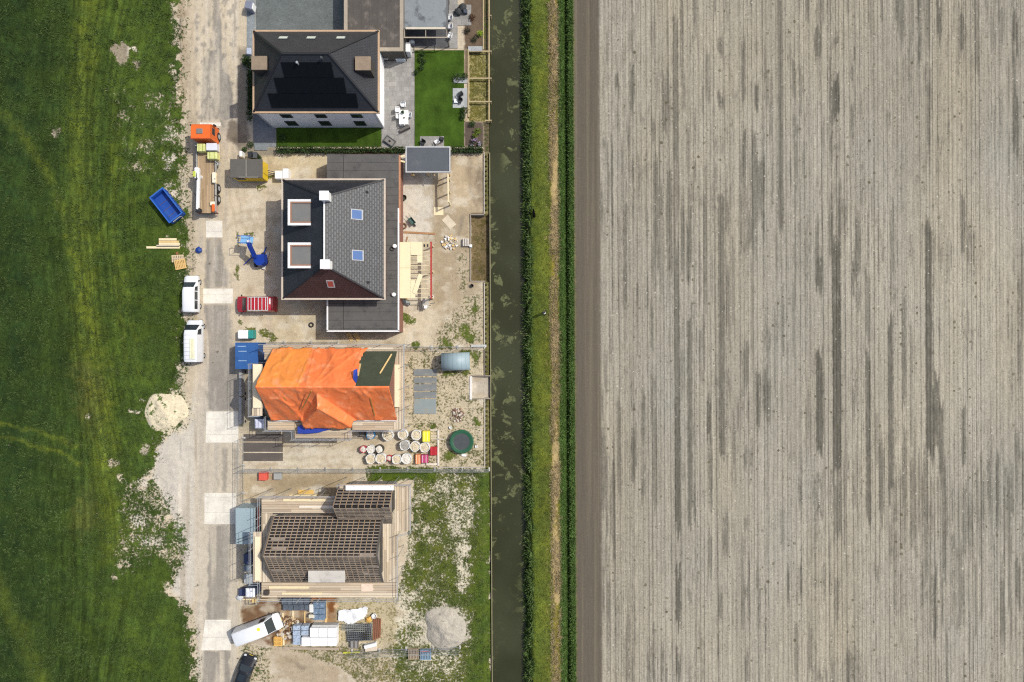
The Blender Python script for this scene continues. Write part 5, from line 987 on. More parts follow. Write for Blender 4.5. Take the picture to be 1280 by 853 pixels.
def annex_frame():
    z = 2.7; a = W(498.5, 303, z); b = W(539.5, 373, z); o = Vector(((a.x+b.x)/2, (a.y+b.y)/2, 0)); t = thing('timber_annex', 'half built timber annex with plywood sheets and a red edge beam', 'annex frame', o)
    for i in range(13):
        y = a.y-(a.y-b.y)*(i+.02)/12.1; MB(o).box(((a.x+b.x)/2, y, z-.16), (b.x-a.x-.1, .06, .2)).build('joist', PINE, t)
    MB(o).box((b.x-.06, (a.y+b.y)/2, z-.1), (.2, a.y-b.y+.1, .3)).build('edge_beam', M('red_beam', S(176, 66, 56), .6, .15), t)
    for x0, y0, x1, y1 in ((498.5, 303.5, 513.2, 335), (498.5, 335.3, 513.2, 373), (513.5, 303.5, 528, 319), (521.5, 319.3, 528, 328.5), (513.5, 350.5, 519, 373)):
        MB(o).rect(x0, y0, x1, y1, z-.055, z-.02).build('plywood_sheet', PLY, t)
    A, Bq = W(526, 343, z+.03), W(518, 367, z+.03); MB(o).bar(A, Bq, .52, .03).build('plywood_sheet', PLY, t, label='plywood sheet lying askew across the joists')
    m = MB(o).rect(528.4, 304.5, 537, 309.4, z-.05, z-.01); m.build('hatch_board', M('hatch_board', S(196, 176, 140), .7), t)
    for px in (530.5, 534.5): MB(o).rect(px-1, 305.5, px+1, 308.8, z-.01, z+.006).build('hatch_opening', BLACK, t)
    for px, py in ((500, 305), (538.5, 305), (538.5, 338), (538.5, 371.5), (500, 371.5)): c = W(px, py, z); MB(o).box((c.x, c.y, (z-.28)/2), (.14, .14, z-.28)).build('post', PINE, t)
annex_frame()
def board(name, px0, py0, px1, py1, w, th, mat, label, cat, z=.03):
    A, Bq = W(px0, py0, z), W(px1, py1, z); c = (A+Bq)/2; return MB((c.x, c.y, 0)).bar(A+Vector((0, 0, th/2)), Bq+Vector((0, 0, th/2)), w, th).one(name, mat, label, cat)
board('plywood_sheet', 542.3, 264.3, 554.3, 264.3, .98, .03, PINE, 'square pale plywood sheet on the ground below the timber beam', 'plywood sheet', .0)
board('plywood_sheet', 556, 272, 566.5, 284, 1.0, .03, M('grey_ply', S(212, 198, 172), .8), 'faded plywood sheet lying askew above the white rubble', 'plywood sheet', .0)
board('plank', 505, 290.5, 544, 292.5, .24, .06, M('brown_plank', S(170, 128, 88), .8), 'long brown plank on the sand above the timber annex', 'plank')
board('plank', 508, 302, 509.5, 296, .14, .06, M('brown_plank', S(170, 128, 88), .8), 'very short brown plank on the sand beside the timber annex', 'plank')
for px, w, lab in ((437.5, .55, 'left yellow board lying in the shade below the flat felt wing'), (446, .6, 'right yellow board lying in the shade below the flat felt wing')):
    board('plank', px-3, 416.5, px+3, 425.5, w, .06, PINED, lab, 'plank')
for i, (px, py) in enumerate(((574.2, 302.5), (577.3, 303), (580, 304))): pass
def rubble(px, py, r, n, mats, label, cat, name='rubble_heap', sz=(.1, .28), sq=.25):
    c = W(px, py); t = thing(name, label, cat, (c.x, c.y, 0)); ms = [MB() for _ in mats]
    for i in range(n):
        a = random.uniform(0, 2*PI); d = r*math.sqrt(random.random()); s = random.uniform(*sz); k = random.randrange(len(mats)); zz = max(0, (1-d/r)*r*sq)
        ms[k].box((d*math.cos(a), d*math.sin(a), s*.4+zz*random.random()), (s, s*random.uniform(.5, 1.1), s*.7), random.uniform(0, PI), ('X', random.uniform(-.4, .4)))
    for m_, mt in zip(ms, mats): m_.build('rubble', mt[1], t)
rubble(562.5, 303.5, 1.0, 70, [(0, WHITE), (0, M('pale_rubble', S(206, 196, 180), .9)), (0, PINED)], 'scattered white rubble on brown earth right of the timber annex', 'rubble')
rubble(572, 519, .85, 60, [(0, M('burnt_brick', S(132, 100, 84), .9, .3)), (0, M('pale_rubble', S(206, 196, 180), .9))], 'ring of broken brick on the ground above the trampoline', 'rubble')
rubble(360, 784, 1.5, 130, [(0, M('wood_offcut', S(206, 178, 140), .85, .2)), (0, M('dark_offcut', S(120, 92, 70), .9, .3)), (0, M('pale_rubble', S(206, 196, 180), .9))], 'heap of timber offcuts and rubble in front of the parked long van', 'rubble', sz=(.12, .42))
c = W(582.3, 303, .4); m = MB((c.x, c.y, 0))
for i in range(3): m.box((c.x-.28+.28*i, c.y, .22), (.2, .95, .42))
m.one('brick_stack', M('pale_brick', S(206, 198, 186), .85, .2), 'narrow pale brick stack at the edge of the sunken basin', 'brick stack')
c = W(588.3, 307.5, .3); MB((c.x, c.y, 0)).cbox((c.x, c.y, .17), (.36, .36, .34), .05).one('white_block', WHITE, 'small white block on the left wall of the sunken basin', 'block')
def pot(px, py, r, h, mat, label, cat, ring=None):
    c = W(px, py); t = thing('bucket', label, cat, (c.x, c.y, 0)); MB().lathe((0, 0, 0), [(r*.75, 0), (r, h), (r*.88, h), (r*.68, .08)], 16).build('body', mat, t); MB().torus((0, 0, h), r*.97, .035).build('rim', ring or mat, t)
pot(505.3, 248, .34, .35, M('olive_bucket', S(70, 72, 58), .7), 'dark round bucket on the pale slab below the carport', 'bucket')
c = W(504.7, 282.7, .1); MB((c.x, c.y, 0)).torus((c.x, c.y, .12), .3, .1).one('tyre', M('brown_ring', S(120, 90, 66), .8), 'brown ring lying on the pale slab beside the green wheelbarrow', 'ring')
c = W(389, 406.3, .1); MB((c.x, c.y, 0)).torus((c.x, c.y, .09), .25, .085).one('tyre', BLACK, 'black ring on the sand between the red van and flat felt wing', 'ring')
c = W(515.5, 277.5); t = thing('wheelbarrow', 'green wheelbarrow on the pale slab below the carport', 'wheelbarrow', (c.x, c.y, 0), math.radians(-52))
m = MB(); P = [(-.45, -.28, .62), (.5, -.3, .7), (.5, .3, .7), (-.45, .28, .62), (-.3, -.18, .34), (.28, -.18, .36), (.28, .18, .36), (-.3, .18, .34)]; m.add(P, [(4, 5, 6, 7), (0, 1, 5, 4), (1, 2, 6, 5), (2, 3, 7, 6), (3, 0, 4, 7)]); tr = m.build('tray', M('barrow_green', S(74, 104, 96), .5), t); tr.modifiers.new('t', 'SOLIDIFY').thickness = .02
MB().cyl((.55, -.05, .2), (.55, .05, .2), .2, n=18).build('wheel', BLACK, t)
for y in (-.24, .24): MB().bar((.55, y*.4, .2), (-1.0, y*1.1, .62), .04).build('handle', DARKM, t); MB().bar((-.25, y, .4), (-.3, y, 0), .035).build('leg', DARKM, t)
# things round the annex and on the flat roof
c = W(532, 380, .9); t = thing('saw_bench', 'grey saw bench at the lower end of the timber annex', 'saw bench', (c.x, c.y, 0)); MB().cbox((0, .1, .86), (.75, 1.15, .1), .02).build('table_top', M('bench_grey', S(190, 184, 172), .6), t); MB().cbox((0, -.4, 1.0), (.42, .4, .2), .04).build('saw_motor', WHITE, t); MB().bar((-.55, .35, .8), (-.55, -.5, .8), .08).build('side_rail', DARKM, t); MB().bar((.5, .0, .85), (1.15, .12, .85), .07).build('guide_bar', DARKM, t)
for x in (-.3, .3):
    for y in (-.35, .55): MB().bar((x, y, 0), (x, y, .82), .06).build('leg', STEEL, t)
c = W(540.5, 372, .6); pot(540, 371.5, .22, .4, WHITE, 'white bucket at the lower corner of the red edge beam', 'bucket')
c = W(506, 378, .6); t = thing('tarp_roll', 'grey plastic roll lying below the lower left annex corner', 'roll', (c.x, c.y, 0)); MB().cyl((-.65, .28, .3), (.55, -.2, .3), .27, n=16).build('roll', M('roll_grey', S(150, 158, 156), .5), t); MB().cyl((.55, -.2, .3), (.6, -.22, .3), .08, n=12).build('core', BLACK, t)
c = W(504, 371.5, .5); board('plank', 499.5, 371.3, 510, 371.6, .5, .3, PINED, 'short yellow timber block under the lower left annex corner', 'plank')
for (px, py, lab) in ((493.5, 308, 'white roof fan with black hose on the felt strip beside the annex'), (492.5, 368.5, 'white roof fan at the corner of the slate roof and felt strip')):
    c = W(px, py, 3.3); t = thing('roof_fan', lab, 'roof fan', (c.x, c.y, 3.17)); MB().lathe((0, 0, 0), [(.2, 0), (.2, .22), (.26, .24), (.22, .36), (.05, .4)], 14).build('hood', WHITE, t, smooth=40)
    if py < 350: MB().torus((-.35, -.3, .06), .22, .06).build('hose', BLACK, t)
    else: MB().box((-.25, .05, .1), (.2, .3, .2)).build('box', M('grey_hatch', S(128, 128, 126), .5), t)
# white boxes by the yellow hut, bins
c = W(352, 218, 1.0); t = thing('white_crate', 'pair of white boxes joined beside the yellow site hut', 'crate', (c.x, c.y, 0)); MB().cbox((-.35, -.05, .5), (1.0, 1.0, 1.0), .04).build('box', WHITE, t); MB().cbox((.5, .08, .54), (.7, 1.25, 1.08), .04).build('box', WHITE, t)
def bin_(px, py, rz, body, lid, label, d=(.6, .7, 1.05)):
    c = W(px, py, d[2]); t = thing('wheeled_bin', label, 'bin', (c.x, c.y, 0), rz); m = MB(); x, y, z = d; P = [(-x*.4, -y*.38, .08), (x*.4, -y*.38, .08), (x*.4, y*.38, .08), (-x*.4, y*.38, .08), (-x/2, -y/2, z), (x/2, -y/2, z), (x/2, y/2, z), (-x/2, y/2, z)]
    m.add(P, [(3, 2, 1, 0), (4, 5, 6, 7), (0, 1, 5, 4), (1, 2, 6, 5), (2, 3, 7, 6), (3, 0, 4, 7)]); m.build('body', body, t); MB().cbox((0, 0, z+.04), (x+.06, y+.06, .08), .03).build('lid', lid, t)
    for s in (-1, 1): MB().cyl((s*x*.42, -y*.4, .1), (s*x*.5, -y*.4, .1), .1, n=14).build('wheel', BLACK, t)
BINK = M('bin_black', (.022, .024, .026), .55, .1)
bin_(313, 193.5, .1, BINK, BINK, 'black wheeled bin behind the yellow site hut'); bin_(318, 194, -.1, BINK, M('bin_lid_grey', (.07, .075, .08), .5), 'grey lidded black bin behind the yellow site hut')
MB(W(304.6, 195)*1.0).cbox(tuple(W(304.6, 195)+Vector((0, 0, .5))), (.35, .7, 1.0), .05).one('meter_cabinet', WHITE, 'slim white cabinet standing left of the black bins', 'cabinet')
c = W(310.5, 6, 1.3); t = thing('parcel_cabinet', 'grey metal cabinet with a bright side at the top edge of the driveway', 'cabinet', (c.x, c.y, 0), -.2); MB().cbox((0, 0, .65), (.95, 1.0, 1.3), .1).build('body', M('cabinet_grey', S(128, 132, 148), .4), t); MB().cbox((.42, .0, .72), (.2, .8, 1.0), .05).build('door', WHITE, t)
c = W(311.3, 64.5, 1.0); t = thing('mailbox', 'small pale grey post box beside the black roofed house', 'post box', (c.x, c.y, 0)); MB().box((0, 0, .45), (.12, .12, .9)).build('post', STEEL, t); MB().cbox((0, 0, 1.0), (.55, .8, .35), .06).build('box', M('pale_box', S(186, 194, 210), .4), t)
# ------------------------------------------------------------------ meadow edge: timber, pallets, blue bag
rows = ((187, 221, 299.5, PINE), (199, 224, 302.5, PINED), (199, 225, 305.3, PINE), (196, 224.5, 307.8, M('silvery_plank', S(206, 190, 168), .8)), (183.5, 225, 309.6, PINE))
labs = ('topmost pale plank of the timber laid on the grass by the road', 'second plank from the top in the timber laid on the grass', 'middle plank of the timber laid on the grass by the road', 'greyish plank in the timber laid on the grass by the road', 'longest plank at the bottom of the timber laid on the grass')
for (x0, x1, y, mt), lab in zip(rows, labs): board('plank', x0 if x0 > 186 and y > 300 or y > 309 else 199, y, x1, y, .27, .1, mt, lab, 'plank', .0)
def pallet(px, py, rz, mat, label, n=1, w=1.2, d=1.0, nm='pallet'):
    c = W(px, py); t = thing(nm, label, 'pallet', (c.x, c.y, 0), rz)
    for k in range(n):
        z = k*.145; m = MB()
        for i in range(7): m.box((-w/2+.06+i*(w-.12)/6, 0, z+.135), (w/7*.72, d, .022))
        for j in (-1, 0, 1): m.box((0, j*(d/2-.06), z+.112), (w, .1, .022)); m.box((0, j*(d/2-.06), z+.011), (w, .1, .02))
        m.build('deck', mat, t); m = MB()
        for i in (-1, 0, 1):
            for j in (-1, 0, 1): m.box((i*(w/2-.08), j*(d/2-.06), z+.06), (.13, .1, .078))
        m.build('block', mat, t)
    return t
pallet(222.7, 323.5, .05, M('pale_pallet', S(214, 192, 160), .85), 'pale pallet of boards on the grass above the yellowish pallet', 1, 1.45, .9); pallet(226.3, 331, .2, M('yellow_pallet', S(222, 184, 118), .85), 'yellowish pallet lying askew at the meadow edge above the vans', 2, 1.3, 1.2)
board('plank', 221.5, 315.5, 222, 318.5, .3, .12, M('rusty_block', S(150, 100, 64), .85), 'little rusty brown block above the pale pallet on the grass', 'block', 0)
c = W(249.5, 313); t = MB((c.x, c.y, 0)).blob((c.x, c.y, .22), .4, .2, 2, .55).one('plastic_bag', M('blue_bag', S(30, 66, 140), .5), 'small crumpled blue bag lying alone on the road', 'bag')
# blue lift
def lift():
    c = W(319, 318); BL = M('lift_blue', S(24, 62, 160), .4, .1); t = thing('boom_lift', 'blue folding boom lift with a pale blue platform on the sand', 'boom lift', (c.x, c.y, 0)); P = lambda px, py, z: W(px, py, z)-Vector((c.x, c.y, 0))
    q = [P(315, 318, 1.5), P(330, 317, 1.5), P(331.5, 328, 1.5), P(327, 332.5, 1.5), P(320.5, 332, 1.5), P(316.5, 327, 1.5)]; m = MB(); n = len(q); pts = [(v.x, v.y, .45) for v in q]+[(v.x*.9+.08, v.y*.9-.1, 1.5) for v in q]
    m.add(pts, [tuple(range(n)), tuple(range(2*n-1, n-1, -1))]+[(i, (i+1) % n, n+(i+1) % n, n+i) for i in range(n)]); m.build('body', BL, t)
    MB().bar(P(319, 322, 1.6), P(311, 305, 3.2), .42, .45).build('lower_boom', BL, t); MB().bar(P(311, 306, 3.0), P(317.5, 321, 2.1), .3, .3).build('upper_boom', M('lift_dark_blue', S(24, 56, 150), .4), t)
    pl = P(307.5, 300, 3.0); b = MB().cbox((pl.x, pl.y, 2.75), (1.5, .95, .1), .03, -.15).build('platform', M('platform_pale_blue', S(132, 182, 226), .5, .2, 3), t); m = MB()
    for sx in (-1, 1):
        for sy in (-1, 1): m.cyl((pl.x+sx*.7, pl.y+sy*.42, 2.8), (pl.x+sx*.7, pl.y+sy*.42, 3.7), .03, n=6)
    for sy in (-1, 1): m.cyl((pl.x-.7, pl.y+sy*.42, 3.7), (pl.x+.7, pl.y+sy*.42, 3.7), .03, n=6)
    for sx in (-1, 1): m.cyl((pl.x+sx*.7, pl.y-.42, 3.7), (pl.x+sx*.7, pl.y+.42, 3.7), .03, n=6)
    m.build('railing', M('rail_blue', S(60, 110, 190), .5), t); MB().cbox((pl.x+.3, pl.y-.2, 3.0), (.4, .3, .3), .05).build('control_box', WHITE, t)
    for px, py in ((317, 319), (329, 319), (320, 331), (329, 330)):
        w = P(px, py, .3); MB().cyl((w.x-.12, w.y, .32), (w.x+.12, w.y, .32), .32, n=18).build('wheel', BLACK, t)
    for a, b_ in (((317, 320), (305, 331)), ((329, 318), (333, 309))): MB().bar(P(*a, .5), P(*b_, .08), .1).build('outrigger', BL, t)
lift()
c = W(332.5, 326, .3); board('plank', 330, 337, 335.5, 316, .34, .25, M('pale_board', S(226, 220, 210), .7), 'pale grey board propped beside the blue boom lift', 'plank', .05)
# water tank box, roadside beams, toilets
c = W(305.5, 418.2, 1.2); t = thing('tank_box', 'white tank with a teal end above the blue site container', 'tank', (c.x, c.y, 0)); MB().cbox((-.22, 0, .6), (1.25, 1.1, 1.2), .08).build('tank', WHITE, t); MB().cbox((.72, 0, .58), (.62, 1.05, 1.1), .06).build('end', M('teal_plastic', S(50, 150, 142), .5), t); MB().box((0, 0, .04), (1.9, 1.1, .08)).build('skid', DARKM, t)
for y0, y1, lab in ((462.5, 495, 'upper grey barrier beam along the road below the blue container'), (497, 530, 'lower grey barrier beam along the road below the blue container')):
    c = W(300.3, (y0+y1)/2, .8); L = (y1-y0)*.1; t = thing('road_barrier', lab, 'barrier', (c.x, c.y, 0)); m = MB(); pf = [(-.28, 0), (.28, 0), (.2, .35), (.16, .82), (-.16, .82), (-.2, .35)]; n = 6; pts = [(x, y, z) for y in (-L/2, L/2) for x, z in pf]; m.add(pts, [tuple(range(n)), tuple(range(2*n-1, n-1, -1))]+[(i, n+i, n+(i+1) % n, (i+1) % n) for i in range(n)]); m.build('body', M('barrier_grey', S(172, 168, 162), .7, .1), t)
    MB().box((.0, 0, .83), (.08, L-.3, .03)).build('top_rail', STEEL, t)
    for y in (-L/2+.25, L/2-.25): MB().box((0, y, .02), (.8, .35, .04)).build('foot', BLACK, t)
def toilet(px, py, w, label, roof):
    z = 2.3; c = W(px, py, z); t = thing('site_toilet', label, 'toilet cabin', (c.x, c.y, 0)); m = MB().box((0, 0, 1.13), (w*.94, w*.94, 2.1)); m.build('wall', M('toilet_grey', S(82, 92, 112), .5), t)
    for s in (-1, 1): MB().box((s*w*.478, 0, 1.1), (.03, w*.7, 1.8)).build('door', M('toilet_door', S(120, 130, 150), .5), t)
    m = MB().lathe((0, 0, 2.18), [(w*.70, 0), (w*.68, .08), (w*.5, .16), (w*.1, .2)], 4); r = m.build('roof', roof, t); r.rotation_euler = (0, 0, PI/4); MB().cyl((w*.25, w*.25, 2.2), (w*.25, w*.25, 2.6), .05, n=8).build('vent_pipe', STEEL, t)
toilet(324, 530, 1.15, 'white roofed site toilet below the narrow cream scaffold tower', M('toilet_roof', S(226, 226, 240), .5)); toilet(312.5, 741.5, 1.12, 'white roofed site toilet above the brown mud', M('toilet_roof_white', S(240, 240, 244), .5))
c = W(324, 518, .6); MB((c.x, c.y, 0)).cbox((c.x, c.y, .5), (.9, 1.3, 1.0), .06).one('generator_box', M('slate_box', S(112, 122, 132), .5, .1), 'slate grey box squeezed between white toilet roof and cream boards', 'box')
for px, py, w, d, h, mt, lab in ((309.5, 699, 1.0, 1.25, 1.1, M('navy_box', S(64, 72, 104), .5), 'dark navy box below the pale grey blue container'), (309, 711, .9, .8, .9, M('slate_box', S(112, 122, 132), .5, .1), 'slate box between navy box and white roofed toilet'), (310.5, 724, 1.1, 1.2, .8, M('pale_grey_box', S(176, 180, 180), .6), 'pale grey box just above the lower white roofed toilet'), (302.5, 741, .8, .9, .7, M('navy_box', S(64, 72, 104), .5), 'navy box left of the lower white roofed toilet'), (311, 688, .5, .5, .6, M('slate_box', S(112, 122, 132), .5, .1), 'tiny slate box under the pale grey blue container end')):
    c = W(px, py, h); t = thing('storage_box', lab, 'box', (c.x, c.y, 0)); MB().cbox((0, 0, (h-.1)/2), (w*.95, d*.95, h-.1), .05).build('body', mt, t); MB().cbox((0, 0, h-.05), (w, d, .1), .03).build('lid', mt, t)
c = W(300, 747, .2); t = MB((c.x, c.y, 0)).blob((c.x, c.y, .22), .42, .15, 2, .5).one('plastic_bag', M('pale_bag', S(204, 206, 206), .6), 'small pale bag at the road edge left of the lower toilet', 'bag')
c = W(314.5, 752.5, .9); t = thing('steel_stillage', 'empty metal stillage frame on mud under the lower toilet', 'stillage', (c.x, c.y, 0)); m = MB()
for x in (-.58, .58): m.bar((x, -.4, .85), (x, .4, .85), .07); m.bar((x, -.4, .12), (x, .4, .12), .07)
for y in (-.4, .4): m.bar((-.58, y, .85), (.58, y, .85), .07); m.bar((-.58, y, .12), (.58, y, .12), .07)
m.build('rail', M('pale_rail', S(190, 178, 150), .6), t)
for x in (-.58, .58):
    for y in (-.4, .4): MB().bar((x, y, 0), (x, y, .82), .07).build('leg', STEEL, t)
MB().box((.1, 0, .16), (.7, .7, .05)).build('base', PINED, t)
# dark rubber road plates
RUB = M('road_plate_dark', S(96, 88, 82), .8, .12, .8, dirt=S(112, 102, 92)); RUBG = M('grey_sheet', S(126, 130, 130), .7, .12, .9, dirt=S(158, 150, 136))
def plate(x0, y0, x1, y1, z, mat, lab, rz=0.0):
    c = W((x0+x1)/2, (y0+y1)/2, z); w, d = (x1-x0)*.1, (y1-y0)*.1; m = MB((c.x, c.y, 0)).cbox((c.x, c.y, z), (w, d, .05), .018, rz); return m.one('ground_plate', mat, lab, 'ground plate')
for y0, y1, lab in ((543, 552, 'topmost dark ground plate beside the road under the orange tarpaulin house'), (553.5, 565, 'middle dark ground plate of three beside the road'), (566.5, 576.5, 'lowest dark ground plate of three beside the road')): plate(304.5, y0, 353.5, y1, .05, RUB, lab, random.uniform(-.006, .006))
for i, (y0, y1, lab) in enumerate(((461.5, 470, 'topmost grey sheet of five left of the arched shed'), (472, 479.5, 'second grey sheet of five left of the arched shed'), (480.5, 489, 'middle grey sheet of five left of the arched shed'), (490, 498, 'fourth grey sheet of five, stained with sand'), (499, 517.5, 'lowest and largest grey sheet left of the fire ring'))): plate(517+.2*i-i*.15, y0, 546-.2*i, y1, .05, RUBG if i != 4 else M('grey_sheet_blue', S(140, 150, 150), .7, .1, .9, dirt=S(150, 146, 134)), lab, random.uniform(-.01, .01))
# arched shed
a = W(551.5, 441, 2.0); b = W(587, 463.5, 2.0); o = Vector(((a.x+b.x)/2, (a.y+b.y)/2, 0)); t = thing('arched_shed', 'small shed with a pale blue arched roof on the weedy sand', 'shed', o, .03); w, d = b.x-a.x, a.y-b.y; m = MB(); n = 12; V = []
for x in (-w/2, w/2):
    for i in range(n+1): th = PI*i/n; V.append((x, -d/2*math.cos(th), 1.35+.75*math.sin(th)))
m.add(V, [(i, i+1, n+2+i, n+1+i) for i in range(n)]); r = m.build('roof', stripe_mat('shed_roof', S(152, 172, 178), .55, 'X', .8, .5, .05, .08), t, smooth=60); r.modifiers.new('t', 'SOLIDIFY').thickness = .05
m = MB(); pf = [(-d/2+.08, 0)]+[(-(d/2-.08)*math.cos(PI*i/n), 1.33+.7*math.sin(PI*i/n)) for i in range(n+1)]+[(d/2-.08, 0)]; k = len(pf); m.add([(x, y, z) for x in (-w/2+.1, w/2-.1) for y, z in pf], [tuple(range(k)), tuple(range(2*k-1, k-1, -1))]+[(i, k+i, k+(i+1) % k, (i+1) % k) for i in range(k)]); m.build('wall', M('shed_wall', S(110, 120, 122), .6), t); MB().box((-w/2+.08, 0, .9), (.06, .9, 1.7)).build('door', M('shed_door', S(90, 98, 100), .6), t)
# trampoline
c = W(577, 552.3, .75); t = thing('trampoline', 'round trampoline with a green rim and black mat', 'trampoline', (c.x, c.y, 0)); GRN = M('trampoline_green', S(36, 88, 60), .5, .1)
MB().lathe((0, 0, .7), [(1.0, .0), (1.0, .06), (1.08, .09), (1.42, .09), (1.5, .04), (1.5, 0)], 40).build('rim_pad', GRN, t, smooth=30); MB().cyl((0, 0, .74), (0, 0, .768), 1.06, n=40).build('jump_mat', M('trampoline_mat', S(72, 76, 78), .7), t); MB().torus((0, 0, .7), 1.46, .03, 40).build('frame', STEEL, t)
for i in range(6): th = i*PI/3+.3; MB().cyl((1.45*math.cos(th), 1.45*math.sin(th), 0), (1.45*math.cos(th), 1.45*math.sin(th), .72), .03, n=8).build('leg', STEEL, t)
c = W(581.5, 569, .2); board('plank', 577, 568.8, 583, 569.4, .3, .12, WHITE, 'short white step lying below the trampoline', 'plank', 0)
for px, py, lab in ((563.3, 534.3, 'small white pot on the sand above the trampoline'), (595.5, 558, 'small white pot on the sand right of the trampoline')): pot(px, py, .16, .22, WHITE, lab, 'pot')
# big bags
FILL = {k: M('bag_fill_'+k, c, .9, .3, 4) for k, c in (('sand', S(214, 200, 172)), ('grey', S(168, 164, 156)), ('dark', S(96, 92, 86)), ('pale', S(226, 220, 208)))}
BAGW = M('big_bag_white', S(238, 238, 236), .7, .06); BAGB = M('big_bag_blue', S(70, 140, 190), .7, .1); BAGD = M('big_bag_dark', S(72, 66, 58), .8); BAGR = M('big_bag_red', S(206, 66, 80), .7, .12); BAGY = M('big_bag_yellow', S(244, 232, 60), .6, .06)
def bag(px, py, r, h, mat, fill, label, group=True, rz=None, sq=.35):
    c = W(px, py, h); t = thing('big_bag', label, 'big bag', (c.x, c.y, 0), rz if rz is not None else random.uniform(0, PI), 'big bags on the site below the tarpaulin house'); n = 20; m = MB()
    def rad(i, rr): th = 2*PI*i/n; k = (abs(math.cos(th))**4+abs(math.sin(th))**4)**(-.25); return rr*(1*(1-sq)+k*sq)*(1+.03*math.sin(5*th+px))
    prof = [(.86, 0), (.98, .15*h), (1.04, .5*h), (1.0, .85*h), (.99, h), (.9, h+.01), (.88, h-.14)]; V = []
    for f, z in prof: V += [(rad(i, r*f)*math.cos(2*PI*i/n), rad(i, r*f)*math.sin(2*PI*i/n), z+(.05*math.sin(3*2*PI*i/n+py) if z >= h*.99 else 0)) for i in range(n)]
    m.add(V, [(k*n+i, k*n+(i+1) % n, (k+1)*n+(i+1) % n, (k+1)*n+i) for k in range(len(prof)-1) for i in range(n)]+[tuple(range(n-1, -1, -1))]); m.build('bag', mat, t, smooth=60)
    m = MB(); k = 5; V = [(0, 0, h-.02)]
    for j in range(1, k+1): V += [(rad(i, r*.9*j/k)*math.cos(2*PI*i/n), rad(i, r*.9*j/k)*math.sin(2*PI*i/n), h-.02-.1*(j/k)**2+random.uniform(-.04, .04)) for i in range(n)]
    m.add(V, [(0, 1+i, 1+(i+1) % n) for i in range(n)]+[(1+j*n+i, 1+(j+1)*n+i, 1+(j+1)*n+(i+1) % n, 1+j*n+(i+1) % n) for j in range(k-1) for i in range(n)]); m.build('filling', FILL[fill], t)
    for sx in (-1, 1):
        for sy in (-1, 1): MB().bar((sx*r*.62, sy*r*.8, h-.02), (sx*r*.95, sy*r*.45, h+.03), .06, .03).build('loop', mat, t)
bag(463, 544, .52, 1.0, BAGB, 'pale', 'blue big bag with pale filling, first in the top row'); bag(484.5, 544.2, .66, 1.0, BAGW, 'sand', 'white big bag of sand, second in the top row', sq=.5); bag(503.3, 543.5, .6, 1.05, BAGW, 'sand', 'white big bag of sand, third in the top row'); bag(520.2, 544.2, .6, 1.0, BAGW, 'sand', 'white big bag of sand next to the yellow pack')
bag(505.8, 557.2, .6, 1.0, BAGW, 'grey', 'white big bag with grey filling, left of two sand bags'); bag(518.5, 558.5, .62, 1.0, BAGW, 'sand', 'white big bag in the middle of the group, between grey filled bag and rightmost one'); bag(530.8, 559.5, .6, 1.0, BAGW, 'sand', 'white big bag of sand directly below the yellow pack')
bag(463.3, 562, .5, .9, BAGW, 'pale', 'white big bag between the red one and the dark one'); bag(474, 562, .52, .9, BAGD, 'pale', 'dark big bag filled with pale lumps'); bag(454, 562, .42, .8, BAGR, 'pale', 'red and white big bag at the left end of the group')
bag(463.3, 574, .6, 1.0, BAGW, 'sand', 'leftmost white big bag in the bottom row by the grass'); bag(476, 573.5, .62, 1.0, BAGW, 'sand', 'second white big bag in the bottom row by the grass'); bag(495.7, 574.5, .57, 1.0, BAGW, 'sand', 'third white big bag in the bottom row, right of the little red one'); bag(507.6, 573.8, .62, 1.0, BAGW, 'pale', 'fourth white big bag in the bottom row, left of a plank'); bag(486.5, 573, .34, .75, BAGR, 'pale', 'little red big bag in the bottom row')
def pack(px, py, w, d, h, mat, label, cat='pack', strap=None, rz=0.0):
    c = W(px, py, h); t = thing('material_pack', label, cat, (c.x, c.y, 0), rz); MB().cbox((0, 0, .1+(h-.1)/2), (w, d, h-.1), .04).build('goods', mat, t); m = MB()
    for y in (-d/2+.08, d/2-.08): m.box((0, y, .05), (w, .1, .1))
    m.build('bearer', PINED, t)
    if strap:
        for x in (-w*.25, w*.25): MB().box((x, 0, h+.004), (.05, d-.08, .012)).build('strap', strap, t)
    return t
pack(532.3, 546, .85, 1.3, 1.0, BAGY, 'bright yellow wrapped pack right of the top bag row', strap=M('pale_strap', S(244, 240, 190), .5)); pack(522.3, 574.5, .62, 1.2, .8, M('orange_pack', S(228, 140, 96), .6, .2, 3), 'orange striped pack in the bottom row of bags', strap=M('pale_strap', S(244, 240, 190), .5)); pack(530.5, 574, .85, 1.0, .8, M('magenta_pack', S(186, 66, 112), .5, .2, 3), 'magenta wrapped pack beside the orange striped one', strap=BAGW)
pack(541.8, 564.3, .85, 1.05, .6, M('red_pack', S(176, 32, 40), .5, .2, 3), 'dark red pack inside the white timber frame', strap=BAGR); board('plank', 515.8, 579, 516.2, 568.5, .3, .1, PINE, 'short plank standing between the white bag and orange pack', 'plank', 0); pack(452.5, 541.5, .6, .9, .7, M('grey_pack', S(110, 104, 98), .8, .2, 3), 'grey rubbish pack left of the blue big bag')
o = W(545, 559); t = thing('timber_enclosure', 'white painted timber ground frame around the red pack', 'enclosure', (o.x, o.y, 0))
for A, Bq, wd_ in (((548.2, 537), (548.2, 582), .22), ((538, 537.5), (548, 537.5), .14), ((533, 580), (548, 580), .2), ((538.5, 545), (548, 545), .12), ((538.5, 548.5), (555, 549), .1)): MB(o).bar(W(*A)+Vector((0, 0, .12)), W(*Bq)+Vector((0, 0, .12)), wd_, .18).build('beam', M('white_beam', S(226, 216, 200), .7), t)
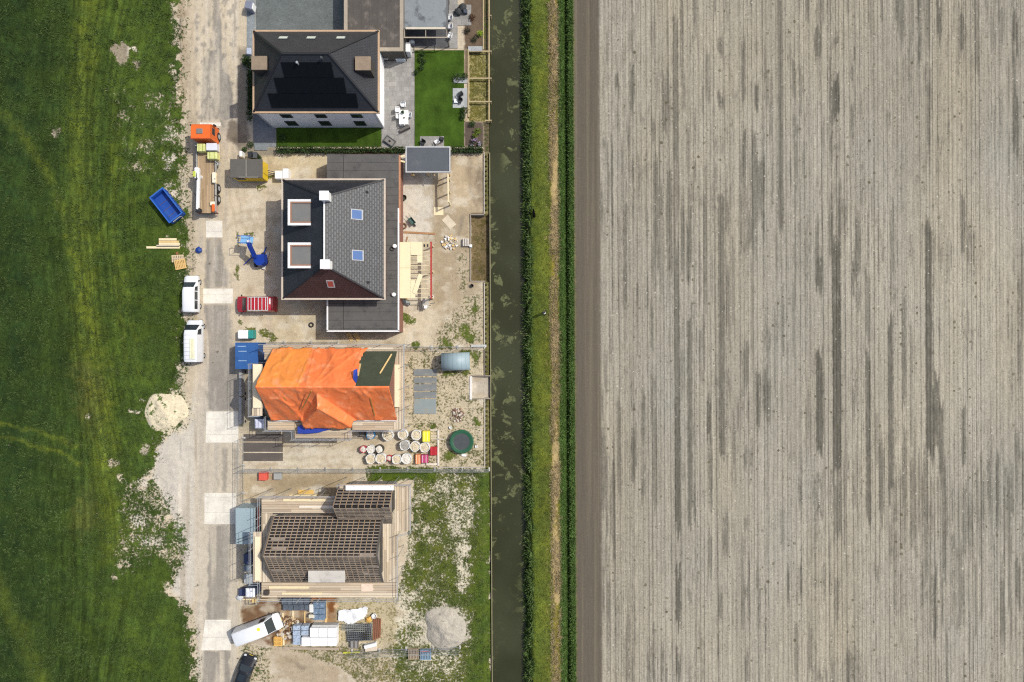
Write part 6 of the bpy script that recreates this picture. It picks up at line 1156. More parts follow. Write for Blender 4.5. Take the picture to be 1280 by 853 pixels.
# crate, box and planks on the strip below
def crate(px, py, w, d, h, mat, label):
    c = W(px, py, h); t = thing('crate', label, 'crate', (c.x, c.y, 0), random.uniform(-.12, .12)); m = MB(); e = .05
    for s in (-1, 1): m.box((s*(w/2-e/2), 0, h/2), (e, d, h)); m.box((0, s*(d/2-e/2), h/2), (w-2*e, e, h))
    m.box((0, 0, .05), (w-2*e, d-2*e, .06)); m.build('body', mat, t); MB().cbox((0, 0, h+.01), (w+.04, d+.04, .05), .02).build('lid', mat, t)
crate(328.5, 595.5, .95, 1.0, .7, M('red_crate', S(226, 96, 78), .6, .12), 'red square crate beside the mesh fence'); crate(347, 595.5, .95, .8, .5, M('grey_crate', S(168, 168, 164), .6, .12, 3), 'grey square crate beside the mesh fence')
board('plank', 373, 615, 392, 615, .5, .12, M('yellow_board', S(232, 190, 108), .75), 'short yellow board on the earth above the batten house scaffold', 'plank', 0); board('plank', 362, 619.6, 412, 619, .2, .14, PINE, 'long pale plank on the earth along the batten house scaffold', 'plank', 0)
# ------------------------------------------------------------------ materials at the bottom of the batten house
SLATE = M('block_dark', S(86, 94, 104), .7, .3, 3, dirt=S(120, 130, 142)); SLATE2 = M('block_blue', S(110, 130, 152), .6, .3, 4, dirt=S(160, 174, 188))
def blockstack(px, py, nx, ny, w, d, h, mat, lab, top=None):
    c = W(px, py, h); t = thing('block_stack', lab, 'block stack', (c.x, c.y, 0)); 
    for i in range(nx):
        for j in range(ny): MB().cbox(((i-(nx-1)/2)*w, (j-(ny-1)/2)*d, .06+h/2-.03+random.uniform(-.03, .03)), (w-.05, d-.05, h-.06), .03).build('block_pack', mat, t)
    m = MB()
    for j in range(ny): m.box((0, (j-(ny-1)/2)*d, .03), (nx*w-.1, .3, .06))
    m.build('bearer', PINED, t)
    if top: top(t, h)
blockstack(369, 752, 5, 1, .68, .85, .9, SLATE, 'upper row of dark block packs under the batten house scaffold'); blockstack(370, 760, 5, 1, .66, .75, .8, SLATE, 'second row of dark block packs under the batten house scaffold')
blockstack(398.5, 764.5, 2, 3, .75, .75, .9, SLATE2, 'blue grey block stack right of the dark block packs'); pack(389, 761, .5, 1.0, .95, M('white_pack', S(240, 238, 232), .5), 'small white pack on the left of the blue grey blocks'); pack(389.5, 771, .75, .45, .9, M('cream_pack', S(226, 218, 196), .6), 'small cream pack below the small white pack by the blue blocks')
INS = M('white_foam', S(246, 246, 246), .7, .03)
def foam(px0, py0, px1, py1, h, n, lab):
    a = W(px0, py0, h); b = W(px1, py1, h); o = Vector(((a.x+b.x)/2, (a.y+b.y)/2, 0)); w = (b.x-a.x)/n; t = thing('foam_stack', lab, 'foam board stack', o)
    for i in range(n): MB().cbox((-(b.x-a.x)/2+(i+.5)*w, 0, .1+(h-.1)/2), (w-.04, a.y-b.y, h-.1), .03).build('foam_pack', INS, t)
    m = MB(); m.box((0, .3, .05), (b.x-a.x, .12, .1)); m.box((0, -.3, .05), (b.x-a.x, .12, .1)); m.build('bearer', PINED, t)
foam(387, 785.3, 420.5, 796.8, 1.35, 3, 'upper stack of three white foam packs'); foam(376.5, 797.3, 420.5, 808, 1.3, 4, 'lower stack of four white foam packs')
c = W(404, 784, .8); MB((c.x, c.y, 0)).rect(390, 781.5, 421.5, 785, .1, .95).one('board_stack', M('grey_foam_board', S(196, 196, 194), .7), 'thin grey board stack behind the upper white foam packs', 'board stack')
for px, py, nx, ny, lab in ((370.5, 788.5, 1, 2, 'pale blue wrapped packs left of the white foam'), (381, 788.5, 1, 2, 'second pair of blue wrapped packs touching the upper white foam'), (371, 800.5, 1, 1, 'blue wrapped pack left of the lower white foam')):
    blockstack(px, py, nx, ny, .95, .62 if ny == 2 else 1.2, .95, M('blue_wrap', S(176, 190, 208), .4, .3, 4, dirt=S(96, 110, 132)), lab)
pallet(348.5, 800.5, .03, M('orange_boards', S(232, 182, 96), .75), 'orange yellow pallet of boards in front of the long white van', 3, 1.0, 1.1)
board('plank', 354, 766, 355, 806, .2, .14, PINE, 'upright pale beam left of the offcut heap', 'plank', 0); board('plank', 366.5, 763, 367, 786, .2, .14, PINE, 'pale beam between the two bare mud bays', 'plank', 0); board('plank', 381, 764, 381.4, 786, .14, .14, PINED, 'thin yellow beam left of the blue grey blocks', 'plank', 0); board('plank', 407, 752, 407.6, 780, .3, .12, PINED, 'wide yellow beam right of the blue grey blocks', 'plank', 0); board('plank', 390, 747.5, 418, 747.8, .26, .2, M('rust_beam', S(150, 96, 56), .8), 'rust brown beam along the foot of the batten house scaffold', 'plank', 0); board('plank', 354, 810, 424, 811, .3, .12, M('grey_beam', S(176, 160, 140), .85), 'long weathered beam lying below the white foam stacks', 'plank', 0)
board('plank', 302, 749.3, 350, 749.8, .14, .1, PINE, 'thin pale beam at the top of the brown mud', 'plank', 0)
def sheetcloth(px, py, poly, mat, lab, hh=.5):
    c = W(px, py); P = [W(x, y, hh*.5) for x, y in poly]; xs = [p.x for p in P]; ys = [p.y for p in P]; X = np.arange(min(xs), max(xs), .1); Y = np.arange(min(ys), max(ys), .1); gx, gy = np.meshgrid(X, Y, indexing='ij'); ins = pip(gx, gy, [(p.x, p.y) for p in P]); zz = hh*fbm(gx*.9, gy*.9, 205, 3)+.25*np.abs(fbm(gx*2.2, gy*1.5, 206, 3)-.5)
    idx = -np.ones(ins.shape, int); idx[ins] = np.arange(ins.sum()); V = np.stack([gx[ins]-c.x, gy[ins]-c.y, zz[ins]], 1); a, b_, cc, d = idx[:-1, :-1], idx[1:, :-1], idx[1:, 1:], idx[:-1, 1:]; ok = (a >= 0) & (b_ >= 0) & (cc >= 0) & (d >= 0)
    ob = fastmesh('plastic_sheet', V, np.stack([a[ok], b_[ok], cc[ok], d[ok]], 1), mat, True); ob.location = (c.x, c.y, 0); ob.modifiers.new('t', 'SOLIDIFY').thickness = .025; tag(ob, lab, 'plastic sheet')
sheetcloth(441, 771, [(422.5, 763), (452, 760), (456.5, 757.5), (460.5, 759.5), (459.5, 767), (455, 774), (447, 777), (440.5, 782.5), (432, 780), (422, 776)], M('white_sheeting', S(244, 244, 244), .6, .04), 'crumpled white plastic sheet thrown over the steel mesh pile')
def mesh_pile():
    c = W(450, 789); t = thing('steel_mesh_pile', 'pile of dark steel mesh and bars below the white plastic sheet', 'steel mesh', (c.x, c.y, 0)); 
    for k in range(4):
        m = MB(); z = .06+k*.12; r = .06*k-.08; R = Matrix.Rotation(r, 3, 'Z')
        for i in range(12): x = -1.5+i*.27; m.bar(R @ Vector((x, -1.1, z)), R @ Vector((x, 1.0, z)), .045)
        for i in range(8): y = -1.0+i*.27; m.bar(R @ Vector((-1.6, y, z+.03)), R @ Vector((1.5, y, z+.03)), .045)
        m.build('mesh_panel', DARKM if k % 2 else STEEL, t)
    for i in range(5): MB().bar((-2.6+random.uniform(0, .6), .3+.16*i, .5), (.8, .15+.25*i, .56), .06).build('bar', M('grey_bar', S(150, 150, 142), .6), t)
mesh_pile()
for i in range(4): board('pipe', 468+2.6*i, 771.5+i*.6, 467.3+2.5*i, 800-i, .17, .16, M('rusty_steel', S(142, 94, 68), .8, .25), ('first rusty beam from the left beside the mesh pile', 'second rusty beam from the left beside the mesh pile', 'third rusty beam from the left beside the mesh pile', 'rightmost rusty beam beside the mesh pile')[i], 'steel beam', 0)
board('plank', 463, 779, 461.8, 800, .36, .12, M('green_grey_plank', S(156, 160, 128), .8), 'greenish plank between the mesh pile and rusty beams', 'plank', 0); c = W(461, 775, .3); MB((c.x, c.y, 0)).blob((c.x, c.y, .2), .36, .3, 2, .6).one('yellow_bag', M('ochre_bag', S(226, 176, 90), .7, .2), 'ochre yellow bag at the corner of the white plastic sheet', 'bag'); c = W(468.3, 769, .4); pot(468.3, 768.8, .3, .4, WHITE, 'white tub above the rusty beams', 'tub')
c = W(462.5, 808, .6); MB((c.x, c.y, 0)).cbox((c.x, c.y, .3), (1.55, .45, .6), .05, .25).one('white_beam_block', WHITE, 'white slab tilted on the cream block below the mesh pile', 'slab'); c = W(463.5, 811, .4); MB((c.x, c.y, 0)).cbox((c.x, c.y-.05, .2), (1.5, .6, .4), .04, .1).one('cream_block', M('cream_block', S(216, 200, 180), .8), 'cream block lying under the tilted white slab', 'block'); c = W(442.5, 805.5, .5); t = pack(442.5, 806, 1.0, .9, .5, M('grey_pack', S(110, 104, 98), .8, .2, 3), 'small grey pack with a white cover below the mesh pile', strap=WHITE)
board('plank', 429, 816, 450, 815, .16, .12, M('lime_plank', S(206, 206, 70), .6), 'thin lime yellow beam lying below the mesh pile', 'plank', 0)
pallet(517.3, 816.5, .03, WOODG, 'weathered grey pallet below the round sand heap', 3, 1.25, 1.25); t = pallet(532.5, 817, .02, M('blue_pallet', S(130, 156, 176), .7), 'blue pallet with a pink edge below the round sand heap', 3, 1.3, 1.25); MB().box((0, .45, .46), (1.1, .08, .03)).build('pink_edge', M('pink_edge', S(206, 120, 130), .6), t)
# ------------------------------------------------------------------ heaps
def heap(px, py, r, h, mat, label, flat=.5, seed=1):
    c = W(px, py); n, k = 64, 20; V = [(0, 0, h)]; F = []
    for j in range(1, k+1):
        f = j/k
        for i in range(n):
            th = 2*PI*i/n; rr = r*f*(1+.24*(vn(np.array([math.cos(th)*1.5+5.]), np.array([math.sin(th)*1.5+5.]), seed)[0]-.5)*2)
            x, y = rr*math.cos(th), rr*math.sin(th); zz = h*(1-f**1.7)*(1+.22*f*math.sin(th*2+seed))+.38*float(fbm(np.array([x*1.5+9]), np.array([y*1.5+9]), seed+3, 5)[0]-.5)*min(1, f*4)*(1-f**5); V.append((x, y, zz if j < k else -.08))
    F3 = [(0, 1+i, 1+(i+1) % n) for i in range(n)]; m = MB(); m.add(V, F3+[(1+j*n+i, 1+(j+1)*n+i, 1+(j+1)*n+(i+1) % n, 1+j*n+(i+1) % n) for j in range(k-1) for i in range(n)]); ob = m.build('sand_heap', mat, None, smooth=75); ob.location = (c.x, c.y, 0); tag(ob, label, 'sand heap'); return ob
def heap_mat(name, col, green=None, amt=.6):
    n = NT(name); v = n.coord('Object'); c0 = lambda x, k: n.math('MULTIPLY', n.math('SUBTRACT', x, .5), k); f = n.math('ADD', c0(n.noise(v, 1.2, 5, .7), .9), n.math('ADD', c0(n.noise(v, 7, 3, .7), .7), 1.0)); c = n.scalec(col, f)
    sp = n.math('ADD', n.noise(v, 1.5, 5, .7), 0.0)
    if green: sx = n.new('ShaderNodeSeparateXYZ'); n.link(v, sx.inputs[0]); sp = n.math('ADD', sp, n.math('MULTIPLY', n.ramp(sx.outputs[0], .6, -1.2), .07))
    c = n.mix(n.ramp(sp, amt, amt+.05), c, green or n.scalec(c, .55)); n.link(c, n.bsdf.inputs['Base Color']); n.bsdf.inputs['Roughness'].default_value = .95; n.bump(n.noise(v, 3, 5, .7), .8, .15); return n.m
heap(208.5, 516, 2.5, .55, heap_mat('cream_sand', S(226, 212, 180), S(96, 112, 52), .60), 'cream sand heap with green weeds at the meadow edge', seed=4); heap(556.5, 785, 2.65, .8, heap_mat('grey_sand', S(180, 172, 157), None, .62), 'grey brown round sand heap on the weedy plot near the canal', seed=9)
# ------------------------------------------------------------------ northern garden
DK = M('dark_wicker', (.03, .032, .034), .8, .2); PLW = M('white_plastic', (.8, .8, .8), .4, .03)
c = W(504.5, 146.5, .75); t = thing('garden_table', 'white garden table on the grey terrace', 'table', (c.x, c.y, 0)); MB().cbox((0, 0, .73), (1.15, 1.75, .05), .03).build('table_top', PLW, t)
for x in (-.48, .48):
    for y in (-.75, .75): MB().bar((x, y, 0), (x, y, .7), .06).build('leg', PLW, t)
c = W(503.5, 141, .8); t = thing('potted_plant', 'small green plant in a pot on the white garden table', 'plant', (c.x, c.y, .757)); MB().lathe((0, 0, 0), [(.1, 0), (.15, .16), (.12, .16)], 12).build('pot', DARKM, t); lv = leaves('foliage', np.c_[RNG.normal(0, .09, (90, 2)), RNG.uniform(.14, .32, 90)], .14, leaf_mat('plant_green', (.04, .11, .03)), .5, .6); lv.parent = t
c = W(505.2, 147.5, .78); pot_ = MB((c.x, c.y, .757)).lathe((c.x, c.y, .757), [(.09, 0), (.11, .12), (.09, .12), (.07, .03)], 14).one('bowl', M('tan_bowl', S(150, 140, 130), .5), 'little grey bowl on the white garden table', 'bowl')
def chair(px, py, rz, label, seatm=PLW):
    c = W(px, py, .45); t = thing('garden_chair', label, 'chair', (c.x, c.y, 0), rz, 'chairs round the white garden table' if seatm is PLW and px < 515 else None) if False else thing('garden_chair', label, 'chair', (c.x, c.y, 0), rz)
    MB().cbox((0, 0, .45), (.56, .54, .07), .05).build('seat', seatm, t); MB().cbox((0, -.27, .72), (.54, .07, .5), .03).build('backrest', seatm, t)
    for s in (-1, 1):
        MB().bar((s*.29, -.27, .66), (s*.29, .2, .64), .06).build('armrest', seatm, t)
        for y in (-.22, .2): MB().bar((s*.24, y, 0), (s*.24, y, .43), .045).build('leg', seatm, t)
    return t
chair(504.2, 131, PI, 'white chair at the upper end of the white garden table'); chair(497.3, 137.5, -PI/2, 'upper white chair on the left of the garden table'); chair(498, 145.5, -PI/2, 'lower white chair on the left of the garden table'); chair(511.7, 144, PI/2, 'white chair on the right of the garden table'); chair(503.2, 155, .1, 'white chair at the lower end of the garden table'); chair(546.3, 177.3, .5, 'white chair with a dark frame on the pad beside the carport'); chair(528.6, 178.3, 2.6, 'black chair on the pad beside the carport', DK)
chair(575.5, 117.5, .5, 'upper dark chair on the pale pad by the canal garden', DK); chair(574.7, 126, 2.6, 'lower dark chair on the pale pad by the canal garden', DK); chair(552, 174, -.3, 'dark chair beside the white one on the pad by the carport', DK); chair(562.8, 22, PI/2, 'upper white chair beside the veranda', PLW); chair(562.8, 33, PI/2, 'middle white chair beside the veranda', PLW); chair(562.2, 45, 1.2, 'lower white chair at the corner of the veranda', PLW)
c = W(570, 126.2, .4); t = thing('side_table', 'little white table beside the dark chairs', 'table', (c.x, c.y, 0)); MB().cbox((0, 0, .4), (.5, .5, .05), .03).build('table_top', PLW, t)
for x in (-.18, .18):
    for y in (-.18, .18): MB().bar((x, y, 0), (x, y, .38), .04).build('leg', PLW, t)
c = W(506, 161, .45); t = thing('garden_bench', 'dark grey bench set askew below the white table', 'bench', (c.x, c.y, 0), .45); MB().cbox((0, 0, .42), (1.4, .42, .06), .02).build('seat', M('bench_slate', S(104, 100, 96), .7), t); MB().cbox((-.05, -.22, .64), (1.4, .06, .4), .02).build('backrest', M('bench_slate', S(104, 100, 96), .7), t)
for x in (-.6, .6): MB().box((x, 0, .2), (.06, .4, .4)).build('leg', DARKM, t)
c = W(487, 176.3, .4); t = thing('fire_table', 'grey rectangular fire table with a dark frame on the terrace', 'fire table', (c.x, c.y, 0), -.62); m = MB()
for s in (-1, 1): m.box((0, s*.38, .36), (1.4, .1, .1)); m.box((s*.65, 0, .36), (.1, .66, .1))
m.build('frame', DARKM, t); MB().box((0, 0, .32), (1.2, .66, .06)).build('top', M('fire_table_top', S(130, 126, 120), .7), t); MB().cbox((0, 0, .38), (.28, .22, .1), .03).build('burner', BLACK, t)
for x in (-.6, .6):
    for y in (-.3, .3): MB().box((x, y, .16), (.08, .08, .32)).build('leg', DARKM, t)
c = W(509.5, 59, 1.7); t = thing('tall_cabinet', 'tall white cabinet standing at the garage corner', 'cabinet', (c.x, c.y, 0)); MB().cbox((0, 0, .85), (.55, 1.15, 1.7), .04).build('body', WHITE, t); MB().box((.29, 0, .9), (.02, 1.0, 1.5)).build('door', TRIM, t)
c = W(500.3, 69.5, .9); t = thing('storage_chest', 'pale blue storage chest against the garage wall', 'chest', (c.x, c.y, 0)); MB().cbox((0, 0, .4), (1.2, .95, .8), .05).build('body', M('chest_pale', S(196, 206, 214), .5), t); MB().cbox((0, 0, .84), (1.26, 1.0, .1), .04).build('lid', M('chest_pale', S(196, 206, 214), .5), t)
c = W(480.5, 69.5, .8); t = thing('counter_table', 'white counter table at the house corner below the garage', 'table', (c.x, c.y, 0)); MB().cbox((0, 0, .82), (.95, .95, .06), .03).build('table_top', PLW, t); MB().box((.0, .1, .4), (.7, .6, .78)).build('cupboard', DARKM, t)
c = W(514.5, 52, .9); t = thing('covered_grill', 'round grey covered grill beside the tall white cabinet', 'grill', (c.x, c.y, 0)); MB().lathe((0, 0, 0), [(.34, 0), (.36, .6), (.4, .75), (.3, .98), (.05, 1.04)], 18, .03).build('cover', M('grill_cover', S(96, 102, 112), .6), t, smooth=50); MB().box((.0, .0, .02), (.5, .5, .03)).build('base', DARKM, t)
c = W(576, 13, .5); t = thing('lounge_set', 'dark wicker lounge chairs on the small patio by the canal', 'lounge set', (c.x, c.y, 0)); MB().blob((-.35, -.1, .35), .48, .15, 2, .7).build('seat', DK, t); MB().blob((.2, .45, .4), .5, .15, 2, .7).build('seat', DK, t); MB().cbox((.55, -.1, .3), (.5, .5, .5), .06).build('footstool', M('slate_cushion', (.05, .06, .08), .8), t)
# hedges and shrubs
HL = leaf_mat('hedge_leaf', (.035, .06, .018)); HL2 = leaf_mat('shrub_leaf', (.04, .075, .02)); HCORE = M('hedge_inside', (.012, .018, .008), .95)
def hedge(x0, y0, x1, y1, h, label, mat=HL, dens=330):
    a = W(x0, y0, h*.6); b = W(x1, y1, h*.6); o = Vector(((a.x+b.x)/2, (a.y+b.y)/2, 0)); w, d = b.x-a.x, a.y-b.y; t = thing('hedge', label, 'hedge', o); n = int(w*d*dens); P = RNG.uniform(-.5, .5, (n, 3))*[w, d, 1]; hh = h*(.75+.4*fbm(P[:, 0]*.9+5, P[:, 1]*.9+5, 301, 3)); P[:, 2] = hh*(1-RNG.random(n)**2*.6); edge_ = (fbm(P[:, 0]*1.6+9, P[:, 1]*0+3, 302, 3)-.5)*.35; P[:, 1] += edge_*np.sign(P[:, 1]); f = leaves('foliage', P, .17, mat, .5, .55); f.parent = t; MB().box((0, 0, h*.28), (w*.97, d*.6, h*.56)).build('core_block', HCORE, t)  # dark core block fills the hedge inside, under the leaves
hedge(345, 184.5, 508, 191.5, .95, 'long clipped hedge between terrace garden and felt roofed wing'); hedge(564, 184, 604, 191.5, .9, 'short hedge right of the carport'); hedge(309.8, 72, 316, 152, 1.2, 'tall narrow dark hedge on the left of the black roofed house'); hedge(303.8, 70, 310, 83, .7, 'low round hedge bush beside the grey garden path', HL2)
def shrub(px, py, r, h, label, mat=HL2, n=None, size=.14, flowers=None):
    c = W(px, py, h*.5); t = thing('shrub', label, 'shrub', (c.x, c.y, 0)); n = n or int(260*r*r+160); d = RNG.normal(size=(n, 3)); d /= np.linalg.norm(d, axis=1)[:, None]; rr = RNG.random(n)[:, None]**.4; P = d*rr*[r, r, h*.5]*(.8+.5*fbm(d[:, 0]*2+5, d[:, 1]*2+5, int(px), 2))[:, None]+[0, 0, h*.5]; f = leaves('foliage', P, size, mat, .5, .6); f.parent = t
    MB().cyl((0, 0, 0), (0, 0, h*.6), .04, .02, 6).build('stem', WOODG, t)
    if flowers:
        k = int(n*.35); P2 = np.c_[RNG.normal(0, r*.45, (k, 2)), h*.75+RNG.random(k)*h*.3]; g = leaves('flower', P2, .1, flowers, .3, .9); g.parent = t
for px, py, r, h, lab in ((528, 67.5, .34, .8, 'uppermost round shrub at the left lawn corner'), (526, 73.5, .3, .7, 'second round shrub from the top at the left lawn corner'), (529.5, 77, .3, .7, 'third round shrub from the top at the left lawn corner'), (527, 84, .36, .8, 'largest round shrub at the left lawn corner'), (520.3, 90.3, .3, .6, 'small round shrub at the terrace edge by the lawn')): shrub(px, py, r, h, lab)
shrub(572, 97, .5, .9, 'dark shrub at the right lawn edge above the step', HL); shrub(580.5, 96, .45, .8, 'dark low shrub touching the canal garden step', HL); shrub(580.5, 138, .5, .9, 'dark shrub at the lower corner of the pale pad', HL); shrub(578.5, 146, .35, .7, 'small dark shrub under the pale pad', HL); shrub(600.5, 42, .36, .8, 'lime green shrub in the planting bed by the canal', leaf_mat('lime_leaf', (.22, .33, .02), .25)); shrub(597, 164, .42, .6, 'yellow green shrub in the bed below the jetty beams', leaf_mat('lime_leaf2', (.15, .2, .03), .4)); shrub(594, 170, .3, .5, 'small yellow green shrub above the purple flowers', leaf_mat('lime_leaf2', (.15, .2, .03), .4))
PURP = M('purple_petal', (.32, .2, .36), .6, .3); shrub(593, 175.5, .34, .5, 'purple flowering shrub at the lower end of the bed', HL2, flowers=PURP); shrub(599.5, 180.5, .26, .4, 'small lilac flowering shrub at the hedge end', HL2, flowers=M('lilac_petal', (.5, .42, .55), .6, .3)); shrub(589.5, 182, .22, .35, 'tiny lilac shrub left of the hedge end', HL2, flowers=M('lilac_petal', (.5, .42, .55), .6, .3)); shrub(590, 155, .35, .6, 'loose green plant at the top of the canal bed', HL2); shrub(584, 38, .4, .5, 'dark brown plant in the upper planting bed', leaf_mat('brown_leaf', (.07, .06, .04))); shrub(590, 22, .4, .5, 'reddish brown plant at the top planting bed', leaf_mat('rust_leaf', (.10, .05, .03))); shrub(593, 49, .4, .45, 'low grey green plant in the upper planting bed', leaf_mat('grey_leaf', (.09, .09, .05)))
shrub(353, 171, .55, 1.0, 'leaning green shrub at the shaded lawn corner', HL2); shrub(313, 181, .4, .7, 'green shrub at the garden corner by the black bins', HL2)
for px, py, lab in ((306, 187, 'small weed bush left of the black bins'), (324, 197.5, 'small weed bush right of the black bins')): shrub(px, py, .3, .5, lab, HL2)
# jetty beams along the canal garden
o = W(598, 105, -.2); t = thing('jetty_frame', 'weathered timber frame of beams over the canal garden inlet', 'jetty', (o.x, o.y, -.6)); m0 = Vector((o.x, o.y, -.6))
for A, Bq, z in (((585.3, 62), (585.3, 148), .08), ((611.5, -30), (611.5, 152), -.1), ((604.2, -30), (604.2, 62), .05), ((585, 64.5), (614.5, 64.5), 0), ((585, 98.3), (614.5, 98.3), 0), ((585, 127.5), (614.5, 127.5), 0), ((606, 151), (614.5, 151), 0), ((580.5, 151.5), (586, 147), .08)): MB(m0).bar(W(*A, z), W(*Bq, z), .16, .14).build('beam', BEAMY, t)
for py in (20, 64.5, 98.3, 127.5, 151): c = W(613.6, py, 0); MB(m0).cyl((c.x, c.y, -1.6), (c.x, c.y, .12), .08, n=8).build('post', BEAMY, t)
# ------------------------------------------------------------------ retaining walls along the canal
def wallrun(label, pts, zb, zt, w, mat, posts=None):
    c = W(*pts[0]); o = Vector((c.x, c.y, zb)); t = thing('retaining_wall', label, 'retaining wall', o)
    for k, (a, b) in enumerate(zip(pts, pts[1:])):
        A, Bq = W(*a), W(*b); d = (Bq-A).normalized(); MB(o).bar(A+Vector((0, 0, (zb+zt)/2))+d*(w*.502 if k else 0), Bq+Vector((0, 0, (zb+zt)/2))+d*w*.5, w, zt-zb-.004*k).build('boarding', mat, t)
    if posts:
        x, y0, y1, st_ = posts
        for i in range(int((y1-y0)/st_)+1): p = W(x-(0 if y0 > 400 else .0), y0+i*st_, -.2); MB(o).box((p.x, p.y, -.35), (.16, .2, .5)).build('post', M('dark_peg', S(74, 70, 46), .9), t)
RW = M('retaining_board', S(186, 178, 164), .85, .15)
wallrun('timber edging from the hedge end down to the sunken basin', [(605.2, 191), (605.2, 267)], -.9, .1, .12, RW, (607.6, 195, 266, 6.1)); wallrun('board wall round three sides of the sunken basin', [(605, 268.5), (588, 268.5), (588, 352), (605.4, 352)], -1.2, .1, .14, M('basin_board', S(150, 140, 126), .85, .15)); wallrun('timber edging from the basin down to the concrete beam', [(605.4, 353.5), (605.6, 432)], -.9, .1, .12, RW, (608, 356, 431, 6.1)); wallrun('timber edging beside the arched shed down to the ramp', [(605.8, 437), (605.8, 470)], -.9, .1, .12, M('grey_edging', S(120, 112, 102), .85), (608.4, 440, 469, 6.1)); wallrun('timber edging from the ramp down past the trampoline', [(605.9, 498.5), (605.9, 584), (549, 584)], -.9, .12, .12, RW, (608.6, 502, 582, 6.1)); wallrun('white slab edge at the head of the concrete ramp', [(588.6, 470.5), (588.6, 498)], -.5, .12, .3, M('white_slab', S(226, 222, 214), .8)); wallrun('thin sheet wall at the water line along all plots', [(611.9, 190), (613.6, 560), (615.2, 860)], -1.7, -.32, .1, M('sheet_wall', S(140, 134, 104), .85)); wallrun('ramp side wall nearer the arched shed', [(589, 470), (612.6, 470)], -1.0, .08, .12, M('basin_board', S(150, 140, 126), .85, .15)); wallrun('ramp side wall nearer the trampoline', [(589, 498.5), (612.6, 498.5)], -1.0, .08, .12, M('basin_board', S(150, 140, 126), .85, .15))
board('concrete_beam', 589, 432.6, 608, 432.6, .3, .2, M('pale_concrete_beam', S(190, 192, 190), .8), 'pale concrete beam at the canal end of the plot boundary', 'beam', 0)
c = W(589.5, 358, .2); pot(590, 357.6, .2, .3, BLACK, 'black bucket under the lower left basin corner', 'bucket')
# ------------------------------------------------------------------ mesh fences
def panel_proto():
    t = thing('fence_panel', 'proto', 'fence panel', (0, 0, 0)); m = MB(); L = 3.4
    for a, b in (((-L/2, 0, .1), (-L/2, 0, 2.0)), ((L/2, 0, .1), (L/2, 0, 2.0)), ((-L/2, 0, 2.0), (L/2, 0, 2.0)), ((-L/2, 0, .15), (L/2, 0, .15))): m.cyl(a, b, .022, n=8)
    m.build('frame', M('fence_steel', S(150, 156, 156), .45, .08), t); m = MB()
    for i in range(22): x = -L/2+(i+1)*L/23; m.bar((x, 0, .16), (x, 0, 1.98), .012)
    for z in (.6, 1.1, 1.6): m.bar((-L/2, .008, z), (L/2, .008, z), .012)
    m.build('wire_mesh', STEEL, t)
    for x in (-L/2, L/2): MB().cbox((x, 0, .07), (.2, .5, .12), .03).build('foot', M('fence_foot', S(196, 192, 184), .85), t)
    return t
fp = panel_proto(); first = [True]
def panel(px, py, rz, label):
    c = W(px, py, 1.0)
    if first[0]: first[0] = False; fp.location = (c.x, c.y, 0); fp.rotation_euler = (0, 0, rz); fp['label'] = label; fp['group'] = 'mesh fence panels between the plots'; return
    dup(fp, (c.x, c.y, 0), rz, label, 'mesh fence panels between the plots')
ORD = ['first', 'second', 'third', 'fourth', 'fifth', 'sixth', 'seventh', 'eighth', 'ninth']
for i in range(9): panel(318+34.5*i, 588.5, random.uniform(-.02, .02), f'{ORD[i]} mesh fence panel from the road in the line below the big bags')
for i in range(3): panel(522+33*i, 434, random.uniform(-.03, .03), f'{ORD[i]} mesh fence panel from the left in the line above the arched shed')
for i in range(3): panel(300.5, 566+35*i-(0 if i < 1 else 0), PI/2+random.uniform(-.02, .02), f'{ORD[i]} mesh fence panel from the top in the line along the road')
for i in range(4): panel(455+34*i, 817.5-1.2*i, .03, f'{ORD[i]} mesh fence panel from the left in the line below the foam stacks')
for i in range(3): panel(335+34*i, 428.5, 0, f'{ORD[i]} mesh fence panel from the blue container in the line above the orange roof')
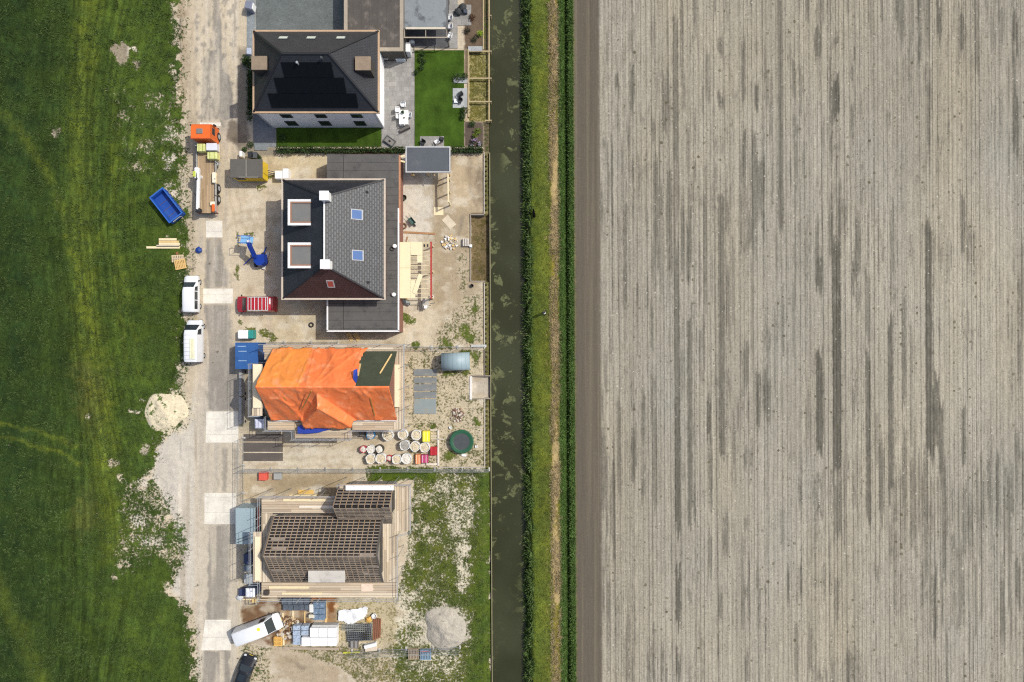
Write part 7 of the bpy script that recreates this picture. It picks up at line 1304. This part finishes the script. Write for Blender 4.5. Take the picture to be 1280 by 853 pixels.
# ------------------------------------------------------------------ person and dog on the dyke
def skin(name, mat, parent, V, E, R, sub=2):
    me = bpy.data.meshes.new(name); me.from_pydata(V, E, []); ob = bpy.data.objects.new(name, me); C.objects.link(ob); me.materials.append(mat); ob.parent = parent
    ob.modifiers.new('skin', 'SKIN'); sl_ = me.skin_vertices[0].data
    for i, r in enumerate(R): sl_[i].radius = (r, r) if not isinstance(r, tuple) else r
    sl_[0].use_root = True; s = ob.modifiers.new('sub', 'SUBSURF'); s.levels = s.render_levels = sub; me.polygons.foreach_set('use_smooth', [True]*len(me.polygons)); return ob
def person():
    c = W(679.8, 392, .0); t = thing('person', 'person in dark clothes with a white top walking on the mown dyke', 'person', (c.x, c.y, float(.27)), 2.0); SK = M('skin', (.45, .27, .19), .6, .05); DC = M('dark_cloth', (.02, .021, .028), .85, .15); WC = M('white_cloth', (.7, .7, .68), .85, .06)
    V = [(0, 0, .95), (.02, 0, 1.15), (.03, 0, 1.4), (.05, 0, 1.52), (.07, 0, 1.6), (0, .1, .9), (.14, .11, .5), (.1, .11, .08), (.24, .11, .05), (0, -.1, .9), (-.08, -.11, .5), (-.3, -.11, .12), (-.2, -.11, .04), (.02, .2, 1.4), (-.08, .26, 1.13), (.04, .25, .9), (.02, -.2, 1.4), (.1, -.26, 1.13), (.3, -.24, 1.0)]
    E = [(0, 1), (1, 2), (2, 3), (3, 4), (0, 5), (5, 6), (6, 7), (7, 8), (0, 9), (9, 10), (10, 11), (11, 12), (2, 13), (13, 14), (14, 15), (2, 16), (16, 17), (17, 18)]
    R = [.14, .13, .15, .06, .055, .09, .065, .045, .04, .09, .065, .045, .04, .065, .048, .035, .065, .048, .035]; skin('body', DC, t, V, E, R)
    h = MB().blob((.09, 0, 1.69), .115, .01, 3, 1.18); hd = h.build('head', SK, t, smooth=80); MB().blob((.07, 0, 1.74), .122, .03, 3, .9).build('hair', M('dark_hair', (.02, .014, .01), .7), t, smooth=80); MB().blob((.2, 0, 1.67), .025, .02, 1).build('nose', SK, hd)
    for s in (-1, 1): MB().blob((.185, s*.04, 1.715), .014, .0, 1).build('eye', BLACK, hd); MB().blob((.08, s*.118, 1.69), .03, .02, 1).build('ear', SK, hd)
    MB().lathe((.03, 0, 0), [(.165, 1.08), (.18, 1.2), (.185, 1.38), (.12, 1.48), (.075, 1.5)], 16).build('top', WC, t, smooth=60)
    for s, q in ((1, (.04, .25, .9)), (-1, (.3, -.24, 1.0))):
        v = Vector(q); VV = [v, v+Vector((.02, 0, -.07)), v+Vector((.03, 0, -.1))]; EE = [(0, 1), (1, 2)]; RR = [.035, .04, .03]
        for k in range(4): b0 = len(VV); y = (-.03+.02*k); VV += [v+Vector((.035, y, -.13)), v+Vector((.05, y, -.165-.008*(1.5-abs(k-1.5)))), v+Vector((.045, y, -.19))]; EE += [(2, b0), (b0, b0+1), (b0+1, b0+2)]; RR += [.01, .009, .007]
        b0 = len(VV); VV += [v+Vector((.05, .035*s*-1, -.08)), v+Vector((.075, .045*s*-1, -.12))]; EE += [(1, b0), (b0, b0+1)]; RR += [.012, .009]; skin('hand', SK, t, [tuple(a) for a in VV], EE, RR, 1)
person()
def dog():
    c = W(667.3, 269.3, 0); t = thing('dog', 'black dog walking on the grass near the canal reeds', 'dog', (c.x, c.y, .27), 1.75); F = M('black_fur', (.005, .005, .005), 1.0, .2, spec=.02)
    V = [(-.28, 0, .5), (0, 0, .48), (.25, 0, .5), (.42, 0, .62), (.52, 0, .72), (.68, 0, .68), (-.3, .09, .42), (-.22, .1, .27), (-.34, .1, .17), (-.33, .1, .03), (-.27, .1, .02), (-.3, -.09, .42), (-.14, -.1, .27), (-.24, -.1, .17), (-.2, -.1, .03), (-.14, -.1, .02), (.26, .09, .36), (.3, .09, .2), (.34, .09, .03), (.4, .09, .02), (.26, -.09, .36), (.2, -.09, .2), (.14, -.09, .04), (.2, -.09, .02), (-.42, 0, .56), (-.58, 0, .66)]
    E = [(0, 1), (1, 2), (2, 3), (3, 4), (4, 5), (0, 6), (6, 7), (7, 8), (8, 9), (9, 10), (0, 11), (11, 12), (12, 13), (13, 14), (14, 15), (2, 16), (16, 17), (17, 18), (18, 19), (2, 20), (20, 21), (21, 22), (22, 23), (0, 24), (24, 25)]
    R = [.19, .18, .22, .12, .11, .06, .10, .05, .032, .026, .03, .08, .05, .032, .026, .03, .06, .035, .028, .032, .06, .035, .028, .032, .03, .02]; skin('body', F, t, V, E, R)
    for s in (-1, 1): m = MB().add([(.5, s*.05, .78), (.54, s*.09, .78), (.5, s*.1, .68), (.48, s*.08, .74)], [(0, 1, 2), (0, 2, 3), (0, 3, 1), (1, 3, 2)]); m.build('ear', F, t)
dog()
# ------------------------------------------------------------------ loose vegetation
def scatter(n, x0, x1, y0, y1, shear=True):
    px = RNG.uniform(x0, x1, n); py = RNG.uniform(y0, y1, n); q = px+(py-426)*.0047 if shear else px
    return q, py
def plant_on(name, px, py, size, mat, label=None, up=.9, w=.16):
    z = height(px, py); P = np.c_[(px-640)*.1, (426.5-py)*.1, z]; ob = leaves(name, P, size, mat, up, w); ob['kind'] = 'stuff'; ob['label'] = label; ob['category'] = 'plants'; return ob
px, py = scatter(46000, 652.5, 664.5, -40, 895); k = fbm(px/6, py/9, 401, 3) > .42; plant_on('reeds', px[k], py[k], .5, leaf_mat('reed_leaf', (.075, .12, .03), .5, .6), 'dense dark green reeds along the dyke side of the canal', .4, .18)
px, py = scatter(5000, 651, 662, -40, 895); k = fbm(px/5, py/12, 402, 3) > .55; plant_on('pale_reeds', px[k], py[k], .6, leaf_mat('pale_reed', (.14, .17, .07), .4, .6), 'pale reed tips among the dark canal reeds', .9, .14)
px, py = scatter(60000, 699.5, 718, -40, 895); k = np.abs(px-(py-426)*.0047-709.2) > 2.0; plant_on('ditch_grass', px[k], py[k], .32, leaf_mat('ditch_leaf', (.085, .145, .034), .5, .5), 'long green grass on both sides of the narrow ditch', .4, .16)
px, py = scatter(22000, 687, 700, -40, 895); k = fbm(px/4, py/30, 403, 3) > .40; plant_on('straw', px[k], py[k], .35, leaf_mat('straw_leaf', (.32, .25, .14), .3, .8), 'dry straw swath along the mown dyke', .35, .12)
px, py = scatter(14000, 664, 690, -40, 895); plant_on('mown_grass', px, py, .2, leaf_mat('mown_leaf', (.085, .12, .03), .4, .4), 'short yellow green grass on the dyke', .7, .16)
px = RNG.uniform(-40, 236, 150000); py = RNG.uniform(-40, 895, 150000); e_ = np.interp(py, OY, OX); k = (px < e_-3) & (fbm(px/11, py/8, 411, 4)+.25*(fbm(px/3, py/3, 412, 2)-.5) > .50)
for x, y, r in ((152, 66, 14), (178, 184, 14), (211, 166, 14), (210, 200, 12), (211, 235, 11), (209, 258, 24), (208, 516, 27), (188, 131, 16), (205, 305, 22), (224, 326, 14), (155, 147, 8)): k &= np.hypot(px-x, py-y) > r
k &= ~((px > 135) & (py > 590) & (py < 730) & (fbm(px/6, py/6, 413, 3) > .45)); plant_on('meadow_grass', px[k], py[k], .3, leaf_mat('meadow_leaf', (.052, .080, .02), .5, .25), 'taller tufts of grass scattered over the meadow', .5, .2)
px = RNG.uniform(480, 611, 30000); py = RNG.uniform(585, 895, 30000); k = (fbm(px/6, py/6, 421, 4) > .53) & ~((px < 518) & (py < 752)) & (np.hypot(px-556.5, py-785) > 27) & ~((px < 512) & (py > 750) & (py < 830)) & ~((px > 508) & (px < 542) & (py > 806) & (py < 826)); plant_on('weeds', px[k], py[k], .26, leaf_mat('weed_leaf', (.09, .115, .035), .6, .5), 'rough weeds growing over the open plot by the canal', .45, .22)
# members of one kind share a group
PHR = {'van': 'vans parked on the site', 'plank': 'loose planks lying about the plots', 'chair': 'chairs in the northern garden', 'shrub': 'shrubs of the northern garden', 'hedge': 'hedges of the northern garden', 'pallet': 'pallets on the ground', 'pallet load': 'pallet loads on the crane truck', 'ground plate': 'plates and sheets laid on the ground', 'batten': 'battens holding down the tarpaulin roof', 'block stack': 'stacked block packs below the batten house', 'foam board stack': 'white foam stacks below the batten house', 'steel beam': 'rusty beams beside the mesh pile', 'retaining wall': 'edging walls along the canal', 'container': 'site containers by the road', 'toilet cabin': 'site toilets by the road', 'barrier': 'grey barrier beams along the road', 'scaffold': 'scaffolds round the unfinished houses', 'roof fan': 'roof fans on the felt strip', 'pack': 'wrapped material packs', 'crate': 'crates on the plots', 'bin': 'wheeled bins by the yellow hut', 'sand heap': 'sand heaps', 'plywood sheet': 'loose plywood sheets', 'pot': 'white pots near the trampoline', 'board stack': 'board stacks on the building plots', 'rubble': 'rubble on the plots', 'box': 'boxes along the road'}
cnt = {}
for ob in C.objects:
    if ob.parent is None and ob.get('category'): cnt.setdefault(ob['category'], []).append(ob)
for k, L in cnt.items():
    if k in PHR and len(L) > 1:
        for ob in L:
            if not ob.get('group'): ob['group'] = PHR[k]
# ------------------------------------------------------------------ light, sky, camera
SUN = Vector((.553, .233, .8)).normalized()
sl = bpy.data.lights.new('sun', 'SUN'); sl.energy = 3.5; sl.angle = math.radians(.5); sl.color = (1, .972, .89)
so = bpy.data.objects.new('sun', sl); C.objects.link(so); so.rotation_euler = SUN.to_track_quat('Z', 'Y').to_euler(); so.location = (40, 20, 70)
wd = bpy.data.worlds.new('World'); SC.world = wd; wd.use_nodes = True; wn_ = wd.node_tree
sky = wn_.nodes.new('ShaderNodeTexSky'); sky.sky_type = 'NISHITA'; sky.sun_disc = False; sky.dust_density = 3.0; sky.ozone_density = .4; sky.sun_elevation = math.asin(SUN.z); sky.sun_rotation = math.atan2(SUN.x, SUN.y)
wn_.links.new(sky.outputs[0], wn_.nodes['Background'].inputs[0]); wn_.nodes['Background'].inputs[1].default_value = .15
cd = bpy.data.cameras.new('camera'); cd.sensor_width = 36; cd.lens = 24; cd.clip_end = 4000; cd.clip_start = 1
co = bpy.data.objects.new('camera', cd); C.objects.link(co); co.location = (0, 0, H); co.rotation_euler = (0, 0, 0); SC.camera = co
vs = SC.view_settings; SC.display_settings.display_device = 'sRGB'; vs.view_transform = 'Standard'; vs.look = 'None'; vs.exposure = .03; vs.gamma = 1; vs.use_curve_mapping = False
SC.render.engine = 'CYCLES'; SC.cycles.use_denoising = False; SC.cycles.filter_width = 1.2; SC.cycles.max_bounces = 5; SC.cycles.diffuse_bounces = 2
